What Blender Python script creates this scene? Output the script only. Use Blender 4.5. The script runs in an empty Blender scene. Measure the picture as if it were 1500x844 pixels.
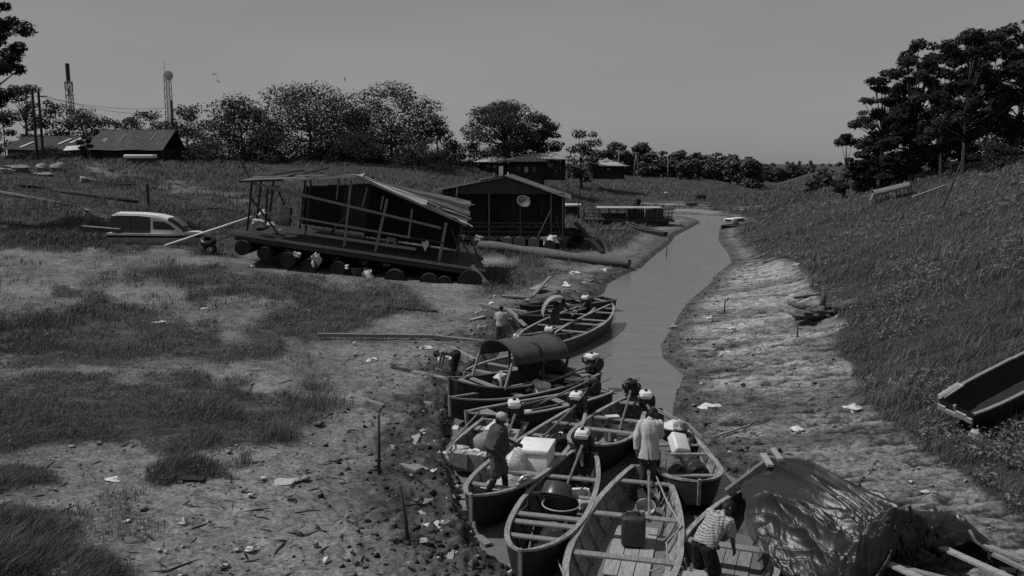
import bpy, bmesh, math, random
import numpy as np
from mathutils import Vector, Matrix
R = math.radians
rng = np.random.default_rng(11)
random.seed(11)
scene = bpy.context.scene
COL = scene.collection

# ------------------------------------------------------------------ camera geometry
F, CAMZ = 1250.0, 7.0
PITCH = math.atan((422 - 240) / F)
CP, SP = math.cos(PITCH), math.sin(PITCH)
CAM = Vector((0, 0, CAMZ))

def ray(u, v):
    x, yv = (u - 750) / F, (422 - v) / F
    return Vector((x, CP + yv * SP, -SP + yv * CP))
def gp(u, v, z=0.0):
    d = ray(u, v)
    return CAM + d * ((z - CAMZ) / d.z)
def atY(u, v, Y):
    d = ray(u, v)
    return CAM + d * (Y / d.y)
def proj(X, Y, Z):
    dz = Z - CAMZ
    depth = np.maximum(Y * CP - dz * SP, 0.01)
    return 750 + F * X / depth, 422 - F * (Y * SP + dz * CP) / depth

# ------------------------------------------------------------------ noise
def _h(i, j, s):
    n = (i * 374761393 + j * 668265263 + s * 974634437).astype(np.int64) & 0x7fffffff
    n = ((n ^ (n >> 13)) * 1274126177) & 0x7fffffff
    n = (n ^ (n >> 16)) & 0x7fffffff
    return (n % 100003) / 100003.0
def vnoise(x, y, s=0):
    x = np.asarray(x, float); y = np.asarray(y, float)
    i, j = np.floor(x).astype(np.int64), np.floor(y).astype(np.int64)
    fx, fy = x - i, y - j
    fx, fy = fx * fx * (3 - 2 * fx), fy * fy * (3 - 2 * fy)
    a, b, c, d = _h(i, j, s), _h(i + 1, j, s), _h(i, j + 1, s), _h(i + 1, j + 1, s)
    return (a * (1 - fx) + b * fx) * (1 - fy) + (c * (1 - fx) + d * fx) * fy
def fbm(x, y, s=0, o=4):
    t, a, n = 0, 0.5, 0
    for k in range(o):
        t = t + a * vnoise(x * 2 ** k + 17.3 * k, y * 2 ** k - 9.1 * k, s + k); n += a; a *= 0.5
    return t / n
def sstep(a, b, x):
    t = np.clip((x - a) / (b - a), 0, 1)
    return t * t * (3 - 2 * t)

# ------------------------------------------------------------------ stream outline
LEFT = [(860,1060),(835,960),(800,885),(752,840),(706,806),(690,770),(684,735),(664,690),(660,645),(668,605),(684,578),
        (712,548),(728,522),(742,502),(760,482),(800,458),(850,445),(884,430),(890,416),(915,402),(940,392),(958,375),(980,358),
        (990,345),(1012,334),(1026,326),(1008,321),(980,318),(955,316)]
RIGHT = [(1420,1060),(1330,940),(1250,850),(1180,780),(1120,730),(1072,698),(1030,668),(1002,642),(984,612),(990,580),(1002,550),
         (972,524),(968,506),(984,482),(995,461),(1010,440),(1040,416),(1052,400),(1072,385),(1066,370),(1052,352),(1054,336),(1078,322),
         (1060,316.5),(1020,314.5),(955,312)]
LP = np.array([gp(u, v, 0)[:2] for u, v in LEFT])
RP = np.array([gp(u, v, 0)[:2] for u, v in RIGHT])
POLY = np.vstack([LP, RP[::-1]])
_i = [i for i, p in enumerate(RIGHT) if p == (1078, 322)][0]
RE = np.vstack([[[14, -12]], RP[:_i + 1], [[42, 150], [70, 230], [130, 420], [700, 2400]]])

def dist_poly(P, L, closed):
    n = len(L)
    best = np.full(len(P), 1e9); side = np.zeros(len(P))
    for k in range(n if closed else n - 1):
        a, b = L[k], L[(k + 1) % n]
        ab = b - a; ap = P - a
        t = np.clip((ap @ ab) / (ab @ ab + 1e-12), 0, 1)
        q = ap - t[:, None] * ab
        d = np.hypot(q[:, 0], q[:, 1])
        m = d < best
        best = np.where(m, d, best)
        side = np.where(m, ap[:, 0] * ab[1] - ap[:, 1] * ab[0], side)
    return best, side
def inside(P, L):
    x, y = P[:, 0], P[:, 1]; c = np.zeros(len(P), bool)
    n = len(L)
    for k in range(n):
        x1, y1 = L[k]; x2, y2 = L[(k + 1) % n]
        if y1 == y2: continue
        m = ((y1 > y) != (y2 > y)) & (x < (x2 - x1) * (y - y1) / (y2 - y1) + x1)
        c ^= m
    return c

# ------------------------------------------------------------------ left land: thin plate over (bearing, log distance)
CT = []
def ct(u, D, z):
    d = ray(u, 300); th = d.x / d.y
    CT.append((th, D, z))
for u, prof in ((-500, [(8,.8),(14,.9),(25,1.3),(40,1.9),(60,2.8),(80,4.4),(100,6.6),(120,7.2),(200,7.4)]),
                (0,    [(8,.5),(13,.6),(20,.8),(25,1.0),(32,1.2),(39,1.55),(58,2.5),(74,3.5),(86,5.4),(100,6.7),(120,7.3),(200,7.5)]),
                (150,  [(13,.5),(25,.9),(39,1.4),(56,2.3),(75,3.5),(92,5.6),(108,6.9),(200,7.5)]),
                (300,  [(8,.35),(13,.4),(18,.6),(24,.75),(31,.95),(41,1.25),(55,2.1),(74,3.4),(96,5.5),(118,7.0),(200,7.5)]),
                (550,  [(8,.2),(13,.25),(18,.3),(24,.42),(32,.6),(41,.75),(52,.95),(60,1.3),(90,3.0),(108,5.2),(122,7.1),(200,7.4)]),
                (700,  [(8,.1),(18,.2),(33,.35),(43,.4),(60,.75),(75,.85),(90,1.3),(115,4.5),(138,6.6),(200,6.9)]),
                (850,  [(50,.2),(64,.35),(82,.5),(100,.7),(140,1.6),(180,3.6),(210,4.5),(260,5.0)]),
                (950,  [(90,.3),(113,.6),(150,.9),(175,1.3),(220,2.9),(255,4.2)]),
                (1100, [(119,.5),(165,.7),(230,1.9),(262,3.6)]),
                (1350, [(119,.7),(165,.9),(230,2.0),(262,3.6)])):
    for D, z in prof: ct(u, D, z)
for u in (-500, 0, 300, 600): 
    for D in (420, 900, 2600): ct(u, D, 7.4)
for u in (850, 1100, 1400):
    for D in (420, 900, 2600): ct(u, D, 5.2)
CTA = np.array(CT)
_c = np.stack([CTA[:, 0] * 3.2, np.log(CTA[:, 1]) * 1.6], 1)
def _k(r2): return np.where(r2 > 1e-12, r2 * np.log(r2 + 1e-12), 0)
def _solve():
    n = len(_c)
    d2 = ((_c[:, None] - _c[None]) ** 2).sum(-1)
    A = np.zeros((n + 3, n + 3)); A[:n, :n] = _k(d2) + np.eye(n) * 0.02
    A[:n, n] = 1; A[:n, n + 1:] = _c; A[n:, :n] = A[:n, n:].T
    return np.linalg.solve(A, np.concatenate([CTA[:, 2], [0, 0, 0]]))
_w = _solve()
def left_land(X, Y):
    Yc = np.maximum(Y, 4.0)
    q = np.stack([np.clip(X / Yc, -0.85, 0.55) * 3.2, np.log(np.clip(np.hypot(X, Yc), 6, 2600)) * 1.6], 1)
    out = np.empty(len(q))
    for s in range(0, len(q), 40000):
        b = q[s:s + 40000]
        out[s:s + 40000] = _k(((b[:, None] - _c[None]) ** 2).sum(-1)) @ _w[:-3] + _w[-3] + b @ _w[-2:]
    return np.clip(out, 0.06, 7.6)

def land_info(X, Y):
    """distances used by the terrain and the ground cover"""
    P = np.stack([X, Y], 1)
    dr, sd = dist_poly(P, RE, False)
    sR = np.where(sd > 0, dr, -dr)
    ds, _ = dist_poly(P, POLY, True)
    ins = inside(P, POLY)
    return sR, ds, ins

def ground(X, Y, info=None, rough=True):
    X = np.atleast_1d(np.asarray(X, float)); Y = np.atleast_1d(np.asarray(Y, float))
    sR, ds, ins = info if info is not None else land_info(X, Y)
    zl = left_land(X, Y)
    crest = np.interp(Y, [0, 40, 62, 90, 130, 180, 260, 420], [8.6, 8.6, 8.2, 6.6, 4.2, 2.8, 3.4, 5.2])
    mud = np.interp(Y, [0, 16, 22, 33, 48, 60, 110], [9, 8, 5.2, 5.8, 3.6, 1.8, 1.5])
    sl = np.interp(Y, [0, 20, 50, 100], [0.27, 0.33, 0.36, 0.33])
    s = np.maximum(sR, 0)
    zr = np.where(s < mud, 0.13 * s, 0.13 * mud + sl * (s - mud))
    k = 0.5
    zr = -np.log(np.exp(-zr / k) + np.exp(-crest / k)) * k          # soft minimum at the crest
    zr = np.maximum(zr, 0.05)
    wR = sstep(-6 - np.maximum(Y - 100, 0) * 0.08, 0, sR)
    z = zl * (1 - wR) + zr * wR
    # long gentle bumps
    z = z + (fbm(X * .09, Y * .09, 3, 3) - .5) * 0.55 * sstep(3, 12, ds) * sstep(8, 20, ds + Y * .2)
    lip = 0.02 + 0.20 * sstep(.05, .38, ds + .5 * (fbm(X * 1.1, Y * 1.1, 6, 3) - .5)) + 0.10 * ds + 0.55 * np.maximum(ds - 2.5, 0) + 0.05 * (fbm(X * .8, Y * .8, 5, 2) - .3)
    z = np.minimum(z, np.maximum(lip, 0.015))
    if rough:
        leftmud = sstep(3.6, 0.8, ds + (fbm(X * .5, Y * .5, 8, 2) - .5) * 2) * (sR < 0) * (1 - .55 * sstep(45, 60, Y)) * (Y < 116)
        rim = sstep(1.6, .3, ds)
        rightmud = (sR > 0) * sstep(11, 6, ds) * (Y < 60)
        amp = 0.04 + 0.20 * leftmud + 0.07 * rim + 0.025 * rightmud * (1 + 1.5 * sstep(5, 1.5, ds) * (Y < 34))
        amp = amp * sstep(0.0, 0.35, ds)
        n = fbm(X * 1.6, Y * 1.6, 21, 4)
        n = 1 - np.abs(2 * n - 1) * 2.2
        n2 = fbm(X * 4.5, Y * 4.5, 31, 3) - .5
        crk = fbm(X * .42 + Y * .05, Y * 2.1 + X * .25, 91, 4); crk = 1 - np.abs(2 * crk - 1)
        n3 = fbm(X * 9, Y * 7, 51, 3) - .5
        strat = fbm(X * .5 + Y * .1, Y * 2.2 + X * .2, 41, 3) - .5
        z = z + amp * (0.55 * n + 0.6 * n2) + (0.09 * strat - .07 * sstep(.86, .97, crk)) * rightmud * sstep(.2, 1, ds) + (.022 + .05 * leftmud) * n3 * sstep(.1, .5, ds)
        z = np.where(ins, z, np.maximum(z, 0.012))
    zin = -np.minimum(0.6, 0.35 * ds + 0.01)
    return np.where(ins, zin, z)

def gz(x, y, rough=True):
    return float(ground([x], [y], None, rough)[0])
def tp(u, v, lo=8, hi=400):
    """the point of the land seen at a photo pixel"""
    d = ray(u, v); 
    t = np.geomspace(lo, hi, 500) / d.y
    X, Y, Z = d.x * t, d.y * t, CAMZ + d.z * t
    g = ground(X, Y, None, False)
    below = np.nonzero(Z < g)[0]
    i = below[0] if len(below) else len(t) - 1
    if i == 0: return Vector((X[0], Y[0], g[0]))
    a = (Z[i - 1] - g[i - 1]); b = (g[i] - Z[i]); f = a / (a + b + 1e-9) if len(below) else 1
    tt = t[i - 1] + (t[i] - t[i - 1]) * f
    return Vector((d.x * tt, d.y * tt, CAMZ + d.z * tt))

# ------------------------------------------------------------------ materials (all grey: the photograph is black and white)
def _nodes(name):
    m = bpy.data.materials.new(name); m.use_nodes = True
    nt = m.node_tree; b = nt.nodes['Principled BSDF']
    return m, nt, b
def g3(x): return (x, x, x, 1)
def mat(name, base, rough=.7, amp=.35, scale=6, stretch=(1, 1, 1), bump=.25, bscale=None, metal=0, spec=.35, dirt=0, detail=5, coord='Object'):
    m, nt, b = _nodes(name); N, L = nt.nodes.new, nt.links.new
    tc = N('ShaderNodeTexCoord'); mp = N('ShaderNodeMapping'); mp.inputs['Scale'].default_value = stretch
    L(tc.outputs[coord], mp.inputs['Vector'])
    info = N('ShaderNodeObjectInfo')
    ad = N('ShaderNodeVectorMath'); ad.operation = 'ADD'
    L(mp.outputs[0], ad.inputs[0]); L(info.outputs['Random'], ad.inputs[1])
    no = N('ShaderNodeTexNoise'); no.inputs['Scale'].default_value = scale; no.inputs['Detail'].default_value = detail; no.inputs['Roughness'].default_value = .62
    L(ad.outputs[0], no.inputs['Vector'])
    mr = N('ShaderNodeMapRange'); mr.inputs[1].default_value = .25; mr.inputs[2].default_value = .75
    mr.inputs[3].default_value = base * (1 - amp); mr.inputs[4].default_value = base * (1 + amp)
    L(no.outputs['Fac'], mr.inputs[0])
    out = mr.outputs[0]
    if dirt:
        n2 = N('ShaderNodeTexNoise'); n2.inputs['Scale'].default_value = scale * .35; n2.inputs['Detail'].default_value = 6
        L(ad.outputs[0], n2.inputs['Vector'])
        r2 = N('ShaderNodeMapRange'); r2.inputs[1].default_value = .45; r2.inputs[2].default_value = .68
        r2.inputs[3].default_value = 1; r2.inputs[4].default_value = 1 - dirt
        L(n2.outputs['Fac'], r2.inputs[0])
        mu = N('ShaderNodeMath'); mu.operation = 'MULTIPLY'; L(out, mu.inputs[0]); L(r2.outputs[0], mu.inputs[1]); out = mu.outputs[0]
    cc = N('ShaderNodeCombineColor')
    for k in range(3): L(out, cc.inputs[k])
    L(cc.outputs[0], b.inputs['Base Color'])
    b.inputs['Roughness'].default_value = rough; b.inputs['Metallic'].default_value = metal
    b.inputs['Specular IOR Level'].default_value = spec
    if bump:
        n3 = N('ShaderNodeTexNoise'); n3.inputs['Scale'].default_value = bscale or scale * 2.5; n3.inputs['Detail'].default_value = 4
        L(ad.outputs[0], n3.inputs['Vector'])
        bp = N('ShaderNodeBump'); bp.inputs['Strength'].default_value = bump; bp.inputs['Distance'].default_value = .03
        L(n3.outputs['Fac'], bp.inputs['Height']); L(bp.outputs[0], b.inputs['Normal'])
    return m

def attr_mat(name, lo, hi, rough=.75, translucent=0.0, spec=.2, fine=0):
    """a material whose grey comes from the mesh's own 'tone' attribute (the thing's real colour)"""
    m, nt, b = _nodes(name); N, L = nt.nodes.new, nt.links.new
    at = N('ShaderNodeAttribute'); at.attribute_name = 'tone'
    mr = N('ShaderNodeMapRange'); mr.inputs[3].default_value = lo; mr.inputs[4].default_value = hi
    L(at.outputs['Fac'], mr.inputs[0])
    out = mr.outputs[0]
    cc = N('ShaderNodeCombineColor')
    for k in range(3): L(out, cc.inputs[k])
    L(cc.outputs[0], b.inputs['Base Color'])
    b.inputs['Roughness'].default_value = rough; b.inputs['Specular IOR Level'].default_value = spec
    if translucent:
        tr = N('ShaderNodeBsdfTranslucent'); L(cc.outputs[0], tr.inputs['Color'])
        mx = N('ShaderNodeMixShader'); mx.inputs[0].default_value = translucent
        L(b.outputs[0], mx.inputs[1]); L(tr.outputs[0], mx.inputs[2])
        L(mx.outputs[0], nt.nodes['Material Output'].inputs['Surface'])
    return m

M = {}
def build_materials():
    M['wood'] = mat('weathered_wood', .19, .8, .45, 5, (1, 7, 7), .35)
    M['wood_pale'] = mat('pale_wood', .30, .75, .3, 5, (1, 8, 8), .3, dirt=.25)
    M['wood_mid'] = mat('painted_wood', .13, .65, .4, 5, (1, 6, 6), .25, dirt=.35)
    M['wood_dark'] = mat('dark_wood', .035, .75, .5, 5, (1, 6, 6), .4)
    M['wood_black'] = mat('tarred_wood', .016, .7, .5, 6, (1, 5, 5), .4)
    M['hull_in'] = mat('hull_inside', .22, .7, .5, 5, (1, 6, 6), .4, dirt=.6)
    M['hull_dark'] = mat('hull_dark', .018, .6, .5, 4, (1, 5, 5), .2)
    M['hull_mid'] = mat('hull_grey', .07, .65, .5, 4, (1, 5, 5), .25, dirt=.4)
    M['hull_pale'] = mat('hull_pale', .17, .65, .4, 4, (1, 5, 5), .25, dirt=.4)
    M['gunwale'] = mat('gunwale_wood', .27, .7, .5, 6, (1, 7, 7), .4, dirt=.5)
    M['bilge'] = mat('bilge_water', .03, .06, .3, 2, (1, 1, 1), .05, spec=.5)
    M['log'] = mat('log_bark', .10, .9, .6, 4, (1, 3, 3), .9)
    M['log_dark'] = mat('wet_log', .025, .85, .6, 3, (1, 2, 1), .9)
    M['bark'] = mat('bark', .06, .9, .5, 3, (1, 1, .3), .8)
    M['bark_pale'] = mat('pale_bark', .26, .85, .4, 3, (1, 1, .3), .5)
    M['tin'] = mat('tin_sheet', .12, .5, .6, 1.2, (1, 1, 1), .1, dirt=.5, metal=.25)
    M['tin_pale'] = mat('pale_tin_sheet', .42, .5, .3, 1.5, (1, 1, 1), .1, dirt=.35, metal=.2)
    M['tin_dark'] = mat('rusty_tin_sheet', .032, .6, .85, 1.9, (1, 1, 1), .1, metal=.2)
    M['white'] = mat('white_paint', .62, .5, .12, 2, (1, 1, 1), .05, dirt=.25)
    M['white_foam'] = mat('white_foam', .72, .8, .08, 12, (1, 1, 1), .12, dirt=.15)
    M['white_plastic'] = mat('white_plastic', .65, .35, .1, 4, (1, 1, 1), .03, dirt=.2)
    M['grey_panel'] = mat('grey_canvas_panel', .055, .7, .15, 2, (1, 1, 1), .1)
    M['glass'] = mat('dark_glass', .01, .08, .1, 2, (1, 1, 1), 0, spec=.6)
    M['black_plastic'] = mat('black_plastic', .014, .35, .2, 5, (1, 1, 1), .1)
    M['engine'] = mat('greasy_engine', .02, .5, .6, 14, (1, 1, 1), .5)
    M['steel'] = mat('worn_steel', .22, .4, .3, 8, (1, 1, 1), .1, metal=.5)
    M['canopy'] = mat('canopy_sheet', .06, .75, .25, 3, (1, 9, 1), .3, dirt=.2)
    M['canopy_pale'] = mat('canopy_grey_sheet', .14, .75, .3, 3, (1, 6, 1), .3, dirt=.3)
    M['basin'] = mat('dark_basin_plastic', .045, .32, .15, 5, (1, 1, 1), 0)
    M['basin_rim'] = mat('pale_rim_plastic', .3, .4, .1, 5, (1, 1, 1), 0)
    M['aluminium'] = mat('dull_aluminium', .40, .38, .2, 6, (1, 1, 1), .08, metal=.4)
    M['drum'] = mat('grey_drum_plastic', .10, .5, .4, 7, (1, 1, 1), .15, dirt=.4)
    M['can'] = mat('dark_fuel_can', .035, .5, .5, 9, (1, 1, 1), .25)
    M['sack'] = mat('woven_sack', .36, .85, .3, 14, (1, 1, 1), .5)
    M['sack_white'] = mat('white_bag', .55, .6, .25, 9, (1, 1, 1), .6)
    M['sack_dark'] = mat('dark_cloth', .03, .9, .5, 6, (1, 1, 1), .5)
    M['rope'] = mat('rope', .3, .9, .4, 40, (1, 1, 1), .3)
    M['skin'] = mat('skin', .15, .5, .12, 8, (1, 1, 1), .05)
    M['skin_dark'] = mat('tanned_skin', .065, .5, .12, 8, (1, 1, 1), .05)
    M['hair'] = mat('black_hair', .01, .55, .4, 30, (1, 1, 1), .5)
    M['shirt_pale'] = mat('pale_shirt', .42, .9, .22, 5, (1, 1, .3), .9, 7)
    M['shirt_mid'] = mat('grey_tshirt', .05, .9, .25, 6, (1, 1, .4), .7, 8)
    M['shirt_light'] = mat('light_tshirt', .33, .9, .2, 6, (1, 1, .4), .7, 8)
    M['shorts'] = mat('grey_shorts', .075, .9, .35, 12, (1, 1, 1), .6)
    M['jeans'] = mat('patched_jeans', .035, .9, .8, 9, (1, 1, .5), .6)
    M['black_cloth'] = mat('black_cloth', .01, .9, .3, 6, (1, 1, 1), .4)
    M['boots'] = mat('black_boots', .012, .4, .2, 6, (1, 1, 1), .05)
    M['cap'] = mat('grey_cap', .36, .85, .2, 9, (1, 1, 1), .3)
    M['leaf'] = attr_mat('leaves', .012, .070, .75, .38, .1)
    M['leaf_far'] = attr_mat('hazed_leaves', .042, .10, .6, .18, .3)  # paler than the near leaves: distance haze put into the leaf colour
    M['blade'] = attr_mat('grass_blades', .032, .175, .6, .28, .2)
    M['scrap'] = attr_mat('scraps', .04, .6, .7, 0, .3)
    M['clod'] = attr_mat('mud_clods', .010, .11, .8, 0, .25)
    M['sacking'] = mat('stone_grey_sack', .22, .9, .35, 6, (1, 1, 1), .6)
    M['concrete'] = mat('stained_concrete', .2, .9, .35, 3, (1, 1, 1), .4, dirt=.5)
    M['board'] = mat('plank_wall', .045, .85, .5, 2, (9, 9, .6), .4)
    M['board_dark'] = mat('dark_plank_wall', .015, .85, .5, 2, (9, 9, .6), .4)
    # striped shirt
    m, nt, b = _nodes('striped_shirt'); N, L = nt.nodes.new, nt.links.new
    tc = N('ShaderNodeTexCoord'); wv = N('ShaderNodeTexWave'); wv.bands_direction = 'Z'
    wv.inputs['Scale'].default_value = 8.5; wv.inputs['Distortion'].default_value = 5.0; wv.inputs['Detail'].default_value = 2; wv.inputs['Detail Scale'].default_value = .5
    L(tc.outputs['Object'], wv.inputs['Vector'])
    rp = N('ShaderNodeValToRGB'); rp.color_ramp.elements[0].position = .18; rp.color_ramp.elements[1].position = .42
    rp.color_ramp.elements[0].color = g3(.13); rp.color_ramp.elements[1].color = g3(.32)
    L(wv.outputs['Fac'], rp.inputs[0]); L(rp.outputs[0], b.inputs['Base Color']); b.inputs['Roughness'].default_value = .9
    n3 = N('ShaderNodeTexNoise'); n3.inputs['Scale'].default_value = 7
    bp = N('ShaderNodeBump'); bp.inputs['Strength'].default_value = .8; bp.inputs['Distance'].default_value = .04
    L(tc.outputs['Object'], n3.inputs['Vector']); L(n3.outputs['Fac'], bp.inputs['Height']); L(bp.outputs[0], b.inputs['Normal'])
    M['shirt_striped'] = m
    # tarpaulin
    m, nt, b = _nodes('black_tarpaulin'); N, L = nt.nodes.new, nt.links.new
    tc = N('ShaderNodeTexCoord'); n3 = N('ShaderNodeTexNoise'); n3.inputs['Scale'].default_value = 3.4; n3.inputs['Detail'].default_value = 6; n3.inputs['Roughness'].default_value = .6
    L(tc.outputs['Object'], n3.inputs['Vector'])
    bp = N('ShaderNodeBump'); bp.inputs['Strength'].default_value = .22; bp.inputs['Distance'].default_value = .05
    L(n3.outputs['Fac'], bp.inputs['Height']); L(bp.outputs[0], b.inputs['Normal'])
    b.inputs['Base Color'].default_value = g3(.015); b.inputs['Roughness'].default_value = .41; b.inputs['Specular IOR Level'].default_value = .5
    M['tarp'] = m
    # muddy water
    m, nt, b = _nodes('muddy_water'); N, L = nt.nodes.new, nt.links.new
    tc = N('ShaderNodeTexCoord'); mp = N('ShaderNodeMapping'); mp.inputs['Scale'].default_value = (.55, 1.9, 1); mp.inputs['Rotation'].default_value = (0, 0, R(-8))
    L(tc.outputs['Object'], mp.inputs['Vector'])
    n1 = N('ShaderNodeTexNoise'); n1.inputs['Scale'].default_value = 1.7; n1.inputs['Detail'].default_value = 5; n1.inputs['Roughness'].default_value = .6
    L(mp.outputs[0], n1.inputs['Vector'])
    bp = N('ShaderNodeBump'); bp.inputs['Strength'].default_value = .4; bp.inputs['Distance'].default_value = .12
    L(n1.outputs['Fac'], bp.inputs['Height']); L(bp.outputs[0], b.inputs['Normal'])
    n2 = N('ShaderNodeTexNoise'); n2.inputs['Scale'].default_value = .8; n2.inputs['Detail'].default_value = 6
    L(mp.outputs[0], n2.inputs['Vector'])
    mr = N('ShaderNodeMapRange'); mr.inputs[1].default_value = .3; mr.inputs[2].default_value = .7; mr.inputs[3].default_value = .135; mr.inputs[4].default_value = .168
    L(n2.outputs['Fac'], mr.inputs[0]); cc = N('ShaderNodeCombineColor')
    for k in range(3): L(mr.outputs[0], cc.inputs[k])
    L(cc.outputs[0], b.inputs['Base Color']); b.inputs['Roughness'].default_value = .16; b.inputs['Specular IOR Level'].default_value = .4
    M['water'] = m
    # ground: tone and wet come with the land itself, fine grain from noise
    m, nt, b = _nodes('earth'); N, L = nt.nodes.new, nt.links.new
    at = N('ShaderNodeAttribute'); at.attribute_name = 'tone'
    wt = N('ShaderNodeAttribute'); wt.attribute_name = 'wet'
    tc = N('ShaderNodeTexCoord')
    n1 = N('ShaderNodeTexNoise'); n1.inputs['Scale'].default_value = 2.2; n1.inputs['Detail'].default_value = 9; n1.inputs['Roughness'].default_value = .72
    L(tc.outputs['Object'], n1.inputs['Vector'])
    mr = N('ShaderNodeMapRange'); mr.inputs[1].default_value = .3; mr.inputs[2].default_value = .7; mr.inputs[3].default_value = .45; mr.inputs[4].default_value = 1.5
    L(n1.outputs['Fac'], mr.inputs[0])
    n4 = N('ShaderNodeTexNoise'); n4.inputs['Scale'].default_value = 11; n4.inputs['Detail'].default_value = 6; n4.inputs['Roughness'].default_value = .7
    L(tc.outputs['Object'], n4.inputs['Vector'])
    m4 = N('ShaderNodeMapRange'); m4.inputs[1].default_value = .33; m4.inputs[2].default_value = .62; m4.inputs[3].default_value = .35; m4.inputs[4].default_value = 1.35
    L(n4.outputs['Fac'], m4.inputs[0])
    m5 = N('ShaderNodeMath'); m5.operation = 'MULTIPLY'; L(mr.outputs[0], m5.inputs[0]); L(m4.outputs[0], m5.inputs[1])
    mu = N('ShaderNodeMath'); mu.operation = 'MULTIPLY'; L(at.outputs['Fac'], mu.inputs[0]); L(m5.outputs[0], mu.inputs[1])
    cc = N('ShaderNodeCombineColor')
    for k in range(3): L(mu.outputs[0], cc.inputs[k])
    L(cc.outputs[0], b.inputs['Base Color'])
    rr = N('ShaderNodeMapRange'); rr.inputs[3].default_value = .95; rr.inputs[4].default_value = .5
    L(wt.outputs['Fac'], rr.inputs[0]); L(rr.outputs[0], b.inputs['Roughness']); b.inputs['Specular IOR Level'].default_value = .22
    n3 = N('ShaderNodeTexNoise'); n3.inputs['Scale'].default_value = 5; n3.inputs['Detail'].default_value = 8; n3.inputs['Roughness'].default_value = .7
    L(tc.outputs['Object'], n3.inputs['Vector'])
    bp = N('ShaderNodeBump'); bp.inputs['Strength'].default_value = .9; bp.inputs['Distance'].default_value = .07
    L(n3.outputs['Fac'], bp.inputs['Height']); L(bp.outputs[0], b.inputs['Normal'])
    M['earth'] = m
build_materials()

# ------------------------------------------------------------------ object helpers
def tag(o, label=None, cat=None, group=None, kind=None):
    if label: o['label'] = label
    if cat: o['category'] = cat
    if group: o['group'] = group
    if kind: o['kind'] = kind
    return o
def thing(name, label, cat, loc=(0, 0, 0), rot=(0, 0, 0), group=None):
    o = bpy.data.objects.new(name, None); COL.objects.link(o)
    o.empty_display_size = .2
    o.location = loc; o.rotation_euler = rot
    return tag(o, label, cat, group)
def np_mesh(name, verts, faces, material, parent=None, attrs=None, smooth=False):
    """verts (n,3), faces (m,k) all of one size"""
    me = bpy.data.meshes.new(name)
    verts = np.asarray(verts, np.float32); faces = np.asarray(faces, np.int32)
    k = faces.shape[1]
    me.vertices.add(len(verts)); me.vertices.foreach_set('co', verts.ravel())
    me.loops.add(faces.size); me.loops.foreach_set('vertex_index', faces.ravel())
    me.polygons.add(len(faces))
    me.polygons.foreach_set('loop_start', np.arange(0, faces.size, k, dtype=np.int32))
    me.polygons.foreach_set('loop_total', np.full(len(faces), k, np.int32))
    if smooth: me.polygons.foreach_set('use_smooth', np.ones(len(faces), bool))
    for an, av in (attrs or {}).items():
        a = me.attributes.new(an, 'FLOAT', 'POINT'); a.data.foreach_set('value', np.asarray(av, np.float32))
    me.update(calc_edges=True); me.validate()
    me.materials.append(material)
    o = bpy.data.objects.new(name, me); COL.objects.link(o)
    if parent: o.parent = parent
    return o

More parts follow.
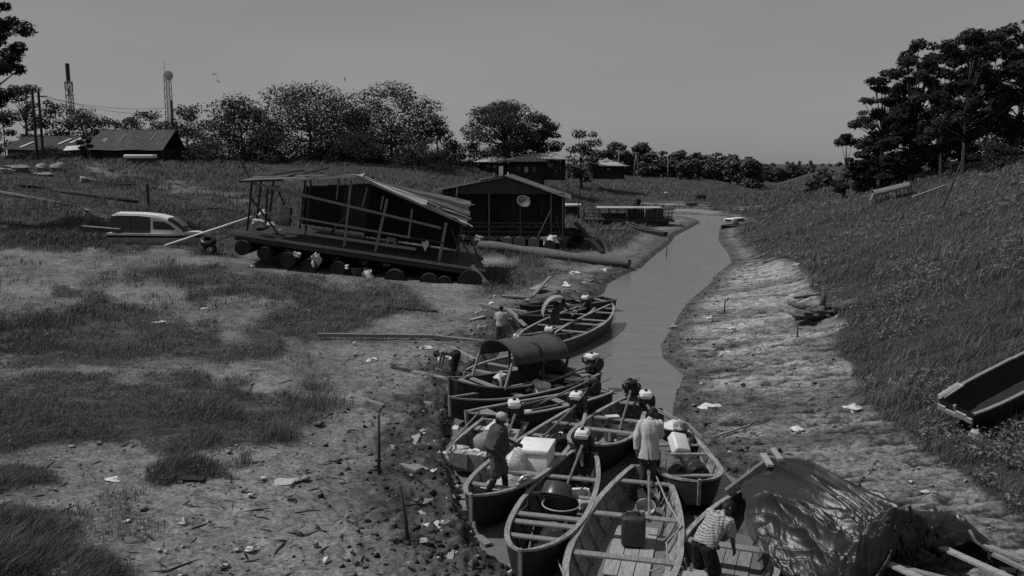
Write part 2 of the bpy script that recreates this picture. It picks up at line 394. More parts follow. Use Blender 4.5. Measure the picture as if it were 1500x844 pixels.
class MB:
    def __init__(s): s.v, s.f = [], []
    def add(s, vs, fs):
        n = len(s.v); s.v += [tuple(v) for v in vs]; s.f += [tuple(i + n for i in f) for f in fs]; return s
    def box(s, c, size, rot=None):
        c = Vector(c); hx, hy, hz = size[0] / 2, size[1] / 2, size[2] / 2
        P = [Vector((x, y, z)) for z in (-hz, hz) for y in (-hy, hy) for x in (-hx, hx)]
        if rot is not None: P = [rot @ p for p in P]
        return s.add([c + p for p in P], [(0, 2, 3, 1), (4, 5, 7, 6), (0, 1, 5, 4), (2, 6, 7, 3), (0, 4, 6, 2), (1, 3, 7, 5)])
    def beam(s, a, b, w, h, up=(0, 0, 1), jitter=0):
        a, b = Vector(a), Vector(b); d = (b - a)
        x = d.normalized(); up = Vector(up)
        if abs(x.dot(up)) > .97: up = Vector((0, 1, 0))
        y = up.cross(x).normalized(); z = x.cross(y)
        m = Matrix((x, y, z)).transposed()
        return s.box((a + b) / 2, (d.length, w, h), m)
    def tube(s, pts, rad, n=8, cap=True):
        pts = [Vector(p) for p in pts]; N = len(pts)
        if not hasattr(rad, '__len__'): rad = [rad] * N
        vs, fs = [], []
        t0 = (pts[1] - pts[0]).normalized()
        ref = Vector((0, 0, 1)) if abs(t0.z) < .9 else Vector((1, 0, 0))
        nx = ref.cross(t0).normalized()
        for i, p in enumerate(pts):
            t = (pts[min(i + 1, N - 1)] - pts[max(i - 1, 0)]).normalized()
            nx = (nx - t * nx.dot(t)).normalized(); ny = t.cross(nx)
            for k in range(n):
                a = 2 * math.pi * k / n
                vs.append(p + (nx * math.cos(a) + ny * math.sin(a)) * rad[i])
        for i in range(N - 1):
            for k in range(n):
                k2 = (k + 1) % n
                fs.append((i * n + k, i * n + k2, (i + 1) * n + k2, (i + 1) * n + k))
        if cap:
            fs.append(tuple(range(n - 1, -1, -1))); fs.append(tuple((N - 1) * n + k for k in range(n)))
        return s.add(vs, fs)
    def lathe(s, prof, n=20, c=(0, 0, 0), m=None, sx=1, sy=1):
        c = Vector(c); vs, fs = [], []
        for r, z in prof:
            for k in range(n):
                a = 2 * math.pi * k / n
                p = Vector((max(r, 1e-4) * math.cos(a) * sx, max(r, 1e-4) * math.sin(a) * sy, z))
                vs.append(c + (m @ p if m else p))
        for i in range(len(prof) - 1):
            for k in range(n):
                k2 = (k + 1) % n
                fs.append((i * n + k, i * n + k2, (i + 1) * n + k2, (i + 1) * n + k))
        return s.add(vs, fs)
    def rbox(s, c, size, r=.03, seg=2, rot=None):
        bm = bmesh.new(); bmesh.ops.create_cube(bm, size=1)
        for v in bm.verts: v.co = Vector((v.co.x * size[0], v.co.y * size[1], v.co.z * size[2]))
        bmesh.ops.bevel(bm, geom=list(bm.edges), offset=r, segments=seg, affect='EDGES', profile=.5)
        bm.verts.ensure_lookup_table(); bm.verts.index_update()
        c = Vector(c)
        vs = [c + (rot @ v.co if rot else v.co) for v in bm.verts]
        fs = [tuple(v.index for v in f.verts) for f in bm.faces]
        bm.free(); return s.add(vs, fs)
    def blob(s, c, size, seed=0, rough=.25, n=14, rot=None, freq=2.0):
        rr = random.Random(seed); ph = [rr.uniform(0, 6) for _ in range(6)]
        vs, fs = [], []; m = n // 2 + 1
        for i in range(m + 1):
            th = math.pi * i / m
            for k in range(n):
                a = 2 * math.pi * k / n
                d = Vector((math.sin(th) * math.cos(a), math.sin(th) * math.sin(a), math.cos(th)))
                q = 1 + rough * (math.sin(freq * d.x * 2 + ph[0]) * math.cos(freq * d.y * 2 + ph[1]) + .6 * math.sin(freq * 2.7 * d.z + ph[2] + 2 * d.x) + .5 * math.sin(freq * 4 * d.y + ph[3]) * math.sin(freq * 3.7 * d.x + ph[4]))
                p = Vector((d.x * size[0] / 2, d.y * size[1] / 2, d.z * size[2] / 2)) * q
                vs.append(Vector(c) + (rot @ p if rot else p))
        for i in range(m):
            for k in range(n):
                k2 = (k + 1) % n
                fs.append((i * n + k, (i + 1) * n + k, (i + 1) * n + k2, i * n + k2))
        return s.add(vs, fs)
    def sheet(s, rows, th=.02, up=None):
        """a grid of points given a thickness along the averaged normal"""
        nr, nc = len(rows), len(rows[0])
        top = [Vector(p) for r in rows for p in r]
        bot = []
        for i in range(nr):
            for j in range(nc):
                a = Vector(rows[min(i + 1, nr - 1)][j]) - Vector(rows[max(i - 1, 0)][j])
                b = Vector(rows[i][min(j + 1, nc - 1)]) - Vector(rows[i][max(j - 1, 0)])
                nrm = a.cross(b)
                nrm = nrm.normalized() if nrm.length > 1e-9 else Vector((0, 0, 1))
                bot.append(Vector(rows[i][j]) - nrm * th)
        n = nr * nc; fs = []
        I = lambda i, j: i * nc + j
        for i in range(nr - 1):
            for j in range(nc - 1):
                fs.append((I(i, j), I(i + 1, j), I(i + 1, j + 1), I(i, j + 1)))
                fs.append((n + I(i, j), n + I(i, j + 1), n + I(i + 1, j + 1), n + I(i + 1, j)))
        for i in range(nr - 1):
            fs.append((I(i, 0), n + I(i, 0), n + I(i + 1, 0), I(i + 1, 0)))
            fs.append((I(i, nc - 1), I(i + 1, nc - 1), n + I(i + 1, nc - 1), n + I(i, nc - 1)))
        for j in range(nc - 1):
            fs.append((I(0, j), I(0, j + 1), n + I(0, j + 1), n + I(0, j)))
            fs.append((I(nr - 1, j), n + I(nr - 1, j), n + I(nr - 1, j + 1), I(nr - 1, j + 1)))
        return s.add(top + bot, fs)
    def build(s, name, material, parent=None, smooth=False, origin=None, auto=None):
        me = bpy.data.meshes.new(name)
        vs = s.v
        if origin is not None: o0 = Vector(origin); vs = [(v[0] - o0.x, v[1] - o0.y, v[2] - o0.z) for v in vs]
        me.from_pydata(vs, [], s.f); me.update()
        bm = bmesh.new(); bm.from_mesh(me)
        bmesh.ops.recalc_face_normals(bm, faces=bm.faces); bm.to_mesh(me); bm.free()
        if smooth:
            me.polygons.foreach_set('use_smooth', [True] * len(me.polygons))
            if auto is not None:
                try: me.set_sharp_from_angle(angle=R(auto))
                except Exception: pass
        me.materials.append(M[material] if isinstance(material, str) else material)
        o = bpy.data.objects.new(name, me); COL.objects.link(o)
        if parent: o.parent = parent
        if origin is not None: o.location = origin
        return o

def rotz(a): return Matrix.Rotation(a, 3, 'Z')
def roty(a): return Matrix.Rotation(a, 3, 'Y')
def rotx(a): return Matrix.Rotation(a, 3, 'X')

# ------------------------------------------------------------------ light, sky, camera
cam = bpy.data.cameras.new('camera'); co = bpy.data.objects.new('camera', cam); COL.objects.link(co)
cam.sensor_fit = 'HORIZONTAL'; cam.sensor_width = 36; cam.lens = F * 36 / 1500
cam.clip_start = .5; cam.clip_end = 6000
co.location = CAM; co.rotation_euler = (R(90) - PITCH, 0, 0)
scene.camera = co

SUN_EL, SUN_AZ = R(56), R(-92)     # azimuth from +Y, clockwise: the sun stands to the left
to_sun = Vector((math.sin(SUN_AZ) * math.cos(SUN_EL), math.cos(SUN_AZ) * math.cos(SUN_EL), math.sin(SUN_EL)))
sl = bpy.data.lights.new('sun', 'SUN'); sl.energy = 3.2; sl.angle = R(.53); sl.color = (1, .995, .985)
so = bpy.data.objects.new('sun', sl); COL.objects.link(so)
so.rotation_euler = to_sun.to_track_quat('Z', 'Y').to_euler(); so.location = (-60, 0, 90)

w = bpy.data.worlds.new('World'); scene.world = w; w.use_nodes = True
nt = w.node_tree; bg = nt.nodes['Background']
sk = nt.nodes.new('ShaderNodeTexSky'); sk.sky_type = 'NISHITA'; sk.sun_disc = False
sk.sun_elevation = SUN_EL; sk.sun_rotation = SUN_AZ; sk.air_density = 1.0; sk.dust_density = 1.0; sk.altitude = 100
bw = nt.nodes.new('ShaderNodeRGBToBW'); nt.links.new(sk.outputs[0], bw.inputs[0])
pw = nt.nodes.new('ShaderNodeMath'); pw.operation = 'POWER'; pw.inputs[1].default_value = .30
nt.links.new(bw.outputs[0], pw.inputs[0])
cmb = nt.nodes.new('ShaderNodeCombineColor')
ml = nt.nodes.new('ShaderNodeMath'); ml.operation = 'MULTIPLY'; ml.inputs[1].default_value = 1.12
tcw = nt.nodes.new('ShaderNodeTexCoord'); mpw = nt.nodes.new('ShaderNodeMapping'); mpw.inputs['Scale'].default_value = (1.2, 1.2, 5.0); mpw.inputs['Rotation'].default_value = (R(8), R(-12), 0)
nt.links.new(tcw.outputs['Generated'], mpw.inputs['Vector'])
nw = nt.nodes.new('ShaderNodeTexNoise'); nw.inputs['Scale'].default_value = 1.6; nw.inputs['Detail'].default_value = 5; nt.links.new(mpw.outputs[0], nw.inputs['Vector'])
mw_ = nt.nodes.new('ShaderNodeMapRange'); mw_.inputs[1].default_value = .3; mw_.inputs[2].default_value = .7; mw_.inputs[3].default_value = .93; mw_.inputs[4].default_value = 1.07
nt.links.new(nw.outputs['Fac'], mw_.inputs[0])
mm_ = nt.nodes.new('ShaderNodeMath'); mm_.operation = 'MULTIPLY'; nt.links.new(pw.outputs[0], mm_.inputs[0]); nt.links.new(mw_.outputs[0], mm_.inputs[1])
nt.links.new(mm_.outputs[0], ml.inputs[0])
for k in range(3): nt.links.new(ml.outputs[0], cmb.inputs[k])
nt.links.new(cmb.outputs[0], bg.inputs['Color']); bg.inputs['Strength'].default_value = .15

vs = scene.view_settings; vs.view_transform = 'Standard'; vs.look = 'None'; vs.exposure = 0; vs.gamma = 1; vs.use_curve_mapping = False
scene.render.engine = 'CYCLES'
scene.cycles.use_denoising = False
scene.cycles.max_bounces = 6; scene.cycles.diffuse_bounces = 3; scene.cycles.glossy_bounces = 3; scene.cycles.transmission_bounces = 3
scene.cycles.transparent_max_bounces = 8

# ------------------------------------------------------------------ ground cover masks (outlines drawn on the photo, baked onto the land)
GRASS = [
 [(-400,500),(0,468),(70,450),(160,436),(230,446),(300,470),(330,500),(420,450),(520,456),(620,448),(560,470),(505,487),(440,500),(425,520),(330,540),(240,533),(140,538),(60,536),(0,530),(-400,560)],
 [(-400,560),(0,552),(90,548),(200,545),(290,540),(345,552),(360,580),(420,604),(480,622),(430,645),(345,655),(255,662),(200,652),(140,650),(60,664),(-20,664),(-400,680)],
 [(415,600),(420,576),(460,563),(505,572),(515,600),(470,612)],
 [(225,705),(232,684),(290,676),(345,684),(335,700),(270,706)],
 [(-60,740),(-60,690),(40,680),(66,700),(50,724)], [(-60,800),(-60,742),(30,742),(110,756),(120,790),(60,800)],
 [(-60,900),(-60,812),(60,806),(150,818),(190,850),(120,900)],
 [(290,452),(285,425),(330,400),(380,392),(470,408),(560,425),(640,440),(620,452),(520,452),(420,444),(340,438)],
 [(70,440),(90,420),(140,420),(150,436)], [(120,420),(150,400),(240,385),(330,392),(300,420),(200,425)],
 [(700,430),(690,395),(760,385),(860,392),(880,400),(830,412),(760,425)],
]
BARE = [[(90,228),(150,245),(250,262),(370,290),(420,305),(330,300),(240,282),(150,266)]]
SPARSE = [[(-60,440),(-60,372),(60,372),(160,376),(330,384),(300,396),(180,404),(120,430),(40,446)]]
RMUD = [(1084,318),(1054,336),(1058,352),(1080,372),(1112,378),(1165,392),(1185,420),(1222,450),(1236,470),(1226,500),(1246,540),(1262,585),(1330,640),(1395,690),(1440,730),(1500,765),(1620,830),(1620,1200),(900,1200),(800,700),(940,500)]
def blurmask(u, v, polys, soft, seed, U=None):
    wob = (fbm(u * .022, v * .05, seed, 4) - .5) * 2
    d = np.full(len(u), -1e3)
    P = np.stack([u, v * 2.0], 1)
    for p in polys:
        L = np.array(p, float) * [1, 2.0]
        q, _ = dist_poly(P, L, True); ins = inside(P, L)
        d = np.maximum(d, np.where(ins, q, -q))
    return sstep(-soft, soft, d + wob * soft * 1.6)
def cover(X, Y, Z, info):
    """tone (albedo), wet, grass density and height for points of the land"""
    sR, ds, ins = info
    u, v = proj(X, Y, Z)
    right = (sR > 0) & (Y < 200)
    g = blurmask(u, v, GRASS, 26, 61) * (.84 + .16 * sstep(.32, .52, fbm(X * .9, Y * .9, 81, 3)))
    far = sstep(380, 360, v + (fbm(u * .03, v * .06, 77, 3) - .5) * 40) * (1 - blurmask(u, v, BARE, 14, 62) * .75 * sstep(.42, .6, fbm(X * .5, Y * .5, 83, 4)))
    sp = blurmask(u, v, SPARSE, 18, 63)
    gl = np.maximum(g, far * (1 - .85 * sp))
    gl = np.maximum(gl, .28 * sp * (fbm(X * .8, Y * .8, 64, 3) > .5))
    gl = np.maximum(gl, .30 * sstep(.50, .66, fbm(X * .42, Y * .42, 82, 4)) * (v > 430))
    gl = gl * sstep(1.6, 4.5, ds)
    beyond = Y > 70
    gl = np.where(beyond & ~right, gl * sstep(1.0, 4.0, ds), gl)
    rm = blurmask(u, v, [RMUD], 14, 65)
    gr = (1 - rm) * sstep(.8, 2.5, ds)
    gr = np.where(Y > 60, np.maximum(gr, sstep(1.2, 2.5, ds)), gr)
    grass = np.where(right, gr, gl)
    patch = fbm(X * .35, Y * .35, 66, 4)
    # tone
    dry = .16 + .16 * (patch - .5)
    streak = fbm(X * .55 + Y * .15, Y * 2.6, 67, 4)
    light_r = right * sstep(9, 4, ds) * sstep(18, 30, Y) * sstep(66, 52, Y)
    dry = dry + .09 * light_r * (0.5 + streak)
    dk = sstep(31, 20, Y) * right
    dry = dry * (1 - dk) + (.105 + .09 * streak) * dk
    crk = fbm(X * .42 + Y * .05, Y * 2.1 + X * .25, 91, 4); crk = 1 - np.abs(2 * crk - 1)
    crk2 = fbm(X * .9 + 7, Y * 4.2 + X * .5, 92, 3); crk2 = 1 - np.abs(2 * crk2 - 1)
    lines = np.maximum(sstep(.90, .97, crk), .8 * sstep(.92, .98, crk2)) * right * sstep(70, 55, Y)
    dry = dry * (1 - .82 * lines)
    dry = dry * np.where(right, .72 + .5 * sstep(.40, .56, fbm(X * .35, Y * .9, 93, 4)), 1)
    wetw = np.where(sR < 0, sstep(2.5, .7, ds + (fbm(X * .7, Y * .7, 68, 3) - .5) * 2.6) * (1 - .35 * sstep(50, 62, Y)) * (Y < 116), sstep(1.5, .3, ds) * .8)
    wetw = np.maximum(wetw, sstep(.9, .2, ds) * .9)
    tone = dry * (1 - wetw) + (.026 + .055 * sstep(.3, .7, fbm(X * 2.5, Y * 2.5, 69, 4))) * wetw
    soil = np.where(right, .040, .050) + .02 * (patch - .5)
    tone = tone * (1 - grass) + soil * grass
    # sand shoals far up the stream
    shoal = blurmask(u, v, [[(935,296),(1000,296),(1050,303),(1120,301),(1115,306),(1040,309),(960,306)], [(1000,313),(1030,308),(1090,304),(1120,306),(1060,311)]], 5, 70)
    shoal = shoal * sstep(.38, .58, fbm(X * .12, Y * .5, 94, 4))
    tone = tone * (1 - shoal) + .22 * shoal
    grass = grass * (1 - shoal)
    tone = np.where(ins, .06, tone)
    return tone, np.clip(wetw, 0, 1), np.clip(grass, 0, 1), right, u, v

def build_ground():
    th = np.linspace(-.95, .95, 760)
    D = np.concatenate([np.exp(np.linspace(math.log(4.5), math.log(62), 720, endpoint=False)), np.exp(np.linspace(math.log(62), math.log(300), 240, endpoint=False)), np.exp(np.linspace(math.log(300), math.log(3500), 40))])
    T, DD = np.meshgrid(th, D)
    Y = (DD / np.sqrt(1 + T * T)).ravel(); X = (T.ravel() * Y)
    info = land_info(X, Y)
    Z = ground(X, Y, info)
    tone, wet, grass, *_ = cover(X, Y, Z, info)
    nr, nc = len(D), len(th)
    I = np.arange(nr * nc).reshape(nr, nc)
    f = np.stack([I[:-1, :-1], I[:-1, 1:], I[1:, 1:], I[1:, :-1]], -1).reshape(-1, 4)
    o = np_mesh('ground', np.stack([X, Y, Z], 1), f, M['earth'], None, {'tone': tone, 'wet': wet}, True)
    tag(o, kind='structure')
    mb = MB(); mb.add([(-12, 2, 0), (60, 2, 0), (60, 126, 0), (-12, 126, 0)], [(0, 1, 2, 3)])
    tag(mb.build('stream_water', 'water'), kind='structure')
build_ground()
# ------------------------------------------------------------------ boats
class Boat:
    pass
def canoe(name, label, cat, bow, stern, width, zg=.5, depth=.62, sheer=.22, stern_w=.42, tm=.55, bow_w=.0, bp=2.2, bq=.75, flare=.66,
          hull='hull_dark', inside_m='hull_in', rail='gunwale', ribs=7, seats=(.2, .45, .7), seat_m='wood', floor=None, floor_m='wood', group=None,
          roll=0, rail_w=.075, seat_w=.17, bilge=0, pitch=None, nst=30, rail_drop=0):
    """bow and stern are world points at gunwale height; local +x runs to the bow, z = 0 is the waterline"""
    bow, stern = Vector(bow), Vector(stern)
    d = bow - stern; L = math.hypot(d.x, d.y)
    yaw = math.atan2(d.y, d.x)
    p = -math.atan2(d.z, L) if pitch is None else pitch
    mid = (bow + stern) / 2
    e = thing(name, label, cat, (mid.x, mid.y, mid.z - zg), (roll, p, yaw), group)
    b = Boat(); b.e, b.L, b.zg, b.width = e, L, zg, width
    def hw(t):
        if t < tm: return width / 2 * (stern_w + (1 - stern_w) * math.sin(math.pi / 2 * (t / tm) ** .85))
        s = (t - tm) / (1 - tm)
        return width / 2 * (bow_w + (1 - bow_w) * (max(1 - s ** bp, 0)) ** bq) + .018
    def zt(t): return zg + sheer * abs(2 * t - 1) ** 2.6 * (1 if t > .5 else .45)
    def zb(t): return zg - depth + (depth * .55) * max(0, (t - .78) / .22) ** 2 + (depth * .25) * max(0, (.14 - t) / .14) ** 2
    def xx(t): return -L / 2 + L * t
    b.hw, b.zt, b.zb, b.x = hw, zt, zb, xx
    ts = [i / (nst - 1) for i in range(nst)]
    ts = [t ** 1 if t < .7 else .7 + .3 * ((t - .7) / .3) ** .8 for t in ts]
    prof = [(1.0, 1.0), (.92, .62), (.80, .25), (flare, .0), (.0, -.03)]   # (half-width factor, height factor) outside
    def section(t, inner):
        w0, top, bot = hw(t), zt(t), zb(t)
        th = .035 if inner else 0
        pts = []
        for fx, fz in prof:
            pts.append((max(w0 * fx - th, .004), bot + (top - bot) * fz + (th if fz < .3 and inner else 0) - (.012 if inner and fz == 1 else 0)))
        full = [(-x, z) for x, z in pts] + [(x, z) for x, z in reversed(pts[:-1])]
        return full
    for inner, nm, m in ((False, 'hull', hull), (True, 'hull_lining', inside_m)):
        rows = [[(xx(t) - (.03 if inner and t > .9 else 0) + (.03 if inner and t < .05 else 0), y, z) for y, z in section(t, inner)] for t in ts]
        mb = MB(); nc = len(rows[0])
        mb.v = [q for r in rows for q in r]
        for i in range(len(rows) - 1):
            for j in range(nc - 1):
                mb.f.append((i * nc + j, i * nc + j + 1, (i + 1) * nc + j + 1, (i + 1) * nc + j))
        mb.f.append(tuple(range(nc))); mb.f.append(tuple((len(rows) - 1) * nc + j for j in range(nc)))
        mb.build(nm, m, e)
    for sgn in (-1, 1):
        mb = MB(); rw, rh = rail_w, .03
        rows = []
        for t in ts:
            y, z = sgn * hw(t), zt(t)
            yi = sgn * max(hw(t) - rw, .0)
            rows.append([(xx(t), y + sgn * .02, z - rh), (xx(t), y + sgn * .02, z + .012), (xx(t), yi, z + .012), (xx(t), yi, z - rh)])
        mb.v = [q for r in rows for q in r]
        for i in range(len(rows) - 1):
            for k in range(4):
                mb.f.append((i * 4 + k, i * 4 + (k + 1) % 4, (i + 1) * 4 + (k + 1) % 4, (i + 1) * 4 + k))
        mb.f.append((0, 1, 2, 3)); n = (len(rows) - 1) * 4; mb.f.append((n, n + 1, n + 2, n + 3))
        mb.build('gunwale', rail, e)
    if bilge:
        zl = zb(.5) + bilge; rows = []
        for i in range(17):
            t = .12 + .72 * i / 16; f_ = min(1, max(0, (zl - zb(t)) / (zt(t) - zb(t))) * .5 / .25)
            wy = max(hw(t) * (flare + .12 * f_) - .05, .02) if zl > zb(t) + .01 else .02
            rows.append([(xx(t), -wy, zl), (xx(t), wy, zl)])
        mb = MB(); mb.sheet(rows, .01); mb.build('bilge_water', 'bilge', e)
    # stem post at the bow and transom cap at the stern
    mb = MB(); mb.beam((xx(1) - .01, 0, zb(1) - .02), (xx(1) + .03, 0, zt(1) + .04), .07, .06); mb.build('stem_post', rail, e)
    mb = MB(); mb.box((xx(0) + .005, 0, zt(0) - .005), (.05, 2 * hw(0) + .05, .05)); mb.build('transom', rail, e)
    for k in range(ribs):
        t = .1 + .78 * (k + .5) / ribs
        mb = MB(); w0, top, bot = hw(t), zt(t), zb(t)
        P = [(w0 * fx - .05, bot + (top - bot) * fz + (.035 if fz < .3 else -.03 if fz == 1 else 0)) for fx, fz in prof[:4]]
        for sgn in (-1, 1):
            for (y0, z0), (y1, z1) in zip(P[:-1], P[1:]):
                mb.beam((xx(t), sgn * y0, z0), (xx(t), sgn * y1, z1), .05, .05)
        mb.beam((xx(t), -P[-1][0], P[-1][1] + .004), (xx(t), P[-1][0], P[-1][1] + .004), .052, .05)
        mb.build('rib', inside_m, e)
    for t in seats:
        if isinstance(t, tuple): t, sw = t
        else: sw = seat_w
        mb = MB(); mb.box((xx(t), 0, zt(t) - .05), (sw, 2 * hw(t) - .09, .032)); mb.build('seat', seat_m, e)
    if floor:
        t0, t1, wf, npl = floor
        for k in range(npl):
            y = -wf / 2 + wf * (k + .5) / npl
            mb = MB(); mb.box(((xx(t0) + xx(t1)) / 2 + random.uniform(-.05, .05), y, zb(.5) + .13 + random.uniform(0, .006)), (xx(t1) - xx(t0) - random.uniform(0, .12), wf / npl - .016, .022))
            mb.build('floorboard', floor_m, e)
    mw = Matrix.LocRotScale(e.location, e.rotation_euler, None)
    b.mw = mw
    b.at = lambda t, f, z: mw @ Vector((xx(t), f * hw(t), z))          # world point in the boat
    b.yaw = yaw
    return b

def motor(b, t=.03, y=0, z=None, aim=(1.9, .1, -.25), aim_len=2.3, tank='white_plastic', prop=True, yaw=0, s=1.0, tank_h=.2):
    """a small petrol engine on the stern with its long shaft and tiller, part of the boat"""
    x = b.x(t); z = b.zt(t) + .05 if z is None else z
    o = Vector((x, y, z)); rz = rotz(yaw)
    def q(p): return o + rz @ (Vector(p) * s)
    mb = MB()
    mb.box(q((0, 0, .03)), (.34 * s, .30 * s, .05 * s), rz)
    mb.rbox(q((0, 0, .17)), (.30 * s, .26 * s, .24 * s), .03 * s, 2, rz)
    for k in range(5): mb.box(q((.0, -.155 + 0, .10 + .045 * k)), (.24 * s, .09 * s, .016 * s), rz)      # cooling fins
    mb.lathe([(0, 0), (.16 * s, 0), (.17 * s, .02 * s), (.17 * s, .08 * s), (.12 * s, .10 * s), (0, .10 * s)], 16, q((-.03, .13, .20)), rz @ rotx(R(-90)))
    mb.rbox(q((-.19, .02, .24)), (.13 * s, .26 * s, .18 * s), .03 * s, 2, rz)
    mb.tube([q((.12, -.14, .2)), q((.2, -.2, .26)), q((.21, -.2, .36))], .03 * s, 8)
    mb.tube([q((-.1, -.12, .02)), q((-.2, -.14, -.22)), q((-.24, -.1, -.30))], .028 * s, 8)
    mb.box(q((-.1, 0, -.12)), (.06 * s, .28 * s, .28 * s), rz)
    eng = mb.build('outboard_motor', 'engine', b.e, True, auto=40)
    mt = MB(); mt.rbox(q((.03, -.02, .40)), (.36 * s, .30 * s, tank_h * s), .06 * s, 3, rz); mt.rbox(q((.03, -.02, .40)), (.375 * s, .315 * s, .035 * s), .015 * s, 2, rz)
    mt.build('fuel_tank', tank, eng, True, auto=50)
    mc = MB(); mc.lathe([(0, .03 * s), (.04 * s, .03 * s), (.045 * s, 0), (.045 * s, -.02 * s)], 12, q((.06, -.02, .40 + tank_h / 2 + .015))); mc.build('tank_cap', 'engine', eng)
    a = q((.12, 0, .16)); d = Vector(aim).normalized(); e2 = a + d * aim_len
    ms = MB(); ms.tube([a, a + d * .35, e2], [.045 * s, .03, .026], 8); ms.tube([a + d * .2, a + d * .5], .042, 8)
    ms.lathe([(.05, -.02), (.06, .03), (.04, .06)], 10, e2)
    ms.build('drive_shaft', 'steel', eng, True, auto=40)
    mr = MB(); mr.tube([q((-.1, 0, .22)), q((-.45, .05, .34)), q((-.62, .06, .38))], .018, 6); mr.build('tiller', 'steel', eng)
    if prop:
        mp = MB()
        for k in range(2):
            m = Matrix.Rotation(k * math.pi, 3, d) 
            sd = d.orthogonal().normalized()
            mp.box(e2 + m @ (sd * .10), (.16, .05, .012), (sd.to_track_quat('X', 'Z')).to_matrix())
        mp.build('propeller', 'steel', eng)
    return eng

G = .5
fleet = 'wooden canoes moored in the stream'
# the big open canoe in the foreground
bA = canoe('canoe', 'broad open canoe in the foreground with floorboards and a tall fuel can aboard', 'canoe', gp(884, 916, G + .12), gp(948, 690, G), 1.86, zg=G, depth=.66, sheer=.2, stern_w=.36, tm=.56, bp=2.6, bq=.62,
           bilge=.065, hull='hull_mid', ribs=8, seats=((.11, .16), (.375, .17), (.65, .17)), floor=(.27, .61, .80, 3), floor_m='wood_pale', group=fleet, rail_w=.09, inside_m='hull_in')
motor(bA, .02, .05, aim=(1, .10, -.26), aim_len=2.0)
bB = canoe('canoe', 'narrow canoe holding dark plastic basins, left of the broad foreground canoe', 'canoe', gp(762, 824, G + .12), gp(855, 668, G), 1.36, zg=G, sheer=.2, stern_w=.42, tm=.5, bp=2.4, bq=.66,
           bilge=.065, hull='hull_dark', inside_m='hull_mid', ribs=7, seats=((.25, .16), (.43, .13), (.63, .16), (.70, .16), (.83, .14)), group=fleet)
motor(bB, .01, 0, aim=(1, -.02, -.24), aim_len=2.6)
bC = canoe('canoe', 'dark hulled canoe carrying the white foam cooler and a man in a cap', 'canoe', gp(690, 742, G + .12), gp(846, 606, G), 1.4, zg=G, sheer=.22, stern_w=.34, tm=.58, bp=2.3, bq=.66,
           bilge=.065, hull='hull_dark', ribs=8, seats=(.14, .3, .47, (.68, .17), (.85, .15)), floor=(.35, .85, .6, 3), group=fleet)
motor(bC, .015, .02, z=.62, aim=(1, -.08, -.12), aim_len=2.2)
bD = canoe('canoe', 'pale square ended punt loaded with sacks behind the man in the cap', 'canoe', gp(683, 670, G), gp(739, 618, G), 1.35, zg=G, depth=.55, sheer=.05, stern_w=.92, tm=.45, bow_w=.62, bp=3.2, bq=.8,
           hull='hull_pale', inside_m='hull_pale', ribs=4, seats=((.2, .3), (.86, .3)), seat_m='wood_pale', group=fleet)
motor(bD, .06, .33, z=.66, aim=(1, .18, -.05), aim_len=1.9, yaw=.4)
bE = canoe('canoe', 'nearly empty canoe in mid stream with a black topped motor on its stern', 'canoe', gp(853, 664, G + .1), gp(928, 588, G), 1.5, zg=G, sheer=.2, stern_w=.34, tm=.55, bp=2.5, bq=.62,
           bilge=.065, hull='hull_dark', ribs=7, seats=((.04, .5), (.36, .2), (.58, .2), (.86, .18)), floor=(.4, .8, .6, 3), group=fleet)
motor(bE, .01, -.05, z=.66, aim=(1, .12, -.2), aim_len=2.9, tank='black_plastic', tank_h=.13)
bF = canoe('canoe', 'canoe loaded with drums beside the right bank, behind the man in the pale shirt', 'canoe', gp(1024, 719, G + .1), gp(957, 604, G), 1.5, zg=G, sheer=.2, stern_w=.3, tm=.66, bp=3.0, bq=.7, hull='hull_dark', inside_m='hull_in', ribs=7,
           seats=((.3, .18), (.46, .18), (.58, .12), (.87, .13)), group=fleet, rail_w=.09)
motor(bF, .01, -.2, z=.6, aim=(1, .1, -.2), aim_len=1.5)
bH = canoe('canoe', 'long narrow canoe with a slanting pole and a white paddle aboard', 'canoe', gp(684, 612, G), gp(889, 574, G + .05), 1.15, zg=G, sheer=.16, stern_w=.5, tm=.5, bp=2.4, bq=.75, hull='hull_dark', ribs=9,
           inside_m='hull_mid', seats=((.05, .7), (.14, .3), (.35, .2), (.88, .5)), group=fleet)
motor(bH, .12, .0, z=.52, aim=(1, .05, -.03), aim_len=2.2, tank='drum', tank_h=.16)
bJ = canoe('canoe', 'long dark canoe holding a white bag, hard against the boat with the canopy', 'canoe', gp(659, 594, G + .1), gp(872, 549, G), 1.1, zg=G, sheer=.22, stern_w=.45, tm=.5, bp=2.4, bq=.75, hull='hull_dark', ribs=8,
           inside_m='hull_mid', seats=((.06, .4), (.18, .2), (.32, .25), (.6, .2)), group=fleet, rail='wood')
motor(bJ, .01, -.05, z=.62, aim=(1, .05, -.12), aim_len=2.8, tank='white_plastic', tank_h=.16, s=1.15)
bI = canoe('canopy_boat', 'wide wooden boat under a barrel canopy of ribbed sheet', 'boat', gp(658, 569, .72), gp(831, 543, .62), 1.8, zg=.6, depth=.75, sheer=.3, stern_w=.4, tm=.5, bp=2.6, bq=.72, hull='hull_dark', inside_m='hull_mid', ribs=8,
           seats=((.72, .2), (.85, .2)), rail='wood_mid')
bK = canoe('canoe', 'light canoe with four thwarts pointing out into the stream beyond the canopy', 'canoe', gp(897, 452, G + .15), gp(806, 505, G), 1.35, zg=G, sheer=.22, stern_w=.42, tm=.5, bp=2.0, bq=.8, hull='hull_mid', inside_m='hull_mid', ribs=8,
           seats=((.35, .2), (.55, .2), (.66, .2), (.84, .18), (.93, .16)), group=fleet)
motor(bK, .06, .25, z=.55, aim=(1, -.1, -.15), aim_len=2.0, yaw=.3)
